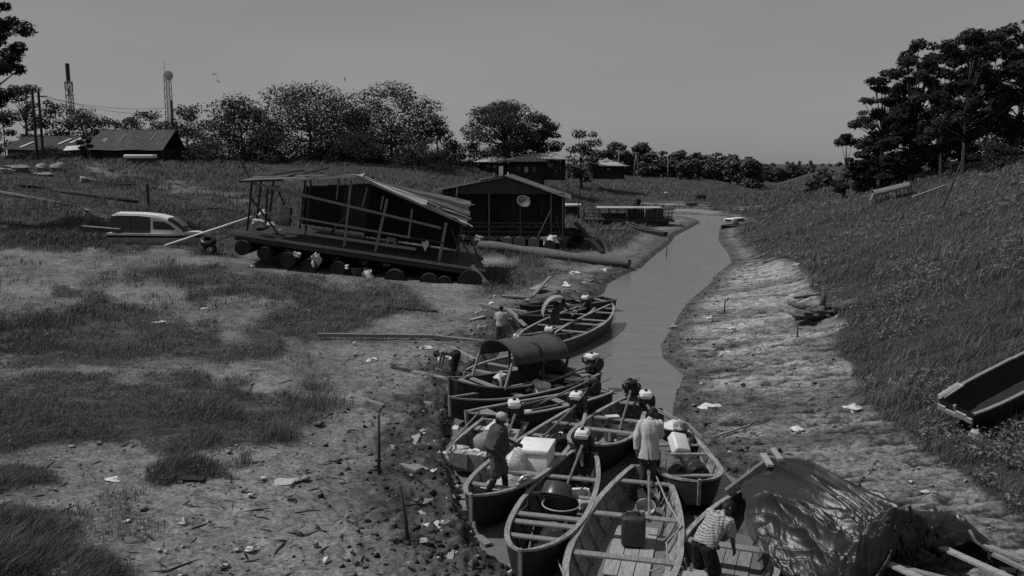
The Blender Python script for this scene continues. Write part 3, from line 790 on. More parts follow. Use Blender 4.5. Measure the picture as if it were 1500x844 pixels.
bL = canoe('canoe', 'half hidden canoe under the man with the curved load, its motor towards the stream', 'canoe', gp(762, 495, G), gp(860, 451, G), 1.35, zg=G, sheer=.12, stern_w=.6, tm=.4, bp=2.2, hull='hull_dark', inside_m='hull_mid', ribs=6, seats=(.2, .4, .6), group=fleet)
motor(bL, .02, 0, z=.6, aim=(1, .05, -.15), aim_len=1.8)
bM = canoe('canoe', 'farthest dark canoe of the cluster, blunt end toward open water', 'canoe', gp(762, 449, G), gp(893, 438, G), 1.5, zg=G, sheer=.1, stern_w=.8, tm=.35, bp=2.2, hull='hull_dark', inside_m='hull_dark', ribs=6, seats=(.1, .3, .5), group=fleet, rail='wood_mid')
bM2 = canoe('canoe', 'old dark canoe lying on the rubbish, second from the far end of the cluster', 'canoe', gp(760, 464, G), gp(850, 451, G), 1.2, zg=G, sheer=.1, stern_w=.7, tm=.4, bp=2.2, hull='hull_dark', inside_m='hull_mid', ribs=5, seats=(.15, .4), group=fleet, rail='wood_mid')
bN = canoe('canoe', 'pale open canoe on the mud just behind the canopy boat', 'canoe', gp(681, 551, G), gp(800, 516, G), 1.5, zg=G, sheer=.1, stern_w=.6, tm=.5, bp=2.0, hull='hull_mid', inside_m='hull_pale', ribs=6, seats=(.3, .55, .8), group=fleet)
bG = canoe('canoe', 'cluttered canoe in which the man in the striped shirt stands', 'canoe', gp(1086, 728, G), gp(1025, 960, G), 1.7, zg=G, sheer=.12, stern_w=.7, tm=.45, bp=2.0, bq=.8, hull='hull_dark', inside_m='hull_mid', ribs=7,
           seats=((.42, .2), (.62, .2)), floor=(.1, .8, .7, 3), group=fleet)
# beached hulls
o1 = tp(1397, 634); o2 = tp(1588, 532)
bO = canoe('beached_boat', 'broken wooden boat lying on the grass slope at the right edge', 'boat', o1 + Vector((0, 0, .66)), o2 + Vector((0, 0, .66)), 1.2, zg=.6, depth=.62, sheer=.02, stern_w=.8, tm=.4, bow_w=.8, bp=4, bq=.9, hull='hull_dark', inside_m='hull_dark', ribs=0, seats=(), rail='wood', rail_w=.06, roll=R(-7))
mb = MB(); 
for s_, (y0, y1, h0) in enumerate(((-.46, -.25, .03), (-.25, .05, .0), (.05, .33, .05), (.33, .48, .02))):
    mb.box((bO.x(1) + .06, (y0 + y1) / 2, .42 + h0), (.05, y1 - y0, .1 + h0))
mb.beam((bO.x(.97), -.54, .585), (bO.x(.8), -.60, .60), .2, .04); mb.beam((bO.x(.8), -.61, .54), (bO.x(.68), -.62, .56), .1, .04)
mb.build('split_planking', 'wood_pale', bO.e)
f1 = tp(917, 333); f2 = tp(975, 348)
canoe('canoe', 'small dark canoe drawn up on the mud in front of the lattice raft house', 'canoe', f1 + Vector((0, 0, .4)), f2 + Vector((0, 0, .4)), 1.0, zg=.4, depth=.45, hull='hull_dark', inside_m='hull_dark', ribs=0, seats=(.3, .6), rail='wood_mid')
f1 = tp(920, 330); f2 = tp(941, 333)
canoe('canoe', 'short dark dugout tucked behind the small canoe by the raft house', 'canoe', f1 + Vector((0, 0, .4)), f2 + Vector((0, 0, .4)), .9, zg=.4, depth=.45, hull='hull_dark', inside_m='hull_dark', ribs=0, seats=(.5,), rail='wood_dark')
mb = MB(); p0, p1 = tp(880, 337), tp(921, 338); mb.beam(p0 + Vector((0, 0, .1)), p1 + Vector((0, 0, .12)), .5, .16)
tag(mb.build('plank', 'wood_pale', origin=p0), 'pale plank on the mud left of the small dark canoe', 'plank')

# canopy of the boat I: hoops, ribbed sheet, posts, dark curtain
e = bI.e
def arch(x, hwid, zs, rise, n=13, tilt=0):
    return [(x + tilt * math.sin(math.pi * k / (n - 1)), -hwid * math.cos(math.pi * k / (n - 1)), zs + rise * math.sin(math.pi * k / (n - 1)) ** .8) for k in range(n)]
x0, x1 = bI.x(.17), bI.x(.62)
rows = []
for i in range(40):
    x = x0 + (x1 - x0) * i / 39
    rows.append([(a[0], a[1], a[2] + .012 * math.sin(i * 2.1)) for a in arch(x, .86, 1.27, .52 + .02 * math.sin(i * .5))])
mb = MB(); mb.sheet(rows, .03); can = mb.build('canopy', 'canopy', e, True, auto=50)
mb = MB(); mb.tube(arch(x1 + .01, .88, 1.27, .54), .035, 6); mb.build('hoop', 'wood_dark', can)
mb = MB(); mb.tube(arch(x0 - .01, .88, 1.27, .54), .03, 6); mb.build('hoop', 'wood_dark', can)
for t in (.64, .38, .16):
    for sg in (-1, 1):
        xb = bI.x(t)
        mb = MB(); mb.beam((xb + (.25 if t > .6 else 0), sg * bI.hw(t) * .96, bI.zt(t) - .05), (xb, sg * .85, 1.30), .07, .05); mb.build('post', 'wood' if t > .6 else 'wood_dark', e)
for sg in (-1, 1):
    mb = MB(); mb.beam((x0, sg * .88, 1.27), (x1, sg * .88, 1.27), .05, .06); mb.build('side_rail', 'wood_dark', e)
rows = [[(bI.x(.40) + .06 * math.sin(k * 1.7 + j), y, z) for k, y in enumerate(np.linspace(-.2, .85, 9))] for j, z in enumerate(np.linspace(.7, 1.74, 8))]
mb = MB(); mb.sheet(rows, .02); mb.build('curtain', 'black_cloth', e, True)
mb = MB(); mb.beam((bI.x(.70), -.95, .63), (bI.x(.97), -.1, .66), .09, .06); mb.build('side_board', 'wood', e)
mb = MB(); mb.box((bI.x(.12), 0, .55), (.9, 1.2, .05)); mb.build('stern_deck', 'wood_mid', e)

# far moored white boat on the right edge of the stream
q0, q1 = gp(1056, 331, .4), gp(1088, 327, .4)
bQ = canoe('small_motorboat', 'small white boat with a low cabin moored at the far bend of the stream', 'boat', q0, q1, 1.5, zg=.4, depth=.5, sheer=.12, stern_w=.8, hull='hull_dark', inside_m='hull_pale', ribs=0, seats=(.3,), rail='white')
mb = MB(); mb.rbox((bQ.x(.4), 0, .85), (bQ.L * .55, 1.15, .5), .12, 3); cb = mb.build('cabin', 'white', bQ.e, True, auto=40)
mb = MB(); 
for sg in (-1, 1): mb.box((bQ.x(.35), sg * .58, .9), (bQ.L * .3, .03, .22))
mb.box((bQ.x(.675), 0, .9), (.04, .8, .22)); mb.build('window', 'glass', cb)
mb = MB(); a, b_ = tp(1085, 332), tp(1107, 328); mb.tube([a + Vector((0, 0, .25)), b_ + Vector((0, 0, .45))], .06, 6); tag(mb.build('mooring_pole', 'wood', origin=a), 'thin pole lying beside the far white boat', 'pole')

# ------------------------------------------------------------------ loose things in the boats
def place(mb, name, m, loc, label, cat, rot=0, group=None, smooth=True, auto=40, tilt=(0, 0)):
    o = mb.build(name, m, None, smooth, auto=auto); o.location = loc; o.rotation_euler = (tilt[0], tilt[1], rot)
    return tag(o, label, cat, group)
# cooler
c0 = bC.mw.inverted() @ gp(785, 698, .22); c0.z = bC.zb(.5) + .16
e = thing('cooler_box', 'large white foam cooler standing in the dark canoe behind the capped man', 'cooler', bC.mw @ c0, (0, 0, R(-14)))
mb = MB(); mb.rbox((0, 0, .37), (.68, .84, .74), .03, 2); mb.build('box', 'white_foam', e, True, auto=40)
mb = MB(); mb.rbox((0, 0, .80), (.72, .88, .12), .03, 2); mb.build('lid', 'white_foam', e, True, auto=40)
mb = MB(); mb.blob((0, 0, .24), (.5, .42, .6), 4, .12); place(mb, 'sack', 'sack_white', gp(757, 694, .42), 'plump white sack leaning against the left side of the foam cooler', 'sack')
mb = MB(); mb.blob((0, 0, .12), (.95, .6, .4), 9, .2); place(mb, 'net_bundle', 'sack', gp(738, 722, .25), 'crumpled pale netting on the canoe floor around the capped man\'s feet', 'net', R(30))
mb = MB(); mb.tube([(math.cos(a) * .16, 0, .18 + math.sin(a) * .16) for a in np.linspace(0, 2 * math.pi, 17)], .035, 8); mb.box((0, 0, .18), (.3, .02, .04)); place(mb, 'wheel', 'aluminium', gp(771, 720, .25), 'small pale wheel among the netting in the dark canoe', 'wheel', R(20))
for k, (u, v, s, lab) in enumerate(((752, 727, .26, 'crumpled white plastic bag near the capped man\'s boots'), (762, 712, .3, 'flattened carton in the netting behind the capped man'))):
    mb = MB(); mb.blob((0, 0, .08), (s, s * .8, s * .6), 20 + k, .35); place(mb, ('plastic_bag', 'carton')[k], 'sack_white' if k == 0 else 'sacking', gp(u, v, .35), lab, ('bag', 'carton')[k], k)
def jerrycan(name, m, loc, label, rot=0, s=1.0, tilt=(0, 0), cat='jerry can', cap='white_plastic'):
    e = thing(name, label, cat, loc, (tilt[0], tilt[1], rot))
    mb = MB(); mb.rbox((0, 0, .27 * s), (.40 * s, .28 * s, .52 * s), .06 * s, 3); mb.build('can_body', m, e, True, auto=50)
    mb = MB(); mb.tube([(-.12 * s, 0, .51 * s), (-.10 * s, 0, .58 * s), (.08 * s, 0, .58 * s), (.10 * s, 0, .51 * s)], .025 * s, 8); mb.build('handle', m, e, True)
    mb = MB(); mb.lathe([(.05 * s, 0), (.05 * s, .06 * s), (0, .06 * s)], 12, (.14 * s, .06 * s, .52 * s)); mb.build('cap', cap, e, True, auto=40)
    return e
jerrycan('fuel_can', 'can', bA.at(.41, .0, bA.zb(.5) + .155), 'tall dark fuel can standing on the floorboards of the broad foreground canoe', bA.yaw + R(98), 1.1, cat='fuel can', cap='wood')
jerrycan('jerry_can', 'engine', bC.at(.36, .4, bC.zb(.5) + .16), 'dark jerry can behind the foam cooler', .6, 1.1)
def basin(name, m, rim, loc, label, r=.3, h=.22, tilt=(0, 0), rot=0, cat='basin', group=None):
    e = thing(name, label, cat, loc, (tilt[0], tilt[1], rot), group)
    mb = MB(); mb.lathe([(0, .0), (r * .72, 0), (r * .8, .02), (r, h), (r - .015, h), (r * .78, .03), (0, .018)], 28); mb.build('bowl', m, e, True, auto=50)
    mb = MB(); mb.tube([(math.cos(a) * (r + .008), math.sin(a) * (r + .008), h + .005) for a in np.linspace(0, 2 * math.pi, 29)], .016, 6, False); mb.build('rim', rim, e, True)
    return e
zB = bB.zb(.5) + .13
b1 = bB.mw.inverted() @ gp(822, 757, .2)
basin('plastic_basin', 'basin', 'basin_rim', bB.mw @ Vector((b1.x, b1.y, zB + .13)), 'dark basin with a pale rim standing upright in the narrow canoe', .36, .26)
basin('plastic_basin', 'basin', 'basin', bB.mw @ Vector((b1.x - .30, b1.y - .12, zB + .70)), 'glossy dark basin tipped upside down over the pale rimmed one', .33, .26, (R(152), R(12)))
jerrycan('jerry_can', 'white_plastic', bB.at(.22, -.1, .05), 'white can lying under the second thwart of the narrow canoe', 1.2, .7, (R(80), 0))
# metal pot in the broad canoe, upside down bucket
e = thing('metal_pot', 'shiny aluminium pot on the floor of the broad foreground canoe below the motor', 'pot', bA.at(.165, .12, bA.zb(.5) + .12), (R(28), R(-6), 0))
e.scale = (.85,) * 3
mb = MB(); mb.lathe([(0, 0), (.2, 0), (.23, .03), (.24, .3), (.225, .3), (.21, .04), (0, .03)], 24); mb.build('pot_body', 'aluminium', e, True, auto=50)
for z in (.1, .2): 
    mb = MB(); mb.tube([(math.cos(a) * .242, math.sin(a) * .242, z) for a in np.linspace(0, 2 * math.pi, 25)], .01, 6, False); mb.build('band', 'drum', e, True)
mb = MB(); mb.tube([(math.cos(a) * .25, .02, .3 + math.sin(a) * .24) for a in np.linspace(0, math.pi, 13)], .01, 6, False); mb.build('handle', 'steel', e, True)
# mooring rope between the broad canoe and the drum canoe
pts = [bF.at(.80, -1.0, .52), gp(977, 738, .5), bA.at(.44, .97, .5), bA.at(.50, .80, .46), bA.at(.53, .70, .42), bA.at(.56, .74, .12), bA.at(.58, .4, .0)]
mb = MB(); mb.tube([Vector(p) + Vector((0, 0, .04)) for p in pts], .016, 6); tag(mb.build('mooring_rope', 'rope', None, True, origin=pts[0]), 'pale rope tying the broad foreground canoe to the canoe with drums', 'rope')
pts = [bB.at(.93, .98, .62), gp(795, 805, .3), gp(815, 815, .28), bA.at(.83, -.98, .56)]
mb = MB(); mb.tube(pts, .013, 6); tag(mb.build('mooring_rope', 'rope', None, True, origin=pts[0]), 'slack thin rope joining the bows of the two foreground canoes', 'rope')
pts = [bC.at(.80, .98, .5), gp(772, 740, .45), bB.at(.72, -.98, .52)]
mb = MB(); mb.tube(pts, .012, 6); tag(mb.build('mooring_rope', 'rope', None, True, origin=pts[0]), 'short rope from the dark cooler canoe to its narrow neighbour', 'rope')
# drums in F
def drum(loc, rot, label, m='drum', r=.24, l=.8, tilt=0):
    e = thing('plastic_drum', label, 'drum', loc, (0, 0, rot), 'drums in the right bank canoe')
    mt = roty(R(90) + tilt)
    mb = MB(); mb.lathe([(0, 0), (r * .85, 0), (r, .04), (r, l * .3), (r * 1.04, l * .32), (r, l * .34), (r, l * .66), (r * 1.04, l * .68), (r, l * .7), (r, l - .04), (r * .85, l), (0, l)], 22, (-l / 2, 0, r), roty(R(90))); mb.build('barrel', m, e, True, auto=40)
    mb = MB(); mb.lathe([(.05, 0), (.05, .03), (0, .03)], 10, (l / 2, .08, r + .08), roty(R(90))); mb.build('bung', 'engine', e)
    return e
zF = bF.zb(.5) + .2
drum(bF.at(.66, -.32, zF), bF.yaw + R(12), 'grey plastic drum lying on its side, left of the black one in the drum canoe', 'drum')
drum(bF.at(.70, .34, zF), bF.yaw + R(5), 'black drum lying on its side at the right of the grey one', 'black_plastic')
jerrycan('jerry_can', 'white_plastic', bF.at(.56, .2, .42), 'round white jerry can on top of the drums', .3, 1.0, (R(-55), R(15)))
basin('plastic_basin', 'basin', 'basin', bF.at(.36, .25, .40), 'dark tub with a white bag in it, beside the shirted man', .34, .32)
mb = MB(); mb.blob((0, 0, 0), (.5, .42, .26), 31, .3); place(mb, 'plastic_bag', 'sack_white', bF.at(.36, .25, .72), 'white bag filling the dark tub in the drum canoe', 'bag')
mb = MB(); mb.blob((0, 0, 0), (.3, .3, .3), 32, .3); place(mb, 'plastic_bag', 'sack_dark', bF.at(.44, .7, .42), 'small dark bag right of the dark tub', 'bag')
mb = MB(); mb.blob((0, 0, 0), (.34, .25, .2), 33, .4); place(mb, 'plastic_bag', 'sack', bF.at(.46, .35, .52), 'small pale parcel lying on the thwart beside the dark tub', 'bag')
pts = [bF.at(.05, -.2, .66), bF.at(.3, 1.0, .62), bF.at(.47, 1.0, .60)]
for k in range(2):
    mb = MB(); mb.tube([Vector(p) + Vector((0, .03 * k, .05 * k)) for p in pts], .022, 6); tag(mb.build('paddle_pole', 'wood', None, True, origin=pts[0]), 'long pole lying along the right gunwale of the drum canoe', 'pole', 'twin poles on the drum canoe gunwale')
mb = MB()
for k in range(40): mb.blob((random.uniform(-.35, .35), random.uniform(-.16, .16), random.uniform(0, .05)), (.1, .08, .06), k, .3, 8)
place(mb, 'rubble_heap', 'sacking', bF.at(.92, .1, .32), 'loose pale rubble in the bow of the drum canoe', 'rubble', bF.yaw + R(90))
# E: bucket
e = thing('bucket', 'dark bucket with a white stripe in the empty mid stream canoe', 'bucket', bE.at(.46, -.05, bE.zb(.5) + .15), (0, 0, 0))
mb = MB(); mb.lathe([(0, 0), (.17, 0), (.22, .36), (.205, .36), (.16, .03), (0, .02)], 20); mb.build('bucket_body', 'drum', e, True, auto=50)
mb = MB(); mb.box((-.06, -.205, .2), (.06, .03, .3)); mb.build('stripe', 'white', e)
mb = MB(); mb.blob((0, 0, 0), (.7, .5, .25), 41, .3); place(mb, 'cloth_heap', 'sack_dark', bE.at(.2, 0, .0), 'dark cloth heap in the stern of the empty mid stream canoe', 'cloth')
mb = MB(); mb.box((0, 0, 0), (.34, .2, .04)); place(mb, 'board', 'white', bE.at(.36, -.2, bE.zg + .01), 'small white board on a thwart of the empty mid stream canoe', 'board', .2)
# D: sacks, bottles
mb = MB(); mb.blob((0, 0, .3), (.62, .5, .72), 51, .1); place(mb, 'sack', 'sacking', bD.at(.45, -.1, -.02), 'tall woven sack in the middle of the punt', 'sack', .3)
mb = MB(); mb.blob((0, 0, .3), (.5, .45, .6), 52, .12); place(mb, 'sack', 'sack_dark', bD.at(.52, .55, -.02), 'dark sack standing close to the capped man in the punt', 'sack', .8)
mb = MB(); mb.blob((0, 0, .1), (.5, .35, .3), 53, .25); place(mb, 'sack', 'sack', bD.at(.78, -.6, .28), 'lumpy mesh bag at the left of the punt\'s near seat', 'sack')
for k in range(7):
    mb = MB(); mb.lathe([(0, 0), (.035, 0), (.037, .10), (.016, .14), (.016, .16), (0, .16)], 10, (0, 0, .03), rotx(R(75 + 20 * (k % 2))))
    place(mb, 'bottle', 'white_plastic', bD.at(.86 + random.uniform(-.03, .03), -.35 + .15 * k + random.uniform(-.05, .05), .47), 'small white bottle in the row on the punt\'s near seat', 'bottle', k * 1.1, 'bottles on the punt seat')
mb = MB(); mb.blob((0, 0, .1), (.55, .4, .35), 54, .2); place(mb, 'sack', 'sack_white', bD.at(.25, .1, .45), 'white bag lying on the punt\'s far seat', 'sack')
mb = MB(); mb.tube([bD.at(.05, -.98, .75), bD.at(.95, -1.0, .62)], .025, 6); tag(mb.build('paddle_pole', 'wood', None, True, origin=bD.at(.05, 1, .7)), 'long pole lying along the left side of the punt', 'pole')
# J, H
mb = MB(); mb.blob((0, 0, .1), (.62, .5, .5), 61, .3); place(mb, 'sack', 'sack_white', bJ.at(.43, .2, .35), 'bright white bag in the canoe against the canopy boat', 'sack')
mb = MB(); mb.blob((0, 0, .08), (.7, .5, .2), 62, .3); place(mb, 'cloth_heap', 'sack_white', bJ.at(.18, 0, .42), 'pale cloth on the stern thwart of the canoe with the white bag', 'cloth')
mb = MB(); mb.rbox((0, 0, .12), (.5, .32, .24), .04, 2); place(mb, 'tool_box', 'can', bH.at(.24, .1, .42), 'dark box on the thwart of the long narrow canoe', 'box', bH.yaw)
pts = [bH.at(.12, .1, .95), bH.at(.56, .2, .52)]
mb = MB(); mb.tube(pts, .028, 6); tag(mb.build('paddle_pole', 'wood', None, True, origin=pts[0]), 'pale pole slanting down into the long narrow canoe', 'pole')
e = thing('paddle', 'white bladed paddle lying flat in the long narrow canoe', 'paddle', bH.at(.52, .0, .38), (0, 0, bH.yaw + R(180)))
mb = MB(); mb.tube([(-.2, 0, 0), (1.2, 0, .03)], .02, 6); mb.build('paddle_shaft', 'wood', e)
mb = MB(); mb.blob((-.55, 0, 0), (.8, .24, .04), 3, .03); mb.build('blade', 'white', e, True)
# K / rubbish heap beside
mb = MB(); mb.blob((0, 0, .1), (.8, .5, .5), 71, .35); place(mb, 'sack', 'sack_white', tp(790, 482) + Vector((0, 0, .25)), 'torn white sack beside the man with the curved load', 'sack')
mb = MB(); mb.blob((0, 0, .1), (1.0, .5, .35), 72, .35); place(mb, 'sack', 'sack', tp(795, 491) + Vector((0, 0, .2)), 'lumpy pale sack beside the stern of the thwarted canoe', 'sack')
# things in the canopy boat
mb = MB(); mb.box((0, 0, .35), (.5, .06, .75)); place(mb, 'panel', 'wood_pale', bI.at(.60, .1, .15), 'pale panel standing inside the canopy boat', 'panel', bI.yaw + R(60), None, False, tilt=(0, R(8)))
e = thing('bucket', 'pale bucket under the front hoop of the canopy boat', 'bucket', bI.at(.565, -.25, .15))
mb = MB(); mb.lathe([(0, 0), (.15, 0), (.2, .38), (.185, .38), (.14, .03), (0, .02)], 18); mb.build('bucket_body', 'drum', e, True, auto=50)
mb = MB(); mb.blob((0, 0, .1), (.35, .3, .25), 73, .3); place(mb, 'plastic_bag', 'sack_white', bI.at(.55, -.25, .52), 'white rag on top of the bucket in the canopy boat', 'rag')
mb = MB(); mb.blob((0, 0, .1), (.9, .6, .6), 74, .3); place(mb, 'cloth_heap', 'sack_dark', bI.at(.1, -.1, .6), 'dark bundle on the stern deck of the canopy boat', 'bundle')
mb = MB(); mb.rbox((0, 0, .1), (.4, .25, .2), .04); place(mb, 'box', 'white', bI.at(.06, -.5, .58), 'small white box on the stern deck of the canopy boat', 'box', .4)
# G clutter
mb = MB(); mb.box((0, 0, .02), (.62, .2, .05)); place(mb, 'board', 'wood_pale', bG.at(.37, .6, bG.zg + .0), 'short pale board left of the striped man', 'board', R(4), None, False)
mb = MB(); mb.box((0, 0, .02), (.5, .3, .05)); place(mb, 'board', 'wood', bG.at(.45, -.5, .2), 'broad worn board to the right of the striped man\'s feet', 'board', R(-60), None, False)
for k in range(6):
    mb = MB(); mb.lathe([(0, 0), (.045, 0), (.047, .2), (.018, .26), (.018, .3), (0, .3)], 10)
    place(mb, 'bottle', 'steel', bG.at(.34 + .05 * (k % 3), .55 + .16 * (k // 3), .3), 'glinting bottle in the clutter left of the striped man', 'bottle', 0, 'bottles left of the striped man')
mb = MB(); mb.rbox((0, 0, .2), (.5, .35, .35), .03); place(mb, 'tool_box', 'black_plastic', bG.at(.37, .35, .1), 'black box in the clutter left of the striped man', 'box', .1)
# T-shaped gangplank beyond the striped man
p0, p1 = gp(1066, 722, .65), gp(1122, 680, 1.25)
e = thing('timber_gantry', 'long timber beam with a crossbar reaching over the water behind the striped man', 'timber', p0)
I3 = lambda p: Vector(p) - p0
d = (p1 - p0).normalized(); sdv = Vector((d.y, -d.x, 0)).normalized()
mb = MB(); mb.beam(I3(p0), I3(p1), .13, .16); mb.build('beam', 'wood_mid', e)
mb = MB(); mb.beam(I3(p1 - sdv * .28 + Vector((0, 0, .1))), I3(p1 + sdv * .38 + Vector((0, 0, .1))), .12, .05); mb.build('crossbar', 'wood_pale', e)
mb = MB(); mb.beam(I3(p1 - sdv * .2 + d * .22 + Vector((0, 0, .1))), I3(p1 + sdv * .42 + d * .22 + Vector((0, 0, .1))), .1, .05); mb.build('crossbar', 'wood_pale', e)
for s_ in (.05, .22):
    mb = MB(); mb.beam(I3(p1 + sdv * s_ + Vector((0, 0, .06))), I3(Vector((p1.x + sdv.x * s_, p1.y + sdv.y * s_, gz(p1.x, p1.y) - .1))), .09, .09, up=(0, 1, 0)); mb.build('post', 'wood_dark', e)

# ------------------------------------------------------------------ cargo boat under the black tarpaulin
s0, s1 = gp(1105, 712, .65), gp(1540, 868, .65)
bS = canoe('cargo_boat', 'big dark cargo boat half hidden under a black tarpaulin', 'boat', s0, s1, 2.3, zg=.65, depth=.8, sheer=.15, stern_w=.35, tm=.55, bp=2.2, bq=.75, hull='hull_dark', inside_m='hull_dark', ribs=9,
           seats=((.08, .15),), rail='wood', rail_w=.11, seat_m='wood_dark')
# the tarpaulin: a sheet over a ridge of cargo, spilling over the near side; edge points come from the picture, heights from the load
def tarp_sheet():
    NU, NV = 330, 230
    far = [gp(1078, 716, .45), gp(1118, 686, .70), gp(1165, 690, .95), gp(1240, 712, .95), gp(1320, 748, .85), gp(1392, 756, .95), gp(1452, 794, .72)]
    mid = [gp(1092, 735, .95), gp(1130, 722, 1.15), gp(1185, 735, 1.28), gp(1245, 757, 1.22), gp(1300, 775, 1.18), gp(1355, 782, 1.02), gp(1400, 798, .72)]
    near = [gp(1120, 838, .35), gp(1150, 858, .28), gp(1190, 866, .3), gp(1232, 872, .34), gp(1285, 862, .36), gp(1318, 826, .5), gp(1352, 806, .66)]
    def cr(P, t):
        t = t * (len(P) - 1); i = min(int(t), len(P) - 2); f = t - i
        p0, p1, p2, p3 = P[max(i - 1, 0)], P[i], P[i + 1], P[min(i + 2, len(P) - 1)]
        return .5 * ((2 * p1) + (p2 - p0) * f + (2 * p0 - 5 * p1 + 4 * p2 - p3) * f * f + (3 * p1 - p0 - 3 * p2 + p3) * f ** 3)
    U, V = np.linspace(0, 1, NU), np.linspace(0, 1, NV)
    P = np.zeros((NU, NV, 3))
    for i, u in enumerate(U):
        a, b, c = cr(far, u), cr(mid, u), cr(near, u)
        for j, v in enumerate(V):
            q = a * (1 - v) * (1 - 2 * v) + b * 4 * v * (1 - v) + c * v * (2 * v - 1)
            P[i, j] = q
    UU, VV = np.meshgrid(U, V, indexing='ij')
    # long folds sweep from the near left edge up to the ridge; every fold has a sharp crest
    rr = np.random.default_rng(5)
    wu = UU + .03 * (fbm(UU * 4, VV * 4, 261, 2) - .5); wv = VV + .05 * (fbm(UU * 6, VV * 3, 262, 2) - .5)
    h = .10 * (fbm(UU * 6, VV * 5, 221, 2) - .5)
    for k in range(90):
        a0, sl_ = rr.uniform(-.5, 1.2), rr.uniform(.35, .95); bend = rr.uniform(-.25, .25)
        if k % 3 == 0: sl_ = rr.uniform(-.15, .3); a0 = rr.uniform(.05, 1.0)
        c_, l_ = rr.uniform(0, 1), rr.uniform(.10, .34)
        d_ = wv - (a0 + sl_ * wu + bend * (wu - .5) ** 2)
        w_ = rr.uniform(.014, .042); am = rr.uniform(.04, .14)
        prof = np.where(d_ > 0, np.exp(-d_ / w_), np.exp(d_ / (w_ * rr.uniform(.4, .8))))
        h = h + am * prof * np.exp(-((wu - c_) / l_) ** 2)
    cr1 = 1 - np.abs(2 * fbm(UU * 15 + VV * 5, VV * 9 - UU * 6, 291, 2) - 1); cr2 = 1 - np.abs(2 * fbm(UU * 30 - VV * 9, VV * 18 + UU * 6, 292, 2) - 1)
    wr = .12 + .35 * sstep(.35, .8, VV) + .75 * sstep(.45, .8, UU)
    h = h + wr * (.085 * cr1 ** 2.2 + .034 * cr2 ** 2.5) - .03
    edge = np.minimum(1, np.minimum(UU, 1 - UU) * 9) * np.minimum(1, VV * 6 + .25)
    sag = (fbm(UU * 8, VV * 5, 231, 3) - .62) * 1.0 * sstep(.5, .7, UU) * sstep(.15, .4, VV)
    messy = sstep(.45, .75, UU) * sstep(.3, .6, VV)
    rd = lambda q, p: (1 - np.abs(2 * q - 1)) ** p
    h = (h + messy * .25 * (rd(fbm(UU * 14, VV * 9, 281, 3), 2) - .4)) * (.3 + .7 * edge) + sag * edge
    P[..., 2] += h
    P[..., 0] += .10 * (fbm(UU * 10, VV * 10, 241, 2) - .5) * edge
    P[..., 1] += .12 * (fbm(UU * 10, VV * 10, 251, 2) - .5) * edge
    P[..., 2] = np.maximum(P[..., 2], .06)
    return P
TP = tarp_sheet()
ctr = Vector(TP.reshape(-1, 3).mean(0)); ctr.z = 0
mb = MB(); mb.sheet((TP[::-1] - np.array(ctr)).tolist(), .012)
o = mb.build('tarpaulin', 'tarp', None, True); o.location = ctr
tag(o, 'creased shiny black tarpaulin thrown over the load of the cargo boat', 'tarpaulin')
# load poking out below the tarpaulin
for k, (u, v, z, sx, m, nm, lab) in enumerate(((1250, 815, .55, .5, 'sack_dark', 'sack', 'dark sack showing in the gap of the tarpaulin, upper one'), (1232, 836, .4, .6, 'sack_dark', 'sack', 'dark sack at the bottom edge under the tarpaulin'),
                           (1300, 828, .35, .5, 'sacking', 'sack', 'muddy sack between the tarpaulin and the open hull'), (1275, 806, .6, .45, 'sacking', 'sack', 'crumpled grey bag in the gap of the tarpaulin'))):
    mb = MB(); mb.blob((0, 0, 0), (sx, sx * .8, sx * .7), 90 + k, .3); place(mb, nm, m, gp(u, v, z), lab, 'sack', k)
for k, ((a, b_), lab) in enumerate(((((1362, 794), (1482, 848)), 'long pale strip running down the middle of the open cargo boat'), (((1303, 826), (1350, 848)), 'pale board at the bottom edge just left of the open cargo boat'))):
    p, q = gp(*a, .72), gp(*b_, .70); mb = MB(); mb.beam(p, q, .15, .04); tag(mb.build('plank', 'wood_pale', origin=p), lab, 'plank')
pts = [gp(1420, 776, .95), gp(1428, 792, .8), gp(1445, 806, .7), gp(1452, 808, .66)]
mb = MB(); mb.tube(pts, .03, 6); tag(mb.build('bent_pipe', 'drum', None, True, origin=pts[0]), 'bent grey pipe at the right end of the tarpaulin', 'pipe')
for k, (a, b_) in enumerate((((1440, 800), (1500, 822)), ((1455, 812), (1510, 838)))):
    p, q = gp(*a, .72), gp(*b_, .7); mb = MB(); mb.beam(p, q, .09, .05); tag(mb.build('plank', 'wood', origin=p), 'grey plank across the open end of the cargo boat', 'plank', 'planks across the cargo boat')

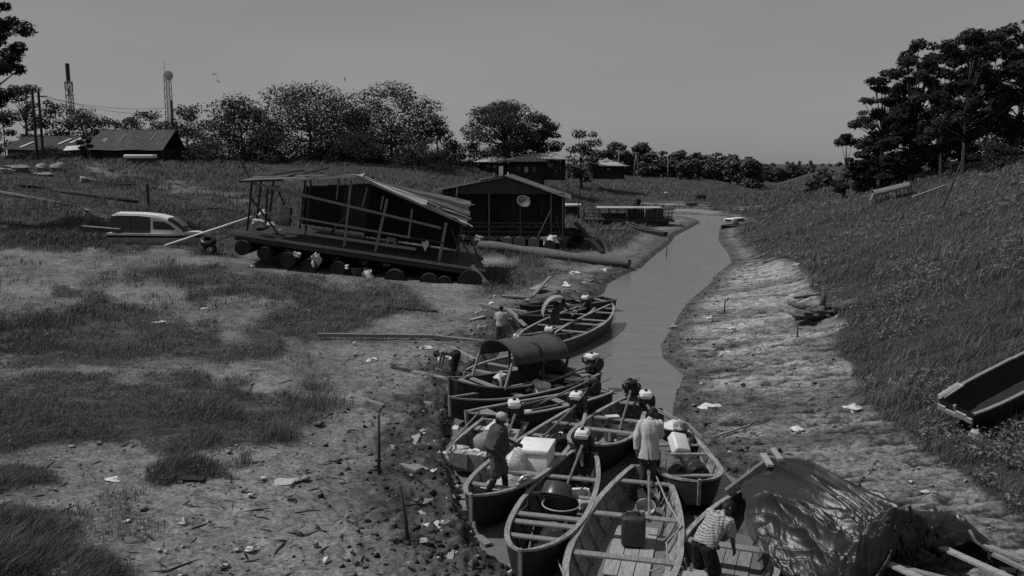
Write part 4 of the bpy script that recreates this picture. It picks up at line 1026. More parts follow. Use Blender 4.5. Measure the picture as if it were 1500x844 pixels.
for k, (b_, t, f_, dz, kind, s_, m, lab) in enumerate((
  (bK, .2, -.2, .12, 'bag', .5, 'sack', 'pale sack in the stern of the light canoe with four thwarts'), (bK, .30, .35, .12, 'bag', .4, 'sack_dark', 'dark bag near the stern of the light canoe with four thwarts'),
  (bL, .35, .2, .12, 'bag', .45, 'sacking', 'grey bag behind the motor of the half hidden canoe'), (bL, .75, 0, .12, 'bag', .5, 'sack_white', 'white bag in the bow of the half hidden canoe'),
  (bM, .15, .2, .3, 'bag', .6, 'sack_dark', 'dark bundle on the stern of the farthest canoe'), (bM, .28, -.2, .25, 'bag', .45, 'sack_white', 'white bag on the farthest dark canoe'), (bM2, .2, 0, .25, 'bag', .5, 'sacking', 'grey bundle in the old dark canoe'),
  (bN, .55, .2, .15, 'bag', .5, 'sack_white', 'pale bag in the open canoe behind the canopy boat'), (bJ, .62, 0, .15, 'bag', .5, 'sack_dark', 'dark bundle forward of the bright white bag in the long canoe'), (bJ, .30, .1, .2, 'bag', .5, 'sacking', 'grey bag between the motor and the bright white bag'),
  (bH, .33, .1, .15, 'bag', .5, 'sack_dark', 'dark sack before the box in the long narrow canoe'), (bH, .72, 0, .12, 'bag', .45, 'sacking', 'grey bag in the bow half of the long narrow canoe'),
  (bC, .12, .2, .15, 'bag', .55, 'sack_dark', 'dark heap under the motor of the cooler canoe'), (bC, .22, -.3, .15, 'bag', .4, 'sack_white', 'crumpled white bag near the stern of the cooler canoe'), (bC, .26, .35, .15, 'bag', .5, 'drum', 'grey bundle near the stern of the cooler canoe'), (bC, .52, .6, .15, 'bag', .4, 'sack_dark', 'dark rag on the right of the foam cooler'),
  (bB, .12, .2, .15, 'bag', .5, 'sack_dark', 'dark heap under the motor of the narrow basin canoe'), (bB, .33, .45, .15, 'bag', .35, 'sack_white', 'small white bag under the thwarts of the narrow basin canoe'), (bB, .52, .35, .2, 'bag', .4, 'sack_dark', 'dark rag beside the two basins'),
  (bA, .06, 0, .15, 'bag', .45, 'sack_dark', 'dark rag in the stern of the broad foreground canoe'), (bF, .75, -.7, .25, 'bag', .35, 'sack_dark', 'dark rag left of the grey drum'))):
    mb = MB(); mb.blob((0, 0, s_ * .2), (s_, s_ * .75, s_ * .55), 900 + k, .35, 12); place(mb, 'bundle', m, b_.at(t, f_, b_.zb(.5) + dz), lab, 'bundle', k * .8)
for k, (b_, t0, t1, f0, f1_, lab) in enumerate(((bK, .4, .8, .4, .2, 'paddle laid along the light canoe with four thwarts'), (bE, .5, .85, -.5, -.2, 'paddle lying in the bow of the nearly empty mid stream canoe'), (bB, .55, .9, -.55, -.2, 'paddle lying by the basins in the narrow canoe'), (bC, .2, .62, .65, .7, 'paddle laid along the right side of the cooler canoe'))):
    p, q = b_.at(t0, f0, b_.zb(.5) + .22), b_.at(t1, f1_, b_.zb(.5) + .2)
    e = thing('paddle', lab, 'paddle', p, (0, 0, 0)); d = q - p
    mb = MB(); mb.tube([(0, 0, 0), d], .018, 6); mb.build('paddle_shaft', 'wood', e)
    mb = MB(); mb.beam(d * .98, d * 1.28, .17, .02); mb.build('blade', 'wood_pale', e)
# ------------------------------------------------------------------ people: one continuous remeshed body each, clothes as children
class Fig:
    """a union of tapered limbs in figure space (metres, z up from the soles), fused by a remesh"""
    def __init__(s): s.mb = MB()
    def cap(s, a, b, ra, rb, n=12):
        a, b = Vector(a), Vector(b); d = b - a; L = d.length
        m = d.normalized().to_track_quat('Z', 'Y').to_matrix() if L > 1e-6 else Matrix.Identity(3)
        prof = [(ra * math.cos(t), -ra * math.sin(-t)) for t in ()]
        prof = []
        for k in range(6): t = -math.pi / 2 + k * math.pi / 10; prof.append((ra * math.cos(t), ra * math.sin(t)))
        for k in range(6): t = k * math.pi / 10; prof.append((rb * math.cos(t), L + rb * math.sin(t)))
        s.mb.lathe(prof, n, a, m); return s
    def chain(s, pts, rs):
        for i in range(len(pts) - 1): s.cap(pts[i], pts[i + 1], rs[i], rs[i + 1])
        return s
    def ell(s, c, size, rot=None):
        s.mb.blob(c, (size[0] * 2, size[1] * 2, size[2] * 2), 0, 0, 16, rot); return s
    def build(s, name, material, parent, voxel=.011, smooth=6, folds=0, seed=0):
        o = s.mb.build(name, material, parent, True)
        md = o.modifiers.new('fuse', 'REMESH'); md.mode = 'VOXEL'; md.voxel_size = voxel; md.use_smooth_shade = True
        sm = o.modifiers.new('soften', 'SMOOTH'); sm.iterations = smooth; sm.factor = .5
        dg = bpy.context.evaluated_depsgraph_get(); ev = o.evaluated_get(dg)
        me = bpy.data.meshes.new_from_object(ev); me.name = name
        o.modifiers.clear(); old = o.data; o.data = me
        if not me.materials: me.materials.append(M[material])
        if folds:
            co_ = np.empty(len(me.vertices) * 3); me.vertices.foreach_get('co', co_); co_ = co_.reshape(-1, 3)
            no_ = np.empty(len(me.vertices) * 3); me.vertices.foreach_get('normal', no_); no_ = no_.reshape(-1, 3)
            a = np.arctan2(co_[:, 1], co_[:, 0])
            f = fbm(co_[:, 0] * 9 + co_[:, 1] * 7 + seed, co_[:, 2] * 3 + a, 300 + seed, 3)
            f = 1 - np.abs(2 * f - 1) * 2
            co_ += no_ * (folds * (f - .3))[:, None]
            me.vertices.foreach_set('co', co_.ravel()); me.update()
        me.polygons.foreach_set('use_smooth', [True] * len(me.polygons))
        return o
def V(*a): return Vector(a)
def person(label, loc, rot, J, skin='skin', shirt=None, pants=None, hair='hair', cap=None, boots=None, long_sleeve=False, pant_len=1.0, group=None, bare=False, shirt_fit=.022, hem=.0, fat=1.0, bodyscale=1.0):
    """J: joints in figure space, facing -Y by default: pelvis, chest, neck, head, and (l|r) shoulder elbow wrist hip knee ankle; look = unit vector of the face"""
    e = thing('person', label, 'person', loc, (0, 0, rot), group)
    e.scale = (bodyscale,) * 3
    f = Fig(); P = J
    up = (P['neck'] - P['pelvis']).normalized()
    side = (P['lshoulder'] - P['rshoulder']).normalized()
    fwd = side.cross(up).normalized()   # which way the chest faces (+-)
    look = P['look'].normalized()
    mt = Matrix((side, up.cross(side).normalized(), up)).transposed()
    mid = P['pelvis'].lerp(P['neck'], .45)
    f.ell(P['pelvis'] + up * .02, (.165, .115, .13), mt); f.ell(mid, (.15 * fat, .11 * fat, .17), mt); f.ell(P['pelvis'].lerp(P['neck'], .72), (.175, .12, .17), mt)
    f.cap(P['lshoulder'], P['rshoulder'], .062, .062)
    f.cap(P['neck'] - up * .05, P['neck'] + (P['head'] - P['neck']) * .6, .06, .053)
    hd = P['head']
    hu = (hd - P['neck']).normalized(); hs = hu.cross(look).normalized(); lk = hs.cross(hu).normalized()
    hm = Matrix((hs, lk, hu)).transposed()
    f.ell(hd + hu * .015, (.076, .097, .108), hm); f.ell(hd + lk * .03 - hu * .06, (.056, .062, .06), hm)
    f.cap(hd + lk * .088 + hu * .005, hd + lk * .112 - hu * .03, .011, .017)                      # nose
    f.cap(hd + lk * .082 - hu * .068 + hs * .02, hd + lk * .082 - hu * .068 - hs * .02, .012, .012)  # mouth
    f.ell(hd + lk * .062 - hu * .10, (.028, .028, .022), hm)                                    # chin
    for sg in (-1, 1):
        f.ell(hd + hs * sg * .08 - hu * .005 - lk * .01, (.012, .024, .034), hm)                  # ears
        f.cap(hd + lk * .085 + hs * sg * .05 + hu * .028, hd + lk * .094 + hs * sg * .014 + hu * .026, .011, .011)   # brow
    for s_ in 'lr':
        f.chain([P[s_ + 'shoulder'], P[s_ + 'shoulder'].lerp(P[s_ + 'elbow'], .35), P[s_ + 'elbow']], [.058, .050, .040])
        f.chain([P[s_ + 'elbow'], P[s_ + 'elbow'].lerp(P[s_ + 'wrist'], .3), P[s_ + 'wrist']], [.040, .041, .028])
        f.chain([P[s_ + 'hip'], P[s_ + 'hip'].lerp(P[s_ + 'knee'], .4), P[s_ + 'knee']], [.092, .080, .056])
        f.chain([P[s_ + 'knee'], P[s_ + 'knee'].lerp(P[s_ + 'ankle'], .35), P[s_ + 'ankle']], [.055, .056, .036])
        an = P[s_ + 'ankle']; toe = P.get(s_ + 'toe', an + lk * .17 - V(0, 0, .05)); 
        td = V(toe.x - an.x, toe.y - an.y, 0).normalized()
        f.chain([an - V(0, 0, .045) - td * .05, an - V(0, 0, .05) + td * .08, an - V(0, 0, .062) + td * .17], [.036, .034, .024])
        # hand: palm, four fingers, thumb
        w_ = P[s_ + 'wrist']; hdv = (w_ - P[s_ + 'elbow']).normalized()
        hdv = P.get(s_ + 'hand', hdv).normalized()
        pn = P.get(s_ + 'palm', side * (1 if s_ == 'l' else -1)).normalized()
        ac = hdv.cross(pn).normalized(); pn = ac.cross(hdv).normalized()
        for q in (-.024, -.008, .008, .024): f.cap(w_ + hdv * .01 + ac * q * .6, w_ + hdv * .085 + ac * q * 1.15, .014, .0125, 8)
        for k, (q, ln) in enumerate(((-.032, .072), (-.011, .086), (.011, .080), (.032, .062))):
            a0 = w_ + hdv * .085 + ac * q; a1 = a0 + hdv * ln * .5 + ac * q * .12; a2 = a1 + hdv * ln * .38 - pn * ln * .32
            f.chain([a0, a1, a2], [.0105, .0098, .0085])
        t0 = w_ + hdv * .03 - ac * .028; t1 = t0 + (hdv * .6 - ac * .75 - pn * .2).normalized() * .04; f.chain([t0, t1, t1 + (hdv * .9 - ac * .2 - pn * .3).normalized() * .032], [.014, .0115, .0095])
    f.build('body', skin, e, .0085, 4)
    if shirt:
        g = Fig(); o_ = shirt_fit
        fw = mt.col[1]; T_ = (P['neck'] - P['pelvis']).length
        secs = []
        for q, wx, wy in ((-.06 - hem / T_ * 1.1, .168 + hem * .15, .125 + hem * .1), (.1, .166, .128), (.32, .162 * max(fat, 1), .122 * fat), (.55, .172, .124 + .01 * fat), (.75, .185, .124), (.9, .170, .105), (1.02, .085, .075)):
            c_ = P['pelvis'].lerp(P['neck'], q)
            secs.append([c_ + side * ((wx + o_) * math.cos(a)) + fw * ((wy + o_) * math.sin(a)) for a in np.linspace(0, 2 * math.pi, 20, endpoint=False)])
        vs_ = [p_ for r_ in secs for p_ in r_]; n_ = 20; fs_ = [tuple(range(n_)), tuple((len(secs) - 1) * n_ + k for k in range(n_))]
        for i in range(len(secs) - 1):
            for k in range(n_): fs_.append((i * n_ + k, i * n_ + (k + 1) % n_, (i + 1) * n_ + (k + 1) % n_, (i + 1) * n_ + k))
        g.mb.add(vs_, fs_)
        g.cap(P['lshoulder'], P['rshoulder'], .058 + o_ * .7, .058 + o_ * .7)
        g.cap(P['neck'] - up * .06, P['neck'] + up * .02, .085, .068)
        for s_ in 'lr':
            if long_sleeve:
                g.chain([P[s_ + 'shoulder'], P[s_ + 'elbow'], P[s_ + 'elbow'].lerp(P[s_ + 'wrist'], .9)], [.068 + o_ * .4, .055 + o_ * .4, .042 + o_ * .3])
            else:
                g.chain([P[s_ + 'shoulder'], P[s_ + 'shoulder'].lerp(P[s_ + 'elbow'], .72)], [.066 + o_ * .6, .060 + o_ * .6])
        g.build('shirt', shirt, e, .012, 3, folds=.022, seed=1)
    if pants:
        g = Fig()
        g.ell(P['pelvis'] + up * .02, (.178, .128, .13), mt)
        for s_ in 'lr':
            kn, an = P[s_ + 'knee'], P[s_ + 'ankle']
            if pant_len > .6:
                g.chain([P[s_ + 'hip'], kn, kn.lerp(an, (pant_len - .5) * 2 * .93)], [.108, .078, .062])
            else:
                g.chain([P[s_ + 'hip'], P[s_ + 'hip'].lerp(kn, pant_len * 2)], [.125, .115])
        g.build('trousers' if pant_len > .6 else 'shorts', pants, e, .012, 3, folds=.014, seed=3)
    if boots:
        for s_ in 'lr':
            kn, an = P[s_ + 'knee'], P[s_ + 'ankle']; toe = P.get(s_ + 'toe', an + lk * .17 - V(0, 0, .05)); td = V(toe.x - an.x, toe.y - an.y, 0).normalized()
            g = Fig(); g.chain([kn.lerp(an, .22), kn.lerp(an, .6), an], [.068, .062, .05]); g.chain([an - V(0, 0, .04) - td * .05, an - V(0, 0, .04) + td * .09, an - V(0, 0, .055) + td * .18], [.048, .046, .036])
            g.build('boot', boots, e, .012, 3)
    if hair:
        g = Fig(); g.ell(hd + hu * .045 - lk * .018, (.084, .098, .088), hm); g.ell(hd - lk * .045 - hu * .01, (.074, .062, .085), hm)
        g.ell(hd + hu * .085 + lk * .035, (.06, .05, .032), hm)
        g.build('hair', hair, e, .010, 2, folds=.012, seed=5)
    if cap:
        g = Fig(); g.ell(hd + hu * .055 - lk * .005, (.097, .117, .093), hm)
        for q in (-.05, -.025, 0, .025, .05): g.cap(hd + hu * .045 + hs * q + lk * .07, hd + hu * .028 + hs * q * .8 + lk * (.175 - abs(q) * .5), .010, .008, 8)
        g.build('cap', cap, e, .009, 3)
    return e
def stand(look=(0, 1, -.3), lean=(0, 0), larm=None, rarm=None, stance=.2, sx=0, twist=0, h=1.0):
    """an upright figure facing +Y; x is its right hand side"""
    lx, ly = lean
    J = dict(pelvis=V(0, 0, .90), neck=V(lx, ly, 1.43), look=V(*look))
    J['head'] = J['neck'] + V(lx * .2, .03 + ly * .3, .145)
    ct, st = math.cos(twist), math.sin(twist)
    for s_, g in (('l', -1), ('r', 1)):
        sh = J['neck'] + V(g * .185 * ct, g * .185 * st, -.055)
        J[s_ + 'shoulder'] = sh
        J[s_ + 'elbow'] = sh + V(g * .05, -.02, -.28); J[s_ + 'wrist'] = sh + V(g * .05, .05, -.53)
        J[s_ + 'hip'] = V(g * .09, 0, .86); J[s_ + 'knee'] = V(g * (.06 + stance / 4), .02, .48); J[s_ + 'ankle'] = V(g * (.05 + stance / 2), 0, .085)
        J[s_ + 'toe'] = J[s_ + 'ankle'] + V(g * .02, .17, -.05)
    return J

# man in cap and rubber boots on the dark canoe: faces right, walking stance, arms in front
J = stand(look=(.05, 1, -.35), lean=(0, .05))
J['lknee'] = V(-.08, .16, .50); J['lankle'] = V(-.10, .20, .085); J['ltoe'] = J['lankle'] + V(0, .17, -.05)
J['rknee'] = V(.09, -.02, .48); J['rankle'] = V(.10, -.22, .085); J['rtoe'] = J['rankle'] + V(0, .17, -.05)
J['relbow'] = J['rshoulder'] + V(.06, -.06, -.28); J['rwrist'] = J['relbow'] + V(-.02, .12, -.23)
J['lelbow'] = J['lshoulder'] + V(-.03, .12, -.25); J['lwrist'] = J['lelbow'] + V(.02, .22, -.10)
p = gp(727, 729, .38)
person('man in grey cap and dark t-shirt standing in rubber boots beside the foam cooler', p - V(0, 0, .02), R(-84), J, 'skin_dark', 'shirt_mid', 'shorts', 'hair', 'cap', 'boots', pant_len=.42, fat=1.6, shirt_fit=.06, bodyscale=1.04)
# man in the pale shirt, back to the camera, head turned right and down
J = stand(look=(.8, .55, -.55), lean=(.02, .04), stance=.12)
J['lelbow'] = J['lshoulder'] + V(-.09, -.06, -.27); J['lwrist'] = J['lelbow'] + V(.0, -.02, -.27)
J['relbow'] = J['rshoulder'] + V(.04, .10, -.26); J['rwrist'] = J['relbow'] + V(-.04, .20, -.12)
J['head'] += V(.05, .03, -.01)
p = bA.mw.inverted() @ gp(949, 706, .45); p = bA.mw @ V(p.x, p.y, bA.zt(.15) - .22)
person('dark haired man in loose pale long-sleeved shirt and patched jeans, back turned, looking down', p, R(-8), J, 'skin_dark', 'shirt_pale', 'jeans', 'hair', None, 'boots', True, .92, shirt_fit=.03, hem=.20)
# man in the striped shirt bending over the cluttered canoe, facing right and away
J = stand(look=(.3, .8, -.9), lean=(.02, .34), stance=.35)
J['neck'] = V(.02, .40, 1.30); J['head'] = V(.03, .55, 1.38)
for s_, g in (('l', -1), ('r', 1)):
    J[s_ + 'shoulder'] = J['neck'] + V(g * .19, -.05, -.04)
    J[s_ + 'elbow'] = J[s_ + 'shoulder'] + V(g * .04, .06, -.28); J[s_ + 'wrist'] = J[s_ + 'elbow'] + V(-g * .04, .10, -.24)
    J[s_ + 'knee'] = V(g * .15, .10, .48); J[s_ + 'ankle'] = V(g * .19, -.05, .085); J[s_ + 'toe'] = J[s_ + 'ankle'] + V(0, .17, -.05)
p = gp(1028, 874, .05)
person('man in dark cap, striped t-shirt and black shorts bending over in the cluttered canoe', p, R(-52), J, 'skin_dark', 'shirt_striped', 'black_cloth', 'hair', 'black_cloth', None, False, .49, shirt_fit=.03, fat=1.1)
# man in light t-shirt on the rubbish, back to the camera
J = stand(look=(.2, 1, -.4), lean=(.02, .06), stance=.3)
J['relbow'] = J['rshoulder'] + V(.12, .06, -.24); J['rwrist'] = J['relbow'] + V(.10, .12, -.14)
p = tp(733, 508); 
person('man in light t-shirt and dark cap on the rubbish bank, back turned', p, R(-5), J, 'skin_dark', 'shirt_light', 'shorts', 'hair', 'black_cloth', None, False, .6, bodyscale=.92)
# shirtless man bending down on the mud, facing left
J = stand(look=(0, .4, -1), stance=.3)
J['pelvis'] = V(0, -.02, .86); J['neck'] = V(0, .46, .92); J['head'] = V(0, .60, .84); J['look'] = V(0, .25, -1)
for s_, g in (('l', -1), ('r', 1)):
    J[s_ + 'shoulder'] = J['neck'] + V(g * .18, -.06, .0); J[s_ + 'elbow'] = J[s_ + 'shoulder'] + V(g * .02, .06, -.27); J[s_ + 'wrist'] = J[s_ + 'elbow'] + V(0, .06, -.24)
    J[s_ + 'hip'] = V(g * .09, -.02, .83); J[s_ + 'knee'] = V(g * .11, .10 if g > 0 else .02, .46); J[s_ + 'ankle'] = V(g * .13, .10 if g > 0 else -.14, .085); J[s_ + 'toe'] = J[s_ + 'ankle'] + V(0, .17, -.05)
p = tp(668, 556)
person('bare backed man bent double over the mud behind the canopy boat', p - V(0, 0, .03), R(78), J, 'skin', None, 'black_cloth', 'hair', None, None, False, .55)
# man stooping under a curved sheet
J = stand(look=(.9, .4, -.5), lean=(.22, .10), stance=.2)
J['neck'] = V(.26, .12, 1.34); J['head'] = V(.36, .16, 1.44)
for s_, g in (('l', -1), ('r', 1)): J[s_ + 'shoulder'] = J['neck'] + V(g * .18, 0, -.05)
J['relbow'] = J['rshoulder'] + V(.16, .06, -.20); J['rwrist'] = J['relbow'] + V(.02, .12, .18)
J['lelbow'] = J['lshoulder'] + V(-.16, -.04, -.16); J['lwrist'] = J['lelbow'] + V(.03, -.02, .24)
p = bL.at(.55, .1, .1)
person('man in dark clothes standing under a big curved sheet', p, R(-20), J, 'skin_dark', 'shirt_mid', 'shorts', 'hair', None, None, False, .6, bodyscale=.9)
rows = []
for i in range(9):
    y = -.35 + .7 * i / 8
    rows.append([(-.62 * math.cos(a) + .12, y, .78 + .72 * math.sin(a)) for a in np.linspace(R(-8), R(112), 16)])
mb = MB(); mb.sheet(rows, .025); o = mb.build('curved_sheet', 'sacking', None, True); o.location = p; o.rotation_euler = (0, 0, R(6))
tag(o, 'curved pale edged sheet carried over the back of the man in dark clothes', 'sheet')
# ------------------------------------------------------------------ the tilted raft house
def local_frame(u0, v0, du, dv, ppm):
    """photo pixels of a facade -> its own x (along the floor) and height"""
    L = math.hypot(du, dv); c, s = du / L, dv / L
    def f(u, v):
        a, b = u - u0, v - v0
        return (a * c + b * s) / ppm, (a * s - b * c) / ppm
    return f, math.atan2(dv, du)
H1Y = 46.0
base = atY(345, 339, H1Y)
ppm = F / (H1Y * CP + (CAMZ - base.z) * SP)
f1, tilt1 = local_frame(345, 339, 360, 55, ppm)
e = thing('raft_house', 'tilted derelict raft house with an open timber frame and tin roof', 'raft house', base, (0, tilt1, R(3)))
def LP(u, v, y=0): x, h = f1(u, v); return Vector((x, y, h))
DEP = 6.6
def add(name, m, fn, parent=None, smooth=False):
    mb = MB(); fn(mb); return mb.build(name, m, parent or e, smooth)
# deck of planks on joists
xl, xr = -.3, f1(706, 394)[0]
n = 22
def deck(mb):
    for k in range(n):
        y0 = -.45 + (DEP + .7) * k / n; x0 = xl + random.uniform(-.25, .15); x1 = xr + random.uniform(-.3, .2)
        mb.box(((x0 + x1) / 2, y0 + .16, -.03 + random.uniform(-.008, .008)), (x1 - x0, (DEP + .7) / n - .02, .05))
add('deck', 'wood_dark', deck)
add('edge_beam', 'wood', lambda mb: mb.beam((xl, -.47, -.10), (xr + .2, -.47, -.12), .1, .13))
add('edge_beam', 'wood_dark', lambda mb: mb.beam((xl + .4, -.40, -.30), (xr, -.40, -.34), .16, .2))
for k in range(5): add('joist', 'wood_dark', lambda mb, k=k: mb.beam((xl + .6 + k * (xr - xl - 1.2) / 4, -.35, -.28), (xl + .6 + k * (xr - xl - 1.2) / 4, DEP, -.28), .16, .18))
# roof: ridge runs back
rx, rh = f1(525, 259); lx_, lh = f1(356, 266); ex, eh = f1(684, 329)
warp, rx_ = 0, 0
def slope(mb, xa, za, xb, zb, y0, y1, nx=10, ny=52, amp=.018, th=.012, sagk=0):
    rows = []
    for i in range(ny + 1):
        y = y0 + (y1 - y0) * i / ny
        row = []
        for j in range(nx + 1):
            t = j / nx
            row.append((xa + (xb - xa) * t, y, za + (zb - za) * t + warp * y * (t * 1.5 - .5 if xb > xa else 0) * (1 if xa >= rx_ - .4 else 0) + (0 if xa >= rx_ - .4 else .8 * warp * y * (1 - t)) + amp * math.sin(i * math.pi / 2 * 1.0) + sagk * math.sin(t * math.pi) * -1 + .02 * math.sin(i * .37 + j)))
        rows.append(row)
    mb.sheet(rows, th)
tr = []
warp, rx_ = .13, rx
# corrugated strips laid side by side: pale along the front edge, darker behind
strips = [(-.35, 1.05, 'tin_pale', 1), (1.0, 1.6, 'tin', .97), (1.55, 2.3, 'tin_dark', 1.0), (2.25, 3.6, 'tin', 1.0), (3.55, 5.1, 'tin_dark', 1.0), (5.05, 6.9, 'tin', 1.0)]
for k, (ya, yb, m, lf) in enumerate(strips):
    m1 = m
    if k == 0:
        sp_ = .62
        add('roof_sheet', 'tin_pale', lambda mb: slope(mb, rx, rh + .03, rx + (ex - rx) * sp_, rh + (eh - rh) * sp_ + .03, ya, yb, ny=14))
        add('roof_sheet', 'tin', lambda mb: slope(mb, rx + (ex - rx) * (sp_ - .03), rh + (eh - rh) * (sp_ - .03), ex, eh, ya, yb, ny=14))
        add('roof_sheet', 'tin_pale', lambda mb: slope(mb, rx + (ex - rx) * .85, rh + (eh - rh) * .85 + .03, ex + .3, eh - .06, ya - .06, ya + .3, ny=6))
    elif k in (1,):
        add('roof_sheet', 'tin_pale', lambda mb: slope(mb, rx + .25, rh + .05, rx + (ex - rx) * .62, rh + (eh - rh) * .62 + .06, ya, ya + .28, ny=6))
        add('roof_sheet', 'tin_dark', lambda mb: slope(mb, rx, rh + .02, ex + .15, eh - .03, ya + .1, yb, ny=14))
        add('roof_sheet', 'tin_pale', lambda mb: slope(mb, rx + (ex - rx) * .45, rh + (eh - rh) * .45 + .07, ex + .2, eh + .02, yb - .16, yb, ny=4))
    else:
        add('roof_sheet', m, lambda mb: slope(mb, rx, rh + .02 + .01 * k, ex + .1 * (k % 2), eh - .02 + .012 * k, ya, yb, ny=18))
    if k != 4 : add('roof_sheet', 'tin_dark' if k % 2 else 'tin', lambda mb: slope(mb, lx_ + .1 * (k % 3), lh + .01 * k, rx, rh + .015 * k, ya, yb, ny=14))
add('roof_sheet', 'tin_pale', lambda mb: slope(mb, rx + (ex - rx) * .36, rh + (eh - rh) * .36 + .1, ex + .32, eh + .08, 5.6, 5.8, ny=4))
add('ridge_cap', 'tin_pale', lambda mb: slope(mb, rx - .35, rh - .03 + .05, rx + .25, rh + .06, -.38, .9, nx=4, ny=8))
add('barge_board', 'tin_pale', lambda mb: mb.beam(Vector((f1(420, 263)[0], -.40, f1(420, 264)[1])), (rx, -.40, rh + .0), .05, .12))
add('barge_board', 'wood_black', lambda mb: mb.beam((lx_, -.39, lh - .02), Vector((f1(420, 263)[0], -.39, f1(420, 264)[1])), .05, .10))
add('barge_board', 'wood', lambda mb: mb.beam((rx, -.40, rh - .04), (ex, -.40, eh - .06), .05, .10))
add('roof_patch', 'tin_pale', lambda mb: mb.box(Vector((f1(634, 304)[0], .15, f1(634, 302)[1] + .06)), (.75, .35, .015), roty(math.atan2(rh - eh, ex - rx))))
for (a, b_) in (((395, 258), (440, 252)), ((412, 262), (428, 258)), ((440, 256), (476, 249))):
    add('loose_board', 'wood_black', lambda mb: mb.beam(LP(*a, 1.2) + Vector((0, 0, .02)), LP(*b_, 1.6) + Vector((0, 0, .06)), .16, .06))
# posts and rails of the front
for (a, b_, w_, m) in (((372, 268), (362, 338), .09, 'wood_black'), ((394, 276), (389, 328), .10, 'wood_dark'), ((457, 263), (446, 344), .08, 'wood_dark'), ((515, 265), (502, 362), .11, 'wood'),
                       ((567, 292), (547, 372), .13, 'wood'), ((603, 307), (597, 349), .10, 'wood'), ((653, 327), (641, 386), .16, 'wood'), ((497, 263), (493, 293), .06, 'wood'), ((538, 276), (530, 304), .06, 'wood'), ((561, 288), (557, 308), .08, 'wood')):
    add('post', m, lambda mb: mb.beam(LP(*a), LP(*b_), w_, w_, up=(0, 1, 0)))
for (a, b_, w_, m) in (((374, 269), (645, 335), .13, 'wood'), ((391, 311), (600, 349), .11, 'wood'), ((600, 349), (648, 357), .09, 'wood_dark'), ((370, 290), (408, 344), .10, 'wood_dark')):
    add('rail', m, lambda mb: mb.beam(LP(*a, -.09), LP(*b_, -.09), .05, w_, up=(0, 0, 1)))
# rear frame and walls
for xk in (.3, 2.2, 4.2, 6.2, 8.2, 10.2, 12.0):
    hh = rh - abs(xk - rx) * ((rh - lh) / (rx - lx_) if xk < rx else (rh - eh) / (ex - rx)) - .08
    add('post', 'wood_dark', lambda mb: mb.beam((xk, DEP - .1, 0), (xk, DEP - .1, hh), .11, .11, up=(0, 1, 0)))
    if xk in (.3, 12.0): add('post', 'wood_dark', lambda mb: mb.beam((xk, DEP * .5, 0), (xk, DEP * .5, hh), .11, .11, up=(0, 1, 0)))
def wall(mb, xa, xb, z0, z1, y):
    k = int((xb - xa) / .24)
    for i in range(k):
        x = xa + (xb - xa) * (i + .5) / k
        hh = rh - abs(x - rx) * ((rh - lh) / (rx - lx_) if x < rx else (rh - eh) / (ex - rx)) - .12 - .5 * warp * y
        mb.box((x, y + random.uniform(-.012, .012), (z0 + min(z1, hh)) / 2 + random.uniform(-.02, .02)), ((xb - xa) / k + .006, .025 + .01 * (i % 2), min(z1, hh) - z0))
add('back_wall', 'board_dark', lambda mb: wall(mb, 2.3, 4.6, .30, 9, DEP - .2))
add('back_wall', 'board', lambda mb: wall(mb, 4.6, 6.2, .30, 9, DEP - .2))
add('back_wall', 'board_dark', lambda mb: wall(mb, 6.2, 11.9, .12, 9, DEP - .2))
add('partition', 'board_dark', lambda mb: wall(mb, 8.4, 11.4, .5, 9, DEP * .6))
add('floor_edge', 'wood_pale', lambda mb: mb.beam((2.9, DEP - .05, .10), (6.1, DEP - .05, .06), .1, .16))
add('brace', 'wood', lambda mb: mb.beam((4.6, DEP * .6, .5), (5.4, DEP * .6, 1.6), .05, .08))
add('brace', 'wood_dark', lambda mb: mb.beam((.5, DEP - .2, 2.4), (1.7, DEP - .2, .3), .07, .09))
# right end: ladder-like rack and leaning poles
for k in range(4): add('rack_rail', 'wood', lambda mb: mb.beam((12.05, .4, .6 + .38 * k), (12.05, 3.4, .6 + .38 * k), .04, .07))
for a, b_ in (((672, 345), (694, 392)), ((684, 340), (722, 432)), ((660, 336), (680, 388))):
    add('prop', 'wood_dark', lambda mb: mb.beam(LP(*a, .2), LP(*b_, -.3), .09, .09, up=(0, 1, 0)))
add('prop', 'wood', lambda mb: mb.beam(LP(690, 390, -.5), LP(728, 434, -.9), .24, .07, up=(0, 1, 0)))
# log floats, seen end-on under the deck
for (u, v, r_) in ((359, 362, 11), (389, 369, 10), (424, 378, 10), (455, 388, 10), (495, 393, 12), (534, 402, 11), (577, 408, 15), (627, 414, 14), (650, 416, 13), (688, 416, 17)):
    x, h = f1(u, v); rr_ = r_ / ppm
    y0 = -.45 - random.uniform(0, .6); rr_ *= random.uniform(.86, 1.12); h += random.uniform(-.06, .04)
    add('log_float', 'log_dark', lambda mb: mb.tube([(x, y0, h), (x + .05, 2.5, h + .02), (x - .05, DEP + .4, h)], [rr_, rr_ * 1.05, rr_ * .95], 14), None, True).data.set_sharp_from_angle(angle=R(40))
for i_ in range(3): add('cross_log', 'log_dark', lambda mb: mb.tube([(xl + .5, .6 + 2.6 * i_, -.5), (xr - .6, .6 + 2.6 * i_, -.55)], .14, 8))
W1 = Matrix.LocRotScale(e.location, e.rotation_euler, None)
def in1(u, v, y): return W1 @ LP(u, v, y)
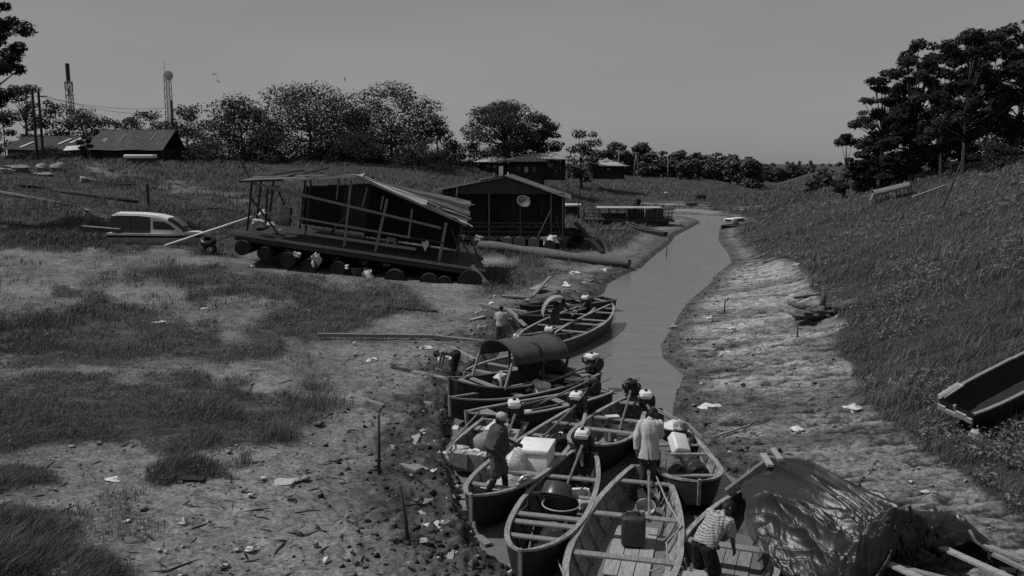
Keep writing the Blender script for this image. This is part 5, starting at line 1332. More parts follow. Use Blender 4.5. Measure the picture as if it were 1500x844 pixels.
# loose things in and under the raft house
mb = MB(); mb.rbox((0, 0, .55), (.6, .6, 1.1), .03); place(mb, 'cabinet', 'steel', in1(401, 336, 2.6), 'pale grey cabinet standing at the left inside the tilted raft house', 'cabinet', 0, tilt=(0, tilt1))
ee = thing('stool', 'white plastic stool on the tilted raft house floor', 'stool', in1(568, 366, .9), (0, tilt1, 0))
mb = MB(); mb.rbox((0, 0, .5), (.5, .42, .05), .015); mb.build('seat', 'shirt_light', ee)
for sx_ in (-.2, .2):
    for sy in (-.16, .16): mb = MB(); mb.beam((sx_ * 1.1, sy, 0), (sx_, sy, .5), .05, .05, up=(0, 1, 0)); mb.build('leg', 'shirt_light', ee)
rows = [[(x * (.6 + .5 * math.sin(z * 7 + 1)) + .05 * z, .04 * math.sin(x * 24 + z * 4), z + .06 * math.sin(x * 19)) for x in np.linspace(-.17, .17, 10)] for z in np.linspace(-.32, .2, 10)]
mb = MB(); mb.sheet(rows, .02); place(mb, 'hanging_cloth', 'sack_white', in1(622, 360, -.14), 'white cloth hanging from the rail at the right of the tilted raft house', 'cloth', 0)
for k, (u, v, y, s_, m, lab, nm, cat) in enumerate((
    (375, 330, .5, .7, 'sack', 'pale sack on the left corner of the tilted deck, nearest the post', 'sack', 'sack'), (392, 334, .6, .6, 'sack_white', 'bright bag beside the brace on the tilted deck', 'plastic_bag', 'bag'),
    (378, 322, 1.6, .9, 'sack', 'heap of pale sacking at the back of the deck corner', 'sack', 'sack'), (383, 337, -.2, .8, 'sack_dark', 'dark bundle on the front edge of the tilted deck', 'bundle', 'bundle'))):
    mb = MB(); mb.blob((0, 0, s_ * .2), (s_, s_ * .7, s_ * .5), 120 + k, .3); place(mb, nm, m, in1(u, v, y), lab, cat, k)
mb = MB(); mb.box((0, 0, .02), (1.3, .5, .03)); place(mb, 'sheet', 'sack_white', in1(413, 340, .7), 'white sheet lying flat on the tilted deck', 'sheet', .1, None, False, tilt=(0, tilt1))
for k, (u, v, s_, lab) in enumerate(((436, 372, .4, 'small white bag wedged among the float logs, left one'), (464, 379, .6, 'torn white bag hanging below the deck edge'), (508, 390, .35, 'scrap of white plastic by the middle float log'),
                                     (538, 404, .55, 'ragged white bag at the grass below the deck'), (373, 388, .3, 'white scrap in the grass under the left float logs'))):
    mb = MB(); mb.blob((0, 0, 0), (s_, s_ * .5, s_ * (1.2 if k in (1, 3) else .7)), 130 + k, .45); place(mb, 'plastic_bag', 'sack_white', in1(u, v, -.75), lab, 'bag', k)
mb = MB(); mb.lathe([(0, 0), (.33, 0), (.36, .9), (.34, .95), (0, .95)], 18); place(mb, 'barrel', 'black_plastic', in1(521, 418, -.6) , 'black barrel standing under the middle of the tilted deck', 'barrel')
# long white pole leaning on the left corner and the scrap beside it
p0, p1 = tp(242, 362), in1(364, 319, .8)
mb = MB(); mb.tube([p0 + Vector((0, 0, .1)), p1], .055, 8); tag(mb.build('long_pole', 'white', None, True, origin=p0), 'long white pole leaning from the grass onto the tilted deck', 'pole')

warp = 0
# ------------------------------------------------------------------ second raft house with the satellite dish
H2Y = 67.0
base = atY(668, 345, H2Y); ppm2 = F / (H2Y * CP + (CAMZ - base.z) * SP)
f2 = lambda u, v: ((u - 668) / ppm2, (345 - v) / ppm2)
e = thing('raft_house', 'dark plank raft house with a gable, a porch and a satellite dish', 'raft house', base, (0, 0, R(-4)))
def B(u, v, y=0): x, h = f2(u, v); return Vector((x, y, h))
W2, = [(826 - 668) / ppm2]; D2 = 7.5
def add2(name, m, fn, smooth=False): return add(name, m, fn, e, smooth)
add2('deck', 'wood_dark', lambda mb: mb.box((W2 / 2, D2 / 2 - .3, -.08), (W2 + .5, D2 + .8, .16)))
add2('edge_beam', 'wood_dark', lambda mb: mb.beam((-.4, -.78, -.15), (W2 + .4, -.78, -.15), .12, .25))
for k in range(6): add2('joist', 'wood', lambda mb: mb.box((.7 + k * (W2 - 1) / 5, -.82, -.16), (.12, .2, .22)))
def planks(mb, xa, xb, z0, ztop, y, wid=.22, th=.03):
    k = max(1, int(abs(xb - xa) / wid))
    for i in range(k):
        x = xa + (xb - xa) * (i + .5) / k; zt_ = ztop(x) if callable(ztop) else ztop
        mb.box((x, y + random.uniform(-.01, .01), (z0 + zt_) / 2), (abs(xb - xa) / k - .012, th, zt_ - z0))
rX, rH = f2(740, 258); lX, lH = f2(637, 279); eX, eH = f2(836, 291)
roofz = lambda x: rH - (rX - x) / (rX - lX) * (rH - lH) if x < rX else rH - (x - rX) / (eX - rX) * (rH - eH)
gz0 = f2(0, 284)[1]
add2('gable', 'board', lambda mb: planks(mb, f2(672, 0)[0], f2(822, 0)[0], gz0, lambda x: max(roofz(x) - .12, gz0 + .06), -.55))
add2('eave_shade', 'board_dark', lambda mb: planks(mb, lX + .5, -.05, 1.2, lambda x: roofz(x) - .1, .7))  # dark planks added to stand for the shade under the left eave
add2('front_wall', 'board_dark', lambda mb: [planks(mb, 0, 2.3, 0, gz0, .9), planks(mb, 3.5, 4.0, 0, gz0, .9), planks(mb, 4.9, W2, 0, gz0, .9), planks(mb, 2.3, 3.5, 0, .9, .9), planks(mb, 2.3, 3.5, 1.9, gz0, .9), planks(mb, 4.0, 4.9, 2.0, gz0, .9)])
add2('door', 'wood_black', lambda mb: mb.box((4.45, 1.0, 1.0), (.88, .05, 1.98)))
add2('window', 'glass', lambda mb: mb.box((2.9, 1.0, 1.4), (1.2, .04, .98)))
for x_, nm in ((.05, 'side_wall'), (W2 - .05, 'side_wall')):
    add2(nm, 'board_dark', lambda mb: [mb.box((x_ + random.uniform(-.01, .01), .9 + (D2 - .9) * (i + .5) / 28, roofz(x_) / 2 - .05), (.03, (D2 - .9) / 28 - .012, roofz(x_) - .1)) for i in range(28)])
add2('back_wall', 'board_dark', lambda mb: planks(mb, 0, W2, 0, lambda x: roofz(x) - .12, D2 - .2))
for a, b_, m in (((lX, lH), (rX, rH), 'tin_dark'), ((rX, rH), (eX, eH), 'tin')):
    add2('roof_sheet', m, lambda mb: slope(mb, a[0], a[1], b_[0], b_[1], -.8, D2 + .2, nx=8, ny=70))
add2('barge_board', 'tin_pale', lambda mb: mb.beam((lX, -.84, lH), (f2(706, 0)[0], -.84, roofz(f2(706, 0)[0])), .06, .14))
add2('barge_board', 'wood_dark', lambda mb: mb.beam((f2(706, 0)[0], -.83, roofz(f2(706, 0)[0])), (rX, -.83, rH), .05, .10))
add2('barge_board', 'wood_pale', lambda mb: mb.beam((f2(795, 0)[0], -.84, roofz(f2(795, 0)[0])), (eX, -.84, eH), .05, .09))
add2('barge_board', 'wood_mid', lambda mb: mb.beam((rX, -.83, rH), (f2(795, 0)[0], -.83, roofz(f2(795, 0)[0])), .05, .10))
add2('roof_patch', 'tin_pale', lambda mb: slope(mb, f2(705, 0)[0], roofz(f2(705, 0)[0]) + .07, f2(722, 0)[0], roofz(f2(722, 0)[0]) + .05, -.7, .4, nx=3, ny=10))
add2('chimney_box', 'white', lambda mb: mb.box((f2(732, 0)[0], 1.5, rH + .32), (.32, .3, .75)))
add2('vent_pipe', 'white', lambda mb: mb.tube([(f2(743.5, 0)[0], .8, rH - .1), (f2(743.5, 0)[0], .8, rH + .25)], .06, 8))
for u in (718, 670, 807, 824): add2('post', 'wood', lambda mb: mb.beam((f2(u, 0)[0], -.62, 0), (f2(u, 0)[0], -.62, gz0 + .05), .07, .07, up=(0, 1, 0)))
add2('brace', 'wood', lambda mb: mb.beam((f2(788, 0)[0], -.68, .0), (f2(808, 0)[0], -.68, 2.2), .08, .09, up=(0, 1, 0)))
add2('brace', 'wood_dark', lambda mb: mb.beam((f2(822, 0)[0], -.68, 0), (f2(814, 0)[0], -.68, 1.6), .07, .09, up=(0, 1, 0)))
for z_ in (.35, .75, 1.05): add2('railing', 'wood_dark', lambda mb: mb.beam((.2, -.66, z_), (W2 - .2, -.66, z_), .04, .07))
for k in range(4):
    xa = .4 + k * 1.9
    add2('railing_cross', 'wood_dark', lambda mb: [mb.beam((xa, -.63, .1), (xa + 1.7, -.63, 1.0), .03, .06), mb.beam((xa, -.60, 1.0), (xa + 1.7, -.60, .1), .03, .06)])
# satellite dish on a post
p0 = W = Matrix.LocRotScale(e.location, e.rotation_euler, None) @ B(764, 346, -1.4)
d_ = thing('satellite_dish', 'pale satellite dish on a thin mast before the gabled raft house', 'satellite dish', p0)
hd = B(768, 293.5)[2]
mb = MB(); mb.tube([(0, 0, -1.2), (0, 0, hd - .05)], .035, 8); mb.build('mast', 'wood_dark', d_)
md = (Matrix.Rotation(R(25), 3, 'Z') @ rotx(R(62)) @ Matrix.Identity(3))
mb = MB(); mb.lathe([(0, 0), (.2, .01), (.4, .05), (.56, .11), (.58, .12), (.56, .13), (.4, .07), (.2, .03), (0, .02)], 26, (.2, -.12, hd), md, 1, .86); mb.build('reflector', 'concrete', d_, True)
mb = MB(); mb.tube([Vector((.2, -.12, hd)) + md @ Vector((.5, 0, .1)), Vector((.2, -.12, hd)) + md @ Vector((.25, 0, .55))], .02, 6); mb.blob(Vector((.2, -.12, hd)) + md @ Vector((.25, 0, .57)), (.12, .12, .14), 1, 0, 8); mb.build('feed_horn', 'steel', d_)
# floats under the second house
for k, (u, v, r_, m) in enumerate(((701, 352, 8, 'log'), (722, 354, 8, 'log_dark'), (745, 352, 8, 'log'), (762, 354, 10, 'log'), (783, 354, 9, 'log'), (806, 356, 9, 'log_dark'), (822, 356, 9, 'log_dark'))):
    x, h = f2(u, v); rr_ = r_ / ppm2
    ob = add2('log_float', m, lambda mb: mb.tube([(x, -1.2 - .3 * (k % 3), h), (x, D2 / 2, h), (x, D2, h)], [rr_ * .92, rr_, rr_], 12), True); ob.data.set_sharp_from_angle(angle=R(40))
mb = MB(); mb.blob((0, 0, 0), (1.0, .4, .7), 140, .45); place(mb, 'plastic_bag', 'sack_white', atY(806, 352, H2Y - 2.0), 'white torn bag by the right float logs of the gabled raft house', 'bag')
mb = MB(); mb.blob((0, 0, 0), (.7, .5, .5), 141, .3); place(mb, 'sack', 'sacking', atY(702, 350, H2Y - 1.9), 'round grey sack on the left float log of the gabled raft house', 'sack')
# brush heap and sloping plank at its right
q = tp(838, 362)
mb = MB()
for k in range(9): mb.blob((random.uniform(-1.3, 1.3), random.uniform(-.8, .8), random.uniform(.2, 1.3)), (1.6, 1.3, 1.0), 150 + k, .35)
place(mb, 'brush_heap', 'log_dark', q, 'dark heap of brush and debris at the right corner of the gabled raft house', 'brush heap')
a, b_ = q + Vector((.2, -.6, 2.0)), tp(884, 372) + Vector((0, 0, .1))
mb = MB(); mb.beam(a, b_, .35, .12); tag(mb.build('plank', 'wood_black', origin=b_), 'dark plank sloping down from the brush heap to the mud', 'plank')
a, b_ = tp(830, 356), tp(880, 376)
# great log lying in front
a, b_ = tp(703, 366), tp(921, 393)
pts = [a.lerp(b_, t) + Vector((0, .25 * math.sin(t * 5), .34 + .04 * math.sin(t * 9))) for t in np.linspace(0, 1, 14)]
mb = MB(); mb.tube(pts, [.33 + .06 * math.sin(k * 1.3) + .03 * math.sin(k * 3.1) for k in range(14)], 14); o = mb.build('great_log', 'log', None, True, origin=a); o.data.set_sharp_from_angle(angle=R(50)); tag(o, 'great weathered log lying on the bank before the gabled raft house', 'log')

# ------------------------------------------------------------------ low lattice raft house up the stream
H3 = tp(920, 331); H3Y = H3.y
base = atY(858, 328, H3Y); ppm3 = F / (H3Y * CP + (CAMZ - base.z) * SP)
e = thing('raft_house', 'low lattice-walled raft house with a flat pale roof, up the stream', 'raft house', base, (0, 0, R(-3)))
f3 = lambda u, v: ((u - 858) / ppm3, (328 - v) / ppm3)
W3 = f3(984, 0)[0]
add('hull', 'wood_black', lambda mb: [mb.box((W3 / 2, 1.6, .12), (W3 - .8, 3.6, .5)), mb.beam((-.2, -.25, .42), (W3 + .2, -.25, .34), .2, .16)], e)
add('deck', 'wood_dark', lambda mb: mb.box((W3 / 2, 1.6, .43), (W3 + .2, 3.8, .1)), e)
add('roof', 'tin_pale', lambda mb: mb.box((f3(935, 0)[0] - 1.0, 1.5, f3(0, 304.8)[1]), (f3(962, 0)[0] - f3(868, 0)[0], 3.6, .08)), e)
add('roof', 'tin_dark', lambda mb: mb.box((f3(972, 0)[0], 1.5, f3(0, 306.4)[1]), (f3(986, 0)[0] - f3(956, 0)[0], 3.4, .08)), e)
top = f3(0, 306)[1]
for u in (856, 870, 878, 893, 905, 918, 932, 945, 958, 970, 978, 983):
    for y_ in (.05, 3.0): add('post', 'wood_dark', lambda mb: mb.beam((f3(u, 0)[0], y_, .45), (f3(u, 0)[0], y_, top), .08, .08, up=(0, 1, 0)), e)
for z_ in (.8, 1.15, 1.5):
    for xa_, xb_ in ((0, f3(920, 0)[0]), (f3(970, 0)[0], W3)): add('lattice_rail', 'wood_dark', lambda mb: mb.beam((xa_, .02, z_), (xb_, .02, z_), .04, .05), e)
add('wall_panel', 'board_dark', lambda mb: planks(mb, f3(919, 0)[0], f3(943, 0)[0], .45, top, .12), e)
add('wall_panel', 'board', lambda mb: planks(mb, f3(945, 0)[0], f3(971, 0)[0], .45, top, .10), e)
add('back_wall', 'board', lambda mb: planks(mb, f3(882, 0)[0], f3(920, 0)[0], .45, 1.0, 3.0), e)

# ------------------------------------------------------------------ white cabin boat stranded in the grass
g0 = tp(232, 356); BY = g0.y
base = atY(165, 352, BY); ppmb = F / (BY * CP + (CAMZ - base.z) * SP)
fb = lambda u, v: ((u - 165) / ppmb, (352 - v) / ppmb)
base.z = base.z - .05
e = thing('cabin_boat', 'white cabin motorboat stranded in the grass on the left', 'boat', base, (0, R(2.0), R(2)))
LB = fb(303, 0)[0]
def hullrows(k0, k1, zz):
    rows = []
    for i in range(26):
        t = i / 25; w_ = .85 * (1 - max(0, (t - .55) / .45) ** 2.2) + .02
        rows.append((LB * t, w_, .03 * math.sin(t * 3)))
    return rows
def hullfn(z0, z1, k0, k1):
    def fn(mb):
        vs, fs = [], []; N_ = 26
        for i in range(N_):
            t = i / (N_ - 1); w_ = .9 * (1 - max(0, (t - .5) / .5) ** 2.3) + .015
            rise = .12 * t
            for (kk, z) in ((k0, z0), (k1, z1)):
                vs.append((LB * t * (1 if z == z1 else .985), -w_ * kk, z + rise)); vs.append((LB * t * (1 if z == z1 else .985), w_ * kk, z + rise))
        for i in range(N_ - 1):
            a = i * 4; b = a + 4
            fs += [(a, b, b + 2, a + 2), (a + 1, a + 3, b + 3, b + 1), (a + 2, b + 2, b + 3, a + 3), (a, a + 1, b + 1, b)]
        fs += [(0, 2, 3, 1), (N_ * 4 - 4, N_ * 4 - 3, N_ * 4 - 1, N_ * 4 - 2)]
        mb.add(vs, fs)
    return fn
add('lower_hull', 'shirt_light', hullfn(-.1, .30, .72, .90), e)
add('dark_band', 'black_plastic', hullfn(.302, .43, .91, .97), e)
add('upper_hull', 'white', hullfn(.432, .56, .985, 1.0), e)
# cabin sides and roof: profile along x
cx0, cx1 = fb(172, 0)[0], fb(272, 0)[0]
roofp = [(cx0, 1.66), (cx0 + .25, 1.78), (fb(210, 0)[0], 1.80), (fb(236, 0)[0], 1.72), (fb(252, 0)[0], 1.55), (fb(262, 0)[0], 1.32), (fb(270, 0)[0], 1.02), (fb(277, 0)[0], .66)]
def roofn(mb):
    rows = []
    for x, z in roofp[:5]:
        rows.append([(x, -.78, z - .16), (x, -.74, z - .03), (x, -.5, z), (x, 0, z + .03), (x, .5, z), (x, .74, z - .03), (x, .78, z - .16)])
    mb.sheet(rows, .06)
add('cabin_roof', 'white', roofn, e, False)
def nosefn(mb):
    rows = [[(x, -.76, z - .12), (x, -.70, z), (x, 0, z + .03), (x, .70, z), (x, .76, z - .12)] for x, z in roofp[4:7]]
    mb.sheet(rows, .05)
add('windscreen_frame', 'black_plastic', nosefn, e)
add('windscreen', 'glass', lambda mb: mb.sheet([[(x + .03, -.55, z + .035), (x + .03, .55, z + .035)] for x, z in roofp[4:7]], .02), e)
add('foredeck', 'white', lambda mb: mb.sheet([[(fb(268, 0)[0], -.78, .70), (fb(268, 0)[0], .78, .70)], [(fb(284, 0)[0], -.5, .76), (fb(284, 0)[0], .5, .76)], [(fb(301, 0)[0], -.06, .70), (fb(301, 0)[0], .06, .70)]], .12), e)
for sg in (-1, 1):
    add('side_panel', 'grey_panel', lambda mb: mb.box(((cx0 + fb(226, 0)[0]) / 2, sg * .77, 1.08), (fb(226, 0)[0] - cx0, .03, 1.02)), e)
    add('panel_seam', 'black_plastic', lambda mb: mb.box((fb(199, 0)[0], sg * .79, 1.08), (.03, .02, 1.0)), e)
    def side(mb):
        P_ = [(fb(227, 0)[0], .56), (fb(227, 0)[0], 1.6), (fb(240, 0)[0], 1.56), (fb(252, 0)[0], 1.42), (fb(262, 0)[0], 1.15), (fb(270, 0)[0], .9), (fb(276, 0)[0], .58)]
        n_ = len(P_); mb.add([(x, sg * .73, z) for x, z in P_] + [(x, sg * .77, z) for x, z in P_], [tuple(range(n_)), tuple(range(2 * n_ - 1, n_ - 1, -1))] + [(i, (i + 1) % n_, n_ + (i + 1) % n_, n_ + i) for i in range(n_)])
    add('cabin_side', 'white', side, e)
    def win(mb):
        P_ = [(fb(231, 0)[0], .86), (fb(231, 0)[0], 1.36), (fb(246, 0)[0], 1.34), (fb(255, 0)[0], 1.16), (fb(262, 0)[0], .92), (fb(261, 0)[0], .86)]
        n_ = len(P_); mb.add([(x, sg * .768, z) for x, z in P_] + [(x, sg * .785, z) for x, z in P_], [tuple(range(n_)), tuple(range(2 * n_ - 1, n_ - 1, -1))] + [(i, (i + 1) % n_, n_ + (i + 1) % n_, n_ + i) for i in range(n_)])
    add('window', 'glass', win, e)
add('stern_panel', 'grey_panel', lambda mb: mb.box((cx0 + .03, 0, 1.08), (.04, 1.5, 1.0)), e)
a = tp(140, 334); b_ = tp(172, 352)
mb = MB(); mb.beam(atY(121, 331, BY), atY(176, 335.5, BY - .95), .16, .05); tag(mb.build('plank', 'wood_pale', origin=atY(150, 333, BY)), 'pale plank reaching left from the stern of the white cabin boat', 'plank')
q0 = tp(150, 326)
ee = thing('chair_frame', 'tangled pale metal frame lying behind the white cabin boat', 'metal frame', q0)
for k in range(4):
    mb = MB(); mb.tube([Vector((-1.3, .12 * k, .95 - .1 * k)), Vector((-.2, .15 * k, .62 - .1 * k)), Vector((.9, .1 * k, .2))], .03, 6); mb.build('bar', 'steel', ee)
mb = MB(); mb.box((-1.2, .2, .9), (.35, .5, .04), roty(R(15))); mb.build('slat', 'wood_pale', ee)
for k in range(3):
    mb = MB(); mb.tube([Vector((.3 + .2 * k, 0, .5)), Vector((.5 + .2 * k, .2, .05))], .025, 6); mb.build('strut', 'steel', ee)
# tyres and drum by the left end of the tilted house
for k, (u, v, lab) in enumerate(((306, 352, 'upper worn tyre in the pile by the left end of the tilted raft house'), (308, 371, 'lower worn tyre half sunk in the grass by the tilted raft house'))):
    q0 = tp(u, 372) + Vector((0, -.2 * k, .75 if k == 0 else .25))
    mb = MB(); mb.lathe([(.2, -.13), (.34, -.15), (.44, -.1), (.47, 0), (.44, .1), (.34, .15), (.2, .13), (.2, -.13)], 22); place(mb, 'tyre', 'black_plastic', q0, lab, 'tyre', 0, None, True, 60, tilt=(R(30 if k == 0 else 70), R(10)))
mb = MB(); mb.tube([(0, 0, 0), (1.4, .1, .5)], .06, 6); place(mb, 'branch', 'bark', tp(318, 352) , 'dark branch lying by the worn tyres', 'branch')
a, b_ = tp(274, 326), tp(330, 322)
mb = MB(); mb.tube([a + Vector((0, 0, .9)), b_ + Vector((0, 0, .9))], .03, 6); tag(mb.build('thin_pole', 'wood_dark', origin=a), 'thin dark pole level with the bow of the white cabin boat', 'pole')
a = tp(218, 306); mb = MB(); mb.beam(a, a + Vector((0, 0, (306 - 270) / F * a.y)), .14, .14, up=(0, 1, 0)); tag(mb.build('stake', 'wood_black', origin=a), 'dark post standing behind the white cabin boat', 'post')
a = tp(366, 262); mb = MB(); mb.tube([a, a + Vector((-(366 - 352) / F * a.y, 0, (262 - 233) / F * a.y))], .07, 6); tag(mb.build('stake', 'wood_black', origin=a), 'slanting dark stick on the crest above the tilted raft house', 'stick')
a = tp(848, 322); mb = MB(); mb.tube([atY(844, 345, a.y), atY(850, 266, a.y)], .06, 6); tag(mb.build('stake', 'wood_black', origin=a), 'tall thin pole between the gabled house and the lattice raft house', 'pole')

# ------------------------------------------------------------------ huts on the left crest
def hut(label, u0, u1, vb, vt, Y, ridge, roof_m, wall_m, depth=6, wall_h=.45, over=.3):
    b0 = atY(u0, vb, Y); x1_ = atY(u1, vb, Y).x; pp = F / Y
    W_ = x1_ - b0.x; Ht = (vb - vt) / pp; hw_ = Ht * wall_h
    e = thing('hut', label, 'hut', b0, (0, 0, 0))
    for y_ in (0, depth): add('wall', wall_m, lambda mb: planks(mb, .2, W_ - .2, -1.0, hw_, y_, .5), e)
    for x_ in (.2, W_ - .2): add('wall', wall_m, lambda mb: mb.box((x_, depth / 2, hw_ / 2 - .5), (.06, depth - .1, hw_ + 1)), e)
    def rf(ya, za, yb, zb):
        def fn(mb):
            rows = []
            n_ = int(W_ / .3)
            for i in range(n_ * 2 + 1):
                x = -over + (W_ + 2 * over) * i / (2 * n_)
                rows.append([(x, ya + (yb - ya) * t, za + (zb - za) * t + .04 * (i % 2) + .05 * math.sin(i * .21 + t * 3)) for t in np.linspace(0, 1, 5)])
            mb.sheet(rows, .03)
        return fn
    rn = add('roof', roof_m, rf(-over * 1.5, hw_ - .1, depth * ridge, Ht), e)
    add('roof', roof_m, rf(depth * ridge, Ht, depth + over, hw_), e)
    return e, W_, Ht, hw_, rn
hA, wA, tA, _, rA = hut('long low hut with a patched tin roof behind the utility poles', 10, 124, 239, 199, 113, .75, 'tin_dark', 'board', 7, .5)
for xx_, zz in ((.19, .3), (.62, .55), (.75, .62), (.87, .6)):
    mb = MB(); y_ = 7 * .75 * zz; mb.box((wA * xx_, y_, _ + (tA - _) * zz + .10), (.45, 2.4, .03), rotx(math.atan2(tA - _, 7 * .75)) @ rotz(R(-14))); mb.build('roof_patch', 'tin_pale', rA)
hB, wB, tB, _b, rB = hut('dark hut with a steep rusty tin roof to the right of the long hut', 132, 238, 236, 190, 108, .6, 'tin_dark', 'board_dark', 7, .36)
for xx_, zz in ((.12, .35), (.35, .6), (.55, .45), (.78, .6), (.9, .4)):
    mb = MB(); mb.box((wB * xx_, 7 * .6 * zz, _b + (tB - _b) * zz + .10), (.16 + .3 * (xx_ < .3), 2.0, .03), rotx(math.atan2(tB - _b, 7 * .6)) @ rotz(R(-8))); mb.build('roof_patch', 'tin', rB)
mb = MB(); mb.box((0, 0, 0), (2.2, 1.2, .08)); place(mb, 'awning_sheet', 'tin_pale', atY(108, 217, 106), 'pale tin sheet leaning out between the two huts', 'tin sheet', 0, None, False, tilt=(R(28), R(-4)))
mb = MB(); mb.tube([atY(108, 230, 106.3) - Vector((0, 0, .6)), atY(108, 218, 106.3)], .06, 6); tag(mb.build('prop_post', 'wood_dark', origin=atY(108, 236, 106.3)), 'short post holding up the pale tin sheet by the huts', 'post')
a, b_ = atY(184, 230, 100), atY(228, 231.5, 100)
e = thing('upturned_boat', 'pale upturned boat in front of the steep roofed hut', 'boat', (a + b_) / 2)
mb = MB(); mb.rbox((0, 0, .1), ((b_ - a).length, 1.2, .45), .15, 3); mb.build('hull', 'white', e)
mb = MB(); mb.rbox((0, 0, -.35), ((b_ - a).length * .92, 1.1, .5), .1, 2); mb.build('lower_hull', 'black_plastic', e)
# sacks and stones on the left
for k, (u, v, sx_, sz, m, lab) in enumerate(((62, 247, 1.3, .9, 'sacking', 'rounded grey sack, left of the pair on the bank before the huts'), (86, 247, 1.7, 1.0, 'sacking', 'rounded grey sack, right of the pair on the bank before the huts'), (65, 256, 2.0, .35, 'concrete', 'flat pale slab below the pair of sacks'),
                                          (20, 249, 3.2, .7, 'concrete', 'long broken pale slab at the left edge before the huts'), (125, 265, 1.1, .7, 'concrete', 'pale stone block right of the sacks'), (45, 273, 2.2, .3, 'log_dark', 'dark log end below the pale slab'), (3, 252, 1.5, .5, 'concrete', 'pale lump at the extreme left edge'), (225, 231, .1, .1, 'sacking', ''))):
    if not lab: continue
    q0 = tp(u, v + sz * 4); mb = MB(); mb.blob((0, 0, sz * .35), (sx_, sx_ * .7, sz), 160 + k, .15 if m == 'sacking' else .3); place(mb, 'sack' if m == 'sacking' else 'stone_slab' if m == 'concrete' else 'log', m, q0, lab, 'sack' if m == 'sacking' else 'stone' if m == 'concrete' else 'log', 0)
for (u0, v0, u1, v1, r_, m, lab) in ((0, 284, 110, 304, .16, 'log', 'long pale log on the grass at the left edge'), (78, 281, 202, 298, .17, 'log_dark', 'long dark log lying above the white cabin boat'), (300, 305, 358, 313, .12, 'log_dark', 'short log in the grass left of the tilted roof'),
                                     (160, 271, 200, 273, .14, 'log_dark', 'dark plank in the bare strip of the bank')):
    a, b_ = tp(u0, v0), tp(u1, v1); mb = MB(); mb.tube([a.lerp(b_, t) + Vector((0, 0, r_ * .7)) for t in (0, .3, .6, 1)], [r_, r_ * 1.1, r_, r_ * .9], 8); tag(mb.build('log', m, None, True, origin=a), lab, 'log')

# houses behind the gabled raft house
def house(label, u0, u1, vb, vt, Y, roof_m, wall_m, depth=7, eave=.62):
    b0 = atY(u0, vb, Y); W_ = atY(u1, vb, Y).x - b0.x; Ht = (vb - vt) * Y / F
    e = thing('house', label, 'house', b0)
    he = Ht * eave
    add('wall', wall_m, lambda mb: planks(mb, .4, W_ - .4, -1.2, he, .3, .35), e)
    for x_ in (.4, W_ - .4): add('wall', wall_m, lambda mb: mb.box((x_, depth / 2, he / 2 - .6), (.08, depth - .6, he + 1.2)), e)
    add('roof', roof_m, lambda mb: mb.sheet([[(-.5, y, he), (W_ * .25, y, he + (Ht - he) * .7 * (1 - abs(y / depth - .5) * 1.6)), (W_ * .75, y, he + (Ht - he) * (1 - abs(y / depth - .5) * 1.6)), (W_ + .5, y, he)] for y in np.linspace(-.6, depth + .5, 9)], .1), e)
    for k in range(3): add('window', 'glass' if k != 1 else 'shirt_light', lambda mb: mb.box((W_ * (.3 + .2 * k), .26, he * .55), (W_ * .09, .05, he * .32)), e)
    return e
house('dark house with a pale hipped roof on the crest above the gabled raft house', 746, 832, 252, 224, 128, 'tin_pale', 'board_dark', 8)
house('small house with a pale roof above the left slope of the gabled raft house', 698, 752, 250, 229, 131, 'tin_pale', 'board_dark', 6, .55)
house('dark low shed right of the crest house with a pale roof strip', 866, 918, 253, 238, 160, 'tin_pale', 'board_dark', 6, .6)
house('dark veranda annex below the pale hipped roof', 742, 800, 262, 232, 124, 'tin_dark', 'board_dark', 4, .8)
mb = MB()
for k in range(14): mb.blob((random.uniform(-2.6, 2.6), random.uniform(-.5, .5), random.uniform(0, 2.2)), (.9, .7, .5), k, .3, 8)
place(mb, 'junk_heap', 'clod' if False else 'sack_dark', tp(815, 262), 'heap of junk and washing at the right end of the crest house', 'junk heap')
for k in range(7):
    mb = MB(); mb.box((0, 0, 0), (.55, .3, .35)); place(mb, 'washing', 'sack_white' if k % 2 else 'shirt_light', tp(815, 262) + Vector((-2.2 + .75 * k, -.8, 1.6 + .7 * math.sin(k * 2.1))), 'pale piece of washing on the junk heap by the crest house', 'washing', k * .2, 'washing on the junk heap', False)

# ------------------------------------------------------------------ masts, poles, wires
def lattice(label, u, vb, vt, Y, w_, name='lattice_tower', top=None):
    b0 = atY(u, vb, Y); Ht = (vb - vt) * Y / F
    e = thing(name, label, 'tower', b0)
    n_ = int(Ht / (w_ * 1.3)); 
    for sx_ in (-1, 1):
        for sy in (-1, 1):
            add('leg', 'steel', lambda mb: mb.beam((sx_ * w_ / 2, sy * w_ / 2, 0), (sx_ * w_ * .42, sy * w_ * .42, Ht), .16, .16, up=(0, 1, 0)), e)
    def br(mb):
        for i in range(n_):
            z0, z1 = Ht * i / n_, Ht * (i + 1) / n_
            for sy in (-.45, .45):
                mb.beam((-w_ * .46, sy * w_, z0), (w_ * .46, sy * w_, z1), .09, .09); mb.beam((w_ * .46, sy * w_, z0), (-w_ * .46, sy * w_, z1), .09, .09); mb.beam((-w_ * .46, sy * w_, z1), (w_ * .46, sy * w_, z1), .08, .08)
                mb.beam((sy * w_, -w_ * .46, z0), (sy * w_, w_ * .46, z1), .08, .08)
    add('bracing', 'steel', br, e)
    return e, Ht
e, Ht = lattice('lattice telecom tower with a solid mast on top, left of the huts', 105, 185, 122, 220, 1.35)
add('mast', 'engine', lambda mb: mb.tube([(0, 0, Ht), (0, 0, Ht + (122 - 97) * 220 / F)], .5, 10), e)
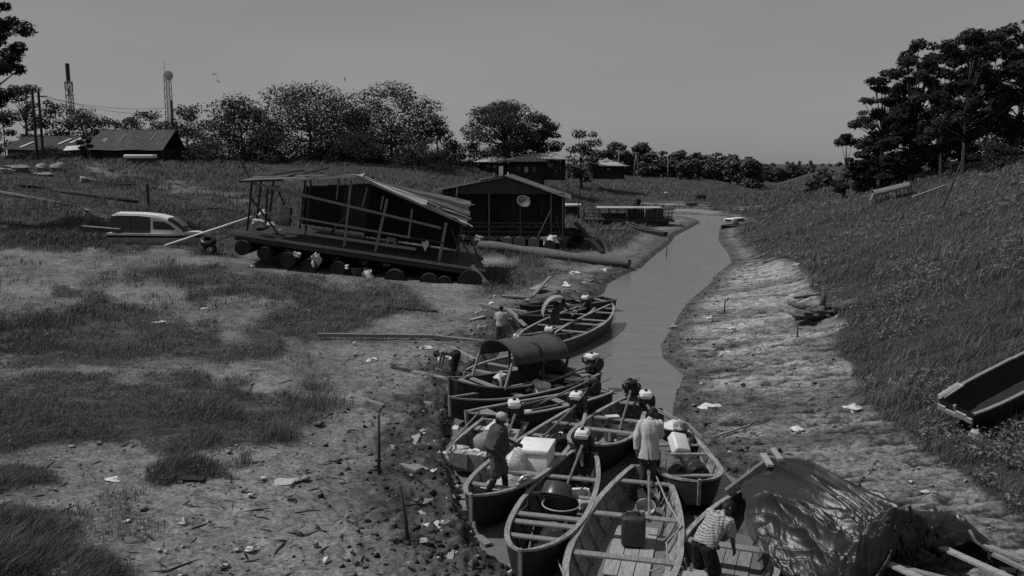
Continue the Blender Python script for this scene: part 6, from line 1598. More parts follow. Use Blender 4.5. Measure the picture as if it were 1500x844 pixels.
for k in range(3): add('platform', 'steel', lambda mb: mb.lathe([(0, 0), (1.0, 0), (1.0, .12), (0, .12)], 12, (0, 0, Ht - .3 - 1.6 * k)), e)
for k in range(6): add('antenna', 'steel', lambda mb: mb.box((.95 * math.cos(k * 1.05), .95 * math.sin(k * 1.05), Ht - .9 - .8 * (k % 3)), (.2, .2, 1.3)), e)
e, Ht = lattice('lattice tower with a round drum antenna at its head', 250, 200, 112, 225, 1.5)
add('drum_antenna', 'steel', lambda mb: mb.lathe([(0, 0), (1.1, 0), (1.1, .6), (0, .7)], 24, (.75, -.8, Ht - .5), rotx(R(80))), e, True).data.set_sharp_from_angle(angle=R(35))
add('rod', 'steel', lambda mb: mb.tube([(-.6, 0, Ht), (-.6, 0, Ht + 3.2)], .05, 6), e)
def pole(label, u, vb, vt, Y, r_=.14, arm=False):
    b0 = atY(u, vb, Y); Ht = (vb - vt) * Y / F
    e = thing('utility_pole', label, 'utility pole', b0)
    add('shaft', 'wood_black', lambda mb: mb.tube([(0, 0, -.5), (.02, 0, Ht)], [r_ * 1.2, r_], 8), e)
    if arm: add('crossarm', 'wood_black', lambda mb: mb.beam((-.2, 0, Ht - .5), (1.0, 0, Ht - .5), .1, .12), e)
    return b0 + Vector((0, 0, Ht))
pole('dark utility pole, left of the close pair in front of the long hut', 55, 236, 134, 100)
t1_ = pole('dark utility pole with a crossarm, right of the close pair', 64, 238, 138, 100, .14, True)
t2_ = pole('slim utility pole right of the steep roofed hut', 256, 240, 150, 125, .10)
t3_ = pole('thin tall antenna mast at the left edge', 9, 236, 98, 118, .06)
pole('short thin post right of the steep roofed hut, beside the slim pole', 262, 236, 180, 122, .08)
for k in range(2):
    a, b_ = t1_ + Vector((.9 * k, 0, -.5)), t2_ + Vector((0, 0, -1.0 - k))
    mb = MB(); mb.tube([a.lerp(b_, t) - Vector((0, 0, 1.4 * 4 * t * (1 - t) * .5)) for t in np.linspace(0, 1, 14)], .022, 4); tag(mb.build('wire', 'engine', origin=a), 'sagging wire strung from the paired poles to the slim pole', 'wire', 'wires between the utility poles')
# birds
for k, (u, v) in enumerate(((315, 109), (319, 119), (505, 116))):
    c_ = atY(u, v, 120); mb = MB(); mb.add([(-.5, 0, .16), (0, -.12, 0), (0, .12, 0), (.5, 0, .14), (0, 0, -.06)], [(0, 1, 4), (0, 4, 2), (3, 4, 1), (3, 2, 4), (0, 2, 1), (3, 1, 2)]); o = mb.build('bird', 'engine'); o.location = c_; o.rotation_euler = (R(60), R(30 * k), k)
    tag(o, ('soaring bird, upper of the close pair in the sky', 'soaring bird, lower of the close pair in the sky', 'lone tiny bird above the big crest trees')[k], 'bird')

# ------------------------------------------------------------------ right slope: wrecked canopy, slanting post, timber
a, b_ = tp(1281, 300), tp(1338, 283)
d_ = (b_ - a); yw = math.atan2(d_.y, d_.x); Lc = math.hypot(d_.x, d_.y)
e = thing('canopy_wreck', 'grey barrel canopy of a wrecked boat on stubby posts on the right slope', 'boat canopy', a + Vector((0, 0, .35)), (0, R(-15), R(-14)))
Lc = 2.75
rows = [[(Lc * i / 14, -.72 * math.cos(t), .42 + .42 * math.sin(t) ** .7) for t in np.linspace(0, math.pi, 13)] for i in range(15)]
add('sheet', 'canopy_pale', lambda mb: mb.sheet(rows, .03), e, True)
add('end_sheet', 'canopy_pale', lambda mb: mb.sheet([[(-.35, -.6, .1), (-.35, .6, .1)], [(.02, -.75, .62), (.02, .75, .62)]], .03), e)
add('hoop', 'wood_black', lambda mb: mb.tube([(Lc + .02, -.74 * math.cos(t), .42 + .44 * math.sin(t) ** .7) for t in np.linspace(0, math.pi, 13)], .035, 6), e)
for x_ in (.15, .95, 1.8, 2.7):
    for sy in (-1, 1): add('post', 'wood_black', lambda mb: mb.beam((x_ + .05, sy * .72, -.75 + .15 * x_), (x_, sy * .72, .45), .07, .07, up=(0, 1, 0)), e)
for (u0, v0, u1, v1, w_, m, lab) in ((1337, 294, 1384, 277, .14, 'wood_pale', 'pale timber lying right of the wrecked canopy'), ):
    a, b_ = tp(u0, v0), tp(u1, v1); mb = MB(); mb.beam(a + Vector((0, 0, .25)), b_ + Vector((0, 0, .25)), w_, w_); tag(mb.build('timber', m, origin=a), lab, 'timber')
a = tp(1378, 306); mb = MB(); mb.tube([a - Vector((0, 0, .2)), a + Vector((28 / F * a.y, 0, (306 - 232) / F * a.y))], .07, 8); tag(mb.build('leaning_post', 'wood_dark', origin=a), 'tall post leaning right on the slope beside the pale timber', 'post')
for (u0, v0, u1, v1, lab) in ((1390, 252, 1440, 246, 'dark board half buried near the crest of the right slope'), (1462, 236, 1500, 230, 'dark board near the top right of the slope')):
    a, b_ = tp(u0, v0), tp(u1, v1); mb = MB(); mb.beam(a + Vector((0, 0, .1)), b_ + Vector((0, 0, .1)), .3, .15); tag(mb.build('board', 'wood_black', origin=a), lab, 'board')
# ------------------------------------------------------------------ trees
def leaf_cloud(centres, radii, n, size, seed, flat=.62, shell=.55, up=.68):
    """n leaf sprays (diamonds) spread through clumps; returns verts, faces, tone"""
    r_ = np.random.default_rng(seed)
    C_, R_ = np.asarray(centres, float), np.asarray(radii, float)
    w_ = R_ ** 2; k = r_.choice(len(C_), n, p=w_ / w_.sum())
    d = r_.normal(size=(n, 3)); d /= np.linalg.norm(d, axis=1)[:, None]
    rad = shell + (1 - shell) * r_.random(n) ** .6
    rad = np.where(r_.random(n) < .25, r_.random(n) ** .5, rad) * (1 + .25 * r_.normal(size=n) * .5)
    p = C_[k] + d * (R_[k] * rad)[:, None] * np.array([1, 1, flat])
    nrm = d * (1 - up) + np.array([0, 0, 1.0]) * up + r_.normal(size=(n, 3)) * .42
    nrm /= np.linalg.norm(nrm, axis=1)[:, None]
    t = np.cross(nrm, r_.normal(size=(n, 3))); t /= np.linalg.norm(t, axis=1)[:, None] + 1e-9
    b = np.cross(nrm, t)
    s = size * (.5 + r_.random(n) * .9)
    vs = np.stack([p - t * s[:, None], p + b * (s * .55)[:, None], p + t * s[:, None] - nrm * (s * .25)[:, None], p - b * (s * .55)[:, None]], 1).reshape(-1, 3)
    f = np.arange(4 * n).reshape(n, 4)
    ct_ = r_.random(len(C_))
    tone = np.clip(.25 + .45 * ct_[k] + .25 * r_.random(n) ** 1.5, 0, 1)
    return vs, f, np.repeat(tone, 4)

def tree(name, label, loc, height, width, crown_from, nleaf, leaf, seed, nclump=22, clump=.22, flat=.6, trunk_m='bark', trunk_r=None, leaf_m='leaf', lean=(0, 0), group=None, cat='tree', trunks=1, limb_show=1.0, asym=0, shape=1.0):
    rr = random.Random(seed); e = thing(name, label, cat, loc, (0, 0, 0), group)
    trunk_r = trunk_r or height * .022
    cz0, cz1 = height * crown_from, height * .97
    cs, rs = [], []
    for i in range(nclump * 8):
        if len(cs) >= nclump: break
        z = rr.uniform(cz0, cz1); q = (z - cz0) / (cz1 - cz0)
        env = math.sqrt(max(1 - abs(2 * (q ** shape) - 1) ** 2.2, 0.02))
        a = rr.uniform(0, 2 * math.pi); rad = width / 2 * env * math.sqrt(rr.uniform(.12, 1.0)) * .88
        cr_ = width * clump * rr.uniform(.6, 1.15)
        c = Vector((math.cos(a) * rad + lean[0] * q + asym * q * width, math.sin(a) * rad + lean[1] * q, z - cr_ * flat * .5))
        if any((c - o).length < cr_ * .75 for o in cs): continue
        cs.append(c); rs.append(cr_)
    mb = MB()
    for t_ in range(trunks):
        ox = (t_ - (trunks - 1) / 2) * trunk_r * 3.0
        top = Vector((lean[0] * .6 + ox * 1.5, lean[1] * .6, cz0 + (cz1 - cz0) * .55))
        mid = Vector((ox * 1.2 + rr.uniform(-.3, .3), rr.uniform(-.2, .2), top.z * .5))
        tr_ = [Vector((ox, 0, -.6)), Vector((ox, 0, .3)), mid, top]
        mb.tube(tr_, [trunk_r * 1.5, trunk_r * 1.1, trunk_r * .8, trunk_r * .35], 8)
    tk = mb.build('trunk', trunk_m, e, True)
    ml_ = MB()
    for c, cr_ in zip(cs, rs):
        h0 = max(cz0 * .75, min(c.z - cr_ * .4, cz0 + (cz1 - cz0) * .5) * rr.uniform(.7, .95))
        b0 = Vector((mid.x + (top.x - mid.x) * max(0, (h0 - mid.z) / max(top.z - mid.z, .1)), mid.y, h0))
        md = b0.lerp(c, .55) + Vector((0, 0, -.06 * (c - b0).length))
        ml_.tube([b0, md, c + Vector((0, 0, -.1))], [trunk_r * .30, trunk_r * .18, trunk_r * .07], 5)
    ml_.build('limbs', trunk_m, tk, True)
    vs, f, tone = leaf_cloud(cs, rs, nleaf, leaf, seed, flat)
    np_mesh('crown', vs, f, M[leaf_m], e, {'tone': tone})
    return e
def copy_tree(o, loc, rot, sc, label=None, group=None):
    c = o.copy(); COL.objects.link(c); c.location = loc; c.rotation_euler = (0, 0, rot); c.scale = sc
    if label: c['label'] = label
    if group: c['group'] = group
    for ch in list(o.children):
        k = ch.copy(); COL.objects.link(k); k.parent = c
        for g_ in ch.children:
            q = g_.copy(); COL.objects.link(q); q.parent = k
    return c
def T(name, label, u, vtop, uw, Y, crown_from, seed, vbase=None, dens=1.0, **kw):
    """tree by where it stands: bearing u, depth Y, top at vtop, width uw pixels"""
    p = atY(u, 240, Y); z = gz(p.x, Y, False)
    top = atY(u, vtop, Y).z; h_ = top - z; w_ = uw * Y / F
    hp = h_ * F / Y * .683; wp = uw * .683
    leaf = kw.pop('leaf', 2.9 * Y / F) * .64
    n_ = int(min(34000, max(1200, hp * (1 - crown_from) * wp * 2.0 * dens)))
    return tree(name, label, (p.x, Y, z - .1), h_, w_, crown_from, n_, leaf, seed, **kw)

# left edge and the row behind the huts
T('tree', 'tall tree whose boughs hang in from the top left corner', -46, -95, 225, 58, .42, 1, nclump=110, clump=.066, flat=.7, leaf=.19, dens=.8, asym=.05)
T('tree', 'sparse slender tree behind the utility poles', 44, 118, 86, 122, .30, 2, nclump=26, clump=.13, flat=.5, dens=.55)
T('tree', 'dense umbrella crowned tree right of the utility poles', 105, 150, 92, 126, .30, 3, nclump=18, clump=.24, flat=.5)
T('tree', 'dark tree at the left edge behind the long hut', 0, 160, 60, 124, .2, 4, nclump=16, clump=.22)
T('tree', 'low bushy tree peeping over the roof of the steep hut', 170, 172, 90, 130, .2, 5, nclump=22, clump=.16, flat=.5, dens=.8)
T('tree', 'open branched tree right of the steep roofed hut', 222, 160, 92, 132, .25, 6, nclump=24, clump=.13, flat=.5, dens=.6)
T('tree', 'loose tree below the lattice tower with the drum antenna', 278, 150, 96, 128, .15, 7, nclump=26, clump=.16, dens=.7)
T('tree', 'round dark tree left of the two big crest trees', 355, 136, 120, 122, .0, 8, nclump=38, clump=.2, shape=.8)
T('tree', 'largest crest tree with a broad feathery crown, left of the pair', 455, 117, 190, 126, .0, 9, nclump=64, clump=.16, shape=.8, dens=1.1)
T('tree', 'second big crest tree with gaps of sky in its top, right of the pair', 575, 120, 165, 128, .0, 10, nclump=56, clump=.16, shape=.85, dens=.9)
T('tree', 'smaller tree at the right shoulder of the big crest trees', 640, 172, 60, 132, .1, 12, nclump=20, clump=.2, dens=.8)
T('bush', 'low bush at the foot of the big crest trees, right end', 668, 208, 46, 136, .02, 13, nclump=14, clump=.24, dens=.8, cat='bush')
T('bush', 'low bush at the foot of the big crest trees, left end', 395, 190, 90, 118, .0, 14, nclump=18, clump=.22, dens=.8, cat='bush')
T('bush', 'dark bush between the trunks of the two big crest trees', 515, 192, 110, 120, .0, 15, nclump=18, clump=.2, cat='bush')
T('bush', 'bush before the second big crest tree', 610, 205, 100, 120, .0, 16, nclump=18, clump=.2, cat='bush')
T('bush', 'pale scrub right of the steep roofed hut', 290, 200, 90, 116, .0, 17, nclump=16, clump=.2, cat='bush')
T('tree', 'dense dark spreading tree over the crest houses', 738, 144, 128, 134, .22, 18, nclump=46, clump=.19, flat=.45, dens=1.3, trunk_r=.5)
T('tree', 'second dark spreading crown, on the right of the crest houses', 795, 158, 64, 136, .22, 19, nclump=22, clump=.22, flat=.5, dens=1.2)
T('tree', 'pale loose tree with open top right of the crest houses', 852, 182, 66, 158, .15, 20, nclump=30, clump=.15, dens=.75)
T('bush', 'grey bush left of the crest houses', 690, 205, 46, 138, .02, 21, nclump=14, clump=.22, cat='bush')
T('bush', 'dark bush in front of the long low hut', 72, 214, 50, 104, .0, 22, nclump=14, clump=.22, cat='bush')
T('bush', 'dark bush between the two huts', 128, 196, 26, 106, .0, 23, nclump=12, clump=.24, cat='bush')
T('bush', 'bush before the left end of the long low hut', 25, 220, 30, 103, .0, 24, nclump=12, clump=.24, cat='bush')
# the far wood
wood = []
for k, (u, vt, uw) in enumerate(((905, 208, 54), (938, 208, 52), (968, 220, 44), (995, 218, 44), (1022, 222, 42), (1048, 222, 44), (1072, 224, 42), (1098, 228, 34))):
    src = None
    lab = 'tree in the far row beyond the stream bend, ' + ('at its left end', 'second from its left end', 'third from its left end', 'fourth from its left end', 'fourth from its right end', 'third from its right end', 'second from its right end', 'at its right end')[k]
    if k < 3:
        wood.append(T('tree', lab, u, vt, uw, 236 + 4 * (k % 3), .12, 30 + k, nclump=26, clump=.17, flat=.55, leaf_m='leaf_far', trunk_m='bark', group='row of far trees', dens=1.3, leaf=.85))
    else:
        s_ = wood[k % 3]; Y = 240 + 6 * (k % 3); p = atY(u, 240, Y); z = gz(p.x, Y, False)
        h_ = atY(u, vt, Y).z - z; hs = h_ / (max(q[2] for q in (s_.children[1] if False else [c for c in s_.children if c.name.startswith('crown')][0]).bound_box))
        wdt = uw * Y / F; bw_ = [c for c in s_.children if c.name.startswith('crown')][0].bound_box; wx = max(q[0] for q in bw_) - min(q[0] for q in bw_)
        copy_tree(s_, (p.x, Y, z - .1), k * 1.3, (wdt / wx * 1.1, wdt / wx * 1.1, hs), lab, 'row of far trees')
def forest(label, spans, seed, leaf_m='leaf_far', leaf=.8):
    """undergrowth that reads as one mass: trunkless leafy clumps along a line"""
    r_ = random.Random(seed); cs, rs = [], []
    for (u0, u1, vt, Y, n_) in spans:
        for i in range(n_):
            u = u0 + (u1 - u0) * (i + r_.random()) / n_; p = atY(u, 240, Y + r_.uniform(-4, 6)); z = gz(p.x, p.y, False); top = atY(u, vt + r_.uniform(-3, 8), p.y).z
            hh = max(top - z, 1.0)
            for q in (.2, .55, .85):
                cs.append((p.x + r_.uniform(-1, 1), p.y + r_.uniform(-1, 1), z + hh * q * r_.uniform(.7, 1.0))); rs.append(hh * r_.uniform(.22, .36))
    return cs, rs
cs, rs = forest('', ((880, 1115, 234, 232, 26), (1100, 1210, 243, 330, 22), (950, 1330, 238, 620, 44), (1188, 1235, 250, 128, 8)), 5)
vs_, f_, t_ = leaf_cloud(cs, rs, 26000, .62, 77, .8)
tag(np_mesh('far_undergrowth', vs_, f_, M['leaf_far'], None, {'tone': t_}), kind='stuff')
for k, u in enumerate((906, 929, 934, 978)):
    Y = 226; p = atY(u, 250, Y); z = gz(p.x, Y, False)
    mb = MB(); mb.tube([(0, 0, -.3), (.2 * math.sin(k * 3), 0, 3.2), (.5 * math.sin(k * 2), 0, 6.0)], [.13, .10, .06], 6); o = mb.build('bare_trunk', 'bark_pale', None, True); o.location = (p.x, Y, z)
    tag(o, 'pale slim trunk at the edge of the far row of trees', 'tree trunk', 'pale trunks at the far row')
# right crest
T('tree', 'small crooked tree alone at the left end of the right crest', 1238, 190, 52, 84, .12, 40, nclump=14, clump=.2, flat=.5, dens=.8, leaf=.22)
T('tree', 'leafy tree at the left end of the right grove', 1296, 90, 104, 80, .0, 41, nclump=64, clump=.105, flat=.5, dens=.7, leaf=.23)
T('tree', 'dark tree with a layered crown, second from the left in the right grove', 1336, 52, 112, 78, .12, 42, nclump=62, clump=.11, flat=.68, dens=.72, leaf=.24)
T('tree', 'tree with a pale twisting trunk in the right grove', 1378, 58, 100, 74, .22, 43, nclump=48, clump=.11, flat=.66, dens=.7, leaf=.23, trunk_m='bark_pale', trunk_r=.10)
T('tree', 'tall tree with a straight pale trunk in the right grove', 1410, 34, 116, 72, .26, 44, nclump=56, clump=.11, flat=.66, dens=.7, leaf=.23, trunk_m='bark_pale', trunk_r=.13)
T('tree', 'tall tree with a pale forked trunk, right of the straight one', 1442, 40, 100, 73, .28, 45, nclump=48, clump=.11, flat=.66, dens=.7, leaf=.23, trunk_m='bark_pale', trunk_r=.11)
T('tree', 'tallest dark tree at the right edge with layered boughs', 1486, 14, 126, 76, .2, 46, nclump=62, clump=.105, flat=.64, dens=.7, leaf=.24)
T('tree', 'dark tree partly cut by the right edge', 1550, 10, 120, 78, .2, 47, nclump=30, clump=.19, flat=.45, leaf=.26)
for k, (u, vt, uw, lab) in enumerate(((1275, 196, 60, 'dark thicket left of the pale trunks on the right crest'), (1325, 168, 80, 'thicket under the layered tree on the right crest'), (1385, 165, 80, 'dark thicket behind the pale trunks on the right crest'), (1450, 165, 90, 'dark thicket right of the pale trunks on the right crest'), (1515, 172, 90, 'dark thicket at the right edge of the crest'))):
    T('thicket', lab, u, vt, uw, 84 + 2 * (k % 2), .0, 50 + k, nclump=24, clump=.2, dens=1.2, leaf=.26, cat='thicket')
T('bush', 'tall grassy hedge at the top right of the slope', 1462, 206, 80, 66, .0, 56, nclump=16, clump=.18, leaf=.16, cat='bush')

# ------------------------------------------------------------------ grass: blades scattered over the land
def scatter(n, dmin, dmax, seed, pw_=.55):
    r_ = np.random.default_rng(seed)
    a, b = dmin ** -pw_, dmax ** -pw_
    D = (a + (b - a) * r_.random(n)) ** (-1 / pw_)
    th = r_.uniform(-.80, .80, n)
    Y = D / np.sqrt(1 + th * th); X = th * Y
    return X, Y, D, r_
EXCL = [(bO.mw.inverted(), bO.L / 2, .62), (Matrix.LocRotScale(bpy.data.objects['cabin_boat'].location, bpy.data.objects['cabin_boat'].rotation_euler, None).inverted(), None, .8)]
def clear_of(X, Y, Z):
    ok = np.ones(len(X), bool); P = np.stack([X, Y, Z, np.ones(len(X))], 1)
    for m_, hx, hy in EXCL:
        q = P @ np.array(m_).T
        inx = (np.abs(q[:, 0]) < hx) if hx else ((q[:, 0] > 0) & (q[:, 0] < LB))
        ok &= ~(inx & (np.abs(q[:, 1]) < hy))
    return ok
def sideR(right): return right
def blades(name, n, dmin, dmax, seed, hmin, hmax, side, wpx=.75, lean=.45, per=1, thr=.35, pale=0):
    X, Y, D, r_ = scatter(n, dmin, dmax, seed)
    info = land_info(X, Y); Z = ground(X, Y, info, False)
    tone, wet, g, right, u, v = cover(X, Y, Z, info)
    keep = (g > thr * .4 + r_.random(n) * (1 - thr)) & ((sideR(right)) == side if side is not None else True) & ~info[2] & clear_of(X, Y, Z)
    X, Y, D, Z, g = X[keep], Y[keep], D[keep], Z[keep], g[keep]
    n = len(X)
    tall = fbm(X * .22, Y * .22, 301, 3)
    cl_ = fbm(X * 1.1, Y * 1.1, 303, 3)
    h_ = (hmin + (hmax - hmin) * np.clip((tall - .3) / .4, 0, 1)) * (.45 + 1.2 * sstep(.35, .62, cl_)) * (.55 + .6 * r_.random(n)) * (.5 + .5 * g)
    w_ = np.maximum(.010, wpx * D / 853) * (.6 + .8 * r_.random(n))
    a = r_.uniform(0, 2 * np.pi, n); wind = np.stack([.35 + .5 * fbm(X * .5, Y * .5, 305, 2), .1 * np.ones(n)], 1)
    lx = (np.cos(a) * .8 + wind[:, 0]) * h_ * lean; ly = (np.sin(a) * .8 + wind[:, 1]) * h_ * lean
    b = a + np.pi / 2 + r_.normal(size=n) * .4
    bx, by = np.cos(b) * w_ / 2, np.sin(b) * w_ / 2
    P0 = np.stack([X - bx, Y - by, Z - .05], 1); P1 = np.stack([X + bx, Y + by, Z - .05], 1)
    P2 = np.stack([X + lx * .35 + bx * .7, Y + ly * .35 + by * .7, Z + h_ * .6], 1); P3 = np.stack([X + lx * .35 - bx * .7, Y + ly * .35 - by * .7, Z + h_ * .6], 1)
    P4 = np.stack([X + lx, Y + ly, Z + h_ * (1 - .25 * r_.random(n))], 1)
    vs = np.stack([P0, P1, P2, P3, P4], 1).reshape(-1, 3)
    i = np.arange(n) * 5
    f = np.concatenate([np.stack([i, i + 1, i + 2], 1), np.stack([i, i + 2, i + 3], 1), np.stack([i + 3, i + 2, i + 4], 1)])
    patch = fbm(X * .3, Y * .3, 311, 3)
    tn = np.clip(.75 * patch - .05 + .25 * (cl_ - .5) + .45 * (r_.random(n) ** 2) + pale, 0, 1.6)
    o = np_mesh(name, vs, f, M['blade'], None, {'tone': np.repeat(tn, 5)})
    tag(o, kind='stuff'); return o
blades('far_slope_grass', 70000, 112, 210, 404, .2, .5, True, wpx=.8, lean=.7)
blades('dry_stems', 26000, 13, 90, 405, .25, .60, True, wpx=.45, lean=.6, pale=.55)
blades('dry_meadow_stems', 12000, 13, 60, 406, .22, .50, False, wpx=.45, lean=.6, pale=.45)

blades('meadow_grass', 520000, 12, 60, 401, .10, .36, False, wpx=.6, lean=.7)
blades('bank_grass', 260000, 58, 300, 402, .18, .5, False, wpx=.7, lean=.7)
blades('slope_grass', 620000, 12, 120, 403, .10, .34, True, wpx=.6, lean=.7)
# broad-leaved weeds on the slope and tufts on the meadow
def weeds(name, n, dmin, dmax, seed, side, lo, size, thr, hi=1.0, lift=.25):
    X, Y, D, r_ = scatter(n, dmin, dmax, seed)
    info = land_info(X, Y); Z = ground(X, Y, info, False); tone, wet, g, right, u, v = cover(X, Y, Z, info)
    pt = fbm(X * .45, Y * .45, seed + 3, 3)
    keep = (g > .6) & (right == side) & (pt > thr) & ~info[2] & clear_of(X, Y, Z)
    X, Y, Z, D = X[keep], Y[keep], Z[keep], D[keep]; n = len(X)
    k = 5
    X, Y, Z, D = [np.repeat(q, k) for q in (X, Y, Z, D)]; m = len(X)
    s = np.maximum(size, 1.5 * D / 853) * (.5 + .9 * r_.random(m))
    P = np.stack([X + r_.normal(size=m) * s * 1.3, Y + r_.normal(size=m) * s * 1.3, Z + lift * (.4 + r_.random(m))], 1)
    nrm = r_.normal(size=(m, 3)) * .45 + [-.2, -.1, 1]; nrm /= np.linalg.norm(nrm, axis=1)[:, None]
    t = np.cross(nrm, r_.normal(size=(m, 3))); t /= np.linalg.norm(t, axis=1)[:, None]; b = np.cross(nrm, t)
    vs = np.stack([P - t * s[:, None], P + b * (s * .5)[:, None], P + t * s[:, None], P - b * (s * .5)[:, None]], 1).reshape(-1, 3)
    tn = np.repeat(np.clip(lo + (hi - lo) * r_.random(m) ** 1.4, 0, 1.4), 4)
    tag(np_mesh(name, vs, np.arange(4 * m).reshape(m, 4), M['blade'], None, {'tone': tn}), kind='stuff')
weeds('slope_weeds', 26000, 16, 110, 421, True, .35, .05, .54, 1.5)
weeds('meadow_weeds', 6000, 16, 60, 422, False, .2, .04, .60, 1.0, .15)

# ------------------------------------------------------------------ mud clods, scraps
def clods(name, n, seed, pick, smin, smax, m, lo=0, hi=1, zoff=0.0, sq=.7, lng=1):
    r_ = np.random.default_rng(seed)
    X, Y, D, r2 = scatter(n * 6, 12, 60, seed, .3)
    info = land_info(X, Y); u, v = None, None
    Z = ground(X, Y, info, True)
    tone, wet, g, right, u, v = cover(X, Y, Z, info)
    keep = pick(info, right, u, v, g, Y, wet, r2) & ~info[2] & (Z > .02)
    idx = np.nonzero(keep)[0][:n]; X, Y, Z, D = X[idx], Y[idx], Z[idx], D[idx]; n = len(idx)
    # octahedron-like lumps, two rings
    base = []
    for zz, rr_ in ((-.6, .7), (.1, 1.0), (.75, .55)):
        for k in range(6): base.append((rr_ * math.cos(k * math.pi / 3 + zz), rr_ * math.sin(k * math.pi / 3 + zz), zz))
    base = np.array(base + [(0, 0, 1.05)])
    fc = []
    for q in range(2):
        for k in range(6):
            a, b, c, d = q * 6 + k, q * 6 + (k + 1) % 6, (q + 1) * 6 + (k + 1) % 6, (q + 1) * 6 + k
            fc += [(a, b, c), (a, c, d)]
    fc += [(12 + k, 12 + (k + 1) % 6, 18) for k in range(6)]
    fc = np.array(fc)
    s = smin + (smax - smin) * r_.random(n) ** 2.5
    sc = s[:, None] * (.6 + .8 * r_.random((n, 3))) * [lng, 1, sq]
    vs = base[None] * sc[:, None] * (1 + .35 * r_.normal(size=(n, len(base), 1)).clip(-1.2, 1.2))
    a = r_.uniform(0, 6.28, n); ca, sa = np.cos(a), np.sin(a)
    x = vs[..., 0] * ca[:, None] - vs[..., 1] * sa[:, None]; y = vs[..., 0] * sa[:, None] + vs[..., 1] * ca[:, None]
    vs = np.stack([x + X[:, None], y + Y[:, None], vs[..., 2] + (Z + s * .15 + zoff)[:, None]], -1).reshape(-1, 3)
    f = (fc[None] + (np.arange(n) * len(base))[:, None, None]).reshape(-1, 3)
    tn = np.repeat(lo + (hi - lo) * r_.random(n) ** 2, len(base))
    tag(np_mesh(name, vs, f, M[m], None, {'tone': tn}), kind='stuff')
clods('mud_clods', 4500, 501, lambda i, right, u, v, g, Y, wet, r: (~right) & (i[1] < 3.4 * r.random(len(u)) + .15) & (Y < 52) & (v > 425), .012, .075, 'clod', 0, .55, -.01)
clods('bank_clods', 4500, 502, lambda i, right, u, v, g, Y, wet, r: right & (g < .5) & ((i[1] < 2.2 * r.random(len(u)) ** 1.5 + .2) | (r.random(len(u)) < .06)), .012, .07, 'clod', .1, 1.0)
clods('field_clods', 1100, 503, lambda i, right, u, v, g, Y, wet, r: (~right) & (g < .35) & (i[1] > 3) & (v > 420), .008, .035, 'clod', .2, 1.3, 0, .5)
clods('litter_scraps', 260, 504, lambda i, right, u, v, g, Y, wet, r: (~right) & (g < .6) & (i[1] < 7 * r.random(len(u))) & (Y < 56), .03, .10, 'scrap', .1, .9, .05, .35)
clods('bank_scraps', 150, 505, lambda i, right, u, v, g, Y, wet, r: right & (g < .4), .03, .09, 'scrap', .2, .9, .03, .3)
clods('field_scraps', 110, 506, lambda i, right, u, v, g, Y, wet, r: (~right) & (g < .4) & (v > 560) & (i[1] > 4), .03, .08, 'scrap', .2, .8, .03, .3)

clods('rubbish_scraps', 650, 507, lambda i, right, u, v, g, Y, wet, r: (~right) & (i[1] < 5.5 * r.random(len(u))) & (v > 425) & (v < 512) & (u > 690), .03, .13, 'scrap', 0, 1.0, .05, .5)
clods('twigs', 420, 508, lambda i, right, u, v, g, Y, wet, r: (~right) & (g < .5) & (v > 425), .010, .022, 'clod', .3, 2.0, .01, .8, 11)
clods('bank_twigs', 200, 509, lambda i, right, u, v, g, Y, wet, r: right & (g < .5), .010, .022, 'clod', .2, 2.0, .01, .8, 11)
# ------------------------------------------------------------------ planks, stakes and rubbish one can point to
def plank(u0, v0, u1, v1, w_, th, m, lab, name='plank', cat='plank', lift=.06, group=None):
    a, b_ = tp(u0, v0), tp(u1, v1); d = b_ - a
    mb = MB(); N_ = 8; rows = []
    sd_ = Vector((-d.y, d.x, 0)).normalized()
    rr = random.Random(int(u0 * 7 + v0))
    for i in range(N_ + 1):
        t = i / N_; p = a + d * t; p.z = max(gz(p.x, p.y, False), 0) + lift + .0
        e0, e1 = w_ / 2 * (1 + rr.uniform(-.06, .06)), w_ / 2 * (1 + rr.uniform(-.06, .06))
        rows.append([p - sd_ * e0, p + sd_ * e1])
    mid_z = [(rows[0][0].z * (1 - i / N_) + rows[-1][0].z * i / N_) for i in range(N_ + 1)]
    for i in range(N_ + 1):
        for q in rows[i]: q.z = max(mid_z[i], q.z - .05)
    mb.sheet(rows, th); o = mb.build(name, m, origin=a); return tag(o, lab, cat, group)
plank(612, 626, 582, 680, .42, .06, 'wood_pale', 'wide pale plank lying on the churned mud left of the punt')
plank(592, 682, 622, 694, .30, .05, 'wood', 'short grey plank at the lower end of the wide pale plank', lift=.08)
plank(668, 745, 676, 752, .3, .06, 'wood', 'stub of board on the mud beside the dark canoe\'s bow')
plank(660, 772, 652, 824, .28, .05, 'wood_pale', 'narrow pale broken board near the bottom, standing out on dark mud')
plank(640, 768, 654, 786, .45, .05, 'wood', 'square grey board scrap left of the narrow broken board')
plank(633, 727, 618, 760, .20, .05, 'wood', 'thin grey slat on the mud left of the dark canoe')
plank(676, 728, 679, 752, .17, .06, 'wood', 'upright slat pair by the dark canoe bow, right one')
plank(604, 550, 662, 562, .22, .14, 'wood', 'thick grey beam running to the bow of the canopy boat', 'beam', 'beam', .15)
plank(512, 582, 562, 598, .12, .08, 'wood', 'thin stick with a rag lying beside the round grass clump', 'stick', 'stick', .1)
plank(466, 497, 640, 499, .15, .12, 'wood', 'very long pale pole lying across the mud, left half', 'long_pole', 'pole', .22)
plank(636, 499, 722, 510, .17, .14, 'wood', 'long pale pole ending at the canopy boat, right half', 'long_pole', 'pole', .22)
plank(549, 450, 640, 458, .35, .16, 'log_dark', 'dark log on the bare path below the tilted raft house', 'log', 'log', .1)
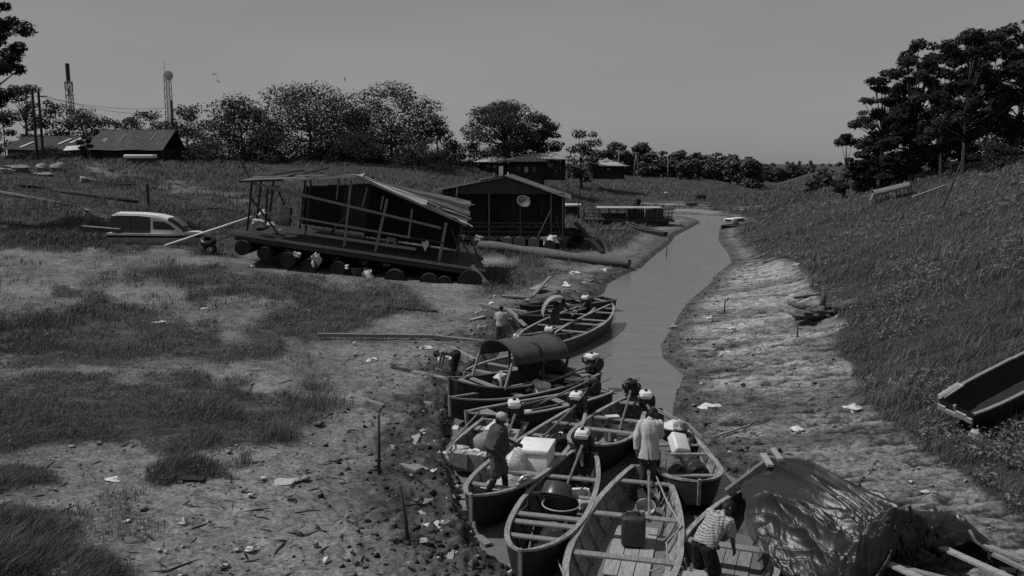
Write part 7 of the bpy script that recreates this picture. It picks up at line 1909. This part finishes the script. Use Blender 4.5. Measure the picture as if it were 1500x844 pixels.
plank(704, 452, 790, 476, .22, .1, 'wood', 'grey pole on the rubbish behind the man in the light t-shirt', 'pole', 'pole', .25)
plank(745, 462, 770, 492, .16, .08, 'wood', 'bent grey stick beside the man in the light t-shirt', 'stick', 'stick', .3)
plank(806, 426, 780, 458, .14, .1, 'wood', 'stick leaning on the old dark canoe', 'stick', 'stick', .8)
plank(735, 437, 788, 440, .2, .1, 'wood', 'pale board on the rubbish beyond the old dark canoe', lift=.15)
plank(782, 432, 797, 425, .5, .08, 'wood_pale', 'short pale board propped on the rubbish heap', lift=.3)
plank(660, 515, 696, 534, .18, .1, 'wood', 'forked pale driftwood behind the bare backed man', 'driftwood', 'driftwood', .2)
plank(1012, 511, 1048, 513, .2, .06, 'wood_pale', 'pale slat lying on the right mud near the water', lift=.05)
plank(1118, 386, 1156, 376, .16, .1, 'log_dark', 'dark branch at the far end of the pale mud', 'branch', 'branch', .1)
plank(1105, 380, 1128, 370, .12, .08, 'wood', 'pale stick above the far end of the pale mud', 'stick', 'stick', .1)
plank(1098, 630, 1044, 648, .05, .04, 'wood', 'thin reed stick across the white rag on the right mud', 'stick', 'stick', .15)
plank(1165, 437, 1205, 432, .3, .1, 'log_dark', 'dark flat timber among the roots on the right mud', 'timber', 'timber', .08)
plank(270, 705, 300, 706, .22, .08, 'wood_black', 'dark curved bark piece on the dry ground', 'bark_piece', 'bark', .08)
for (u, v0, v1, du, lab) in ((555, 697, 604, 2, 'tall dark stake standing in the mud left of the wide plank'), (600, 800, 706, -14, 'crooked stake standing in the mud near the bottom'), (693, 846, 818, 1, 'short stake at the bottom edge by the water'), (1061, 457, 440, 1, 'short dark stake on the pale mud'),
                            (1168, 496, 480, 0, 'thin twig stake on the right mud'), (976, 377, 363, 1, 'thin stick standing in the stream'), (652, 600, 575, 0, 'thin stake beside the bow of the canopy boat'), (375 + 1090, 300, 290, 2, 'thin twig on the right slope')):
    p = tp(u, v0) if u != 976 else gp(976, 377, 0); h_ = (v0 - v1) / F * p.y * 1.04
    mb = MB(); mb.tube([p - Vector((0, 0, .3)), p + Vector((du * .4 / F * p.y, .03, h_ * .45)), p + Vector((du / F * p.y, 0, h_))], [.035, .035, .028] if h_ > .6 else .03, 6)
    tag(mb.build('stake', 'wood_dark', None, True, origin=p), lab, 'stake')
for k, (u0, v0, u1, v1, w_, m, lab) in enumerate(((628, 642, 640, 668, .2, 'wood_pale', 'pale slat between the wide plank and the punt'), (600, 640, 640, 628, .14, 'wood', 'thin stick lying across the upper end of the wide pale plank'), (645, 705, 662, 735, .16, 'wood', 'grey slat lying toward the bow of the cooler canoe'),
    (606, 742, 628, 768, .14, 'wood_pale', 'pale splintered stick on the mud left of the square board scrap'), (668, 800, 700, 836, .2, 'wood', 'wet grey board at the water edge near the bottom'), (622, 590, 650, 604, .18, 'wood', 'short board on the mud left of the canopy boat bow'), (575, 540, 612, 548, .2, 'log_dark', 'dark timber on the churned mud below the long pole'),
    (640, 540, 668, 575, .14, 'wood', 'grey stick beside the bare backed man'), (690, 470, 722, 462, .2, 'wood_pale', 'pale board on the rubbish left of the man in the light t-shirt'), (745, 510, 778, 500, .15, 'wood', 'stick on the rubbish just behind the canopy top'), (800, 428, 842, 424, .2, 'wood', 'grey board on the far shore rubbish'), (700, 790, 716, 806, .15, 'wood', 'small stick floating by the dark canoe shadow'))):
    plank(u0, v0, u1, v1, w_, .05, m, lab, 'plank' if w_ > .15 else 'stick', 'plank' if w_ > .15 else 'stick', .07)
# driftwood stump on the right bank
q = tp(1200, 468) + Vector((0, 0, .18))
mb = MB()
mb.blob((0, 0, .12), (1.2, .8, .5), 601, .4, 26, None, 3.2); mb.blob((.75, .1, .2), (.8, .6, .6), 602, .4, 24, None, 3.4); mb.blob((-.7, -.2, .05), (.9, .7, .35), 603, .35, 24, None, 3.0)
mb.tube([(.1, 0, .3), (.15, .05, .75), (.1, 0, .95)], [.14, .1, .05], 8); mb.tube([(-.3, 0, .2), (-1.2, .3, .45)], [.16, .08], 8); mb.tube([(.7, 0, .3), (1.5, .2, .5), (1.8, .1, .3)], [.2, .17, .1], 8)
place(mb, 'driftwood_stump', 'log', q, 'gnarled driftwood stump at the edge of the pale mud and the grass', 'driftwood', auto=None)
for k, (u, v, s_, fl, m, lab, nm) in enumerate((
    (1040, 600, .55, .35, 'sack_white', 'crumpled white rag on the right mud near the water', 'rag'), (1250, 601, .5, .4, 'sack_white', 'white plastic bag on the right mud below the slope', 'plastic_bag'), (1168, 631, .4, .3, 'sack_white', 'flat pale scrap on the right mud above the tarpaulin', 'plastic_bag'),
    (1072, 484, .35, .5, 'sack_white', 'small white lump in the middle of the pale mud', 'plastic_bag'), (1040, 470, .3, .7, 'sack_white', 'white scrap on the pale mud left of the lump', 'plastic_bag'), (1166, 389, .4, .5, 'sack_white', 'white scrap where the pale mud meets the slope', 'plastic_bag'),
    (1428, 645, .35, .9, 'sack', 'pale tuft of refuse below the broken boat on the slope', 'plastic_bag'), (1423, 661, .2, .8, 'sack', 'small pale disc of refuse below the broken boat', 'plastic_bag'), (986, 480, .4, .4, 'sacking', 'pale lump at the water edge of the right mud', 'stone'),
    (166, 704, .28, .3, 'sack_white', 'white scrap on the dry ground at the lower left', 'plastic_bag'), (418, 708, .55, .12, 'sack', 'flattened pale sack on the dry ground', 'sack'), (269, 769, .16, .8, 'sack', 'small round stone on the dry ground', 'stone'), (95, 842, .5, .4, 'sacking', 'half buried ring of sacking at the bottom left edge', 'sack'),
    (636, 778, .35, .5, 'sack_white', 'pale rag at the left of the broken boards on the mud', 'rag'), (640, 697, .3, .6, 'sack_white', 'white crumpled paper on the mud left of the punt', 'paper'), (668, 629, .3, .4, 'sack_white', 'white scrap on the mud before the punt', 'plastic_bag'), (576, 660, .3, .5, 'sacking', 'pale flower-like scrap left of the wide plank', 'rag'), (565, 735, .35, .3, 'sack_white', 'torn pale bag on the mud near the crooked stake', 'plastic_bag'),
    (660, 672, .4, .6, 'sack_white', 'pale leafy rag at the punt\'s left corner', 'rag'), (705, 484, .5, .5, 'sacking', 'grey bundle on the rubbish left of the man in light t-shirt', 'bundle'), (760, 500, .6, .6, 'sack_white', 'white refuse bag between the man in light t-shirt and the canopy', 'plastic_bag'), (775, 495, .5, .5, 'sack', 'grey refuse bag right behind the canopy top', 'plastic_bag'),
    (652, 528, .5, .4, 'sack_white', 'white twisted rag on the mud by the bare backed man', 'rag'), (624, 512, .5, .3, 'sack_white', 'pale rag on the mud heap under the long pole', 'rag'), (546, 529, .4, .3, 'sack_white', 'white flat scrap on the bare mud', 'plastic_bag'), (721, 446, .35, .4, 'sack_white', 'white scrap on the bank below the tilted raft house', 'plastic_bag'),
    (842, 402, .6, .4, 'sack_white', 'white bag on the bank at the end of the great log', 'plastic_bag'), (888, 398, .5, .5, 'sack_white', 'white lump beside the right end of the great log', 'plastic_bag'), (860, 416, .8, .4, 'sacking', 'grey rubbish lump at the far shore', 'rubbish'), (830, 422, .7, .5, 'sack_white', 'pale rubbish lump on the far shore, near the farthest canoe', 'rubbish'),
    (300, 455, .4, .4, 'sack_white', 'white lump at the edge of the meadow grass', 'plastic_bag'), (236, 474, .5, .25, 'sack_white', 'pale stones in the bare strip of the meadow, left of the lump', 'stone'), (976, 284, .8, .5, 'sack_white', 'white speck on the far floodplain', 'plastic_bag'))):
    q = tp(u, v); mb = MB(); mb.blob((0, 0, s_ * fl * .3), (s_, s_ * .75, s_ * fl), 700 + k, .4, 12)
    place(mb, nm, m, q, lab, nm.replace('_', ' '), k * .7)
# far floodplain: a low hut boat and dark drift
q = tp(1026, 293); mb = MB(); mb.rbox((0, 0, .5), (1.9, 1.2, 1.0), .3, 3); mb.box((-.2, -.55, .5), (.8, .2, .6)); place(mb, 'drum_shelter', 'wood_black', q, 'small dark rounded shelter on the far floodplain', 'shelter', 0)
q = tp(1013, 302); mb = MB(); mb.rbox((0, 0, .25), (1.8, .8, .5), .05, 2); place(mb, 'crate', 'wood_dark', q, 'dark crate on the far sand shoal', 'crate', .1)
q = tp(933, 303); mb = MB(); mb.blob((0, 0, .6), (1.0, .8, 1.4), 801, .3); place(mb, 'rubbish_pile', 'wood_black', q, 'dark pile behind the roof of the lattice raft house', 'rubbish')
q = tp(838, 318); e = thing('small_shed', 'white roofed little shed right of the gabled raft house', 'shed', q)
mb = MB(); mb.box((0, 0, .6), (1.6, 1.2, 1.3)); mb.build('wall', 'board_dark', e); mb = MB(); mb.rbox((0, 0, 1.4), (2.1, 1.6, .3), .1, 3); mb.build('roof', 'white', e, True, auto=40)
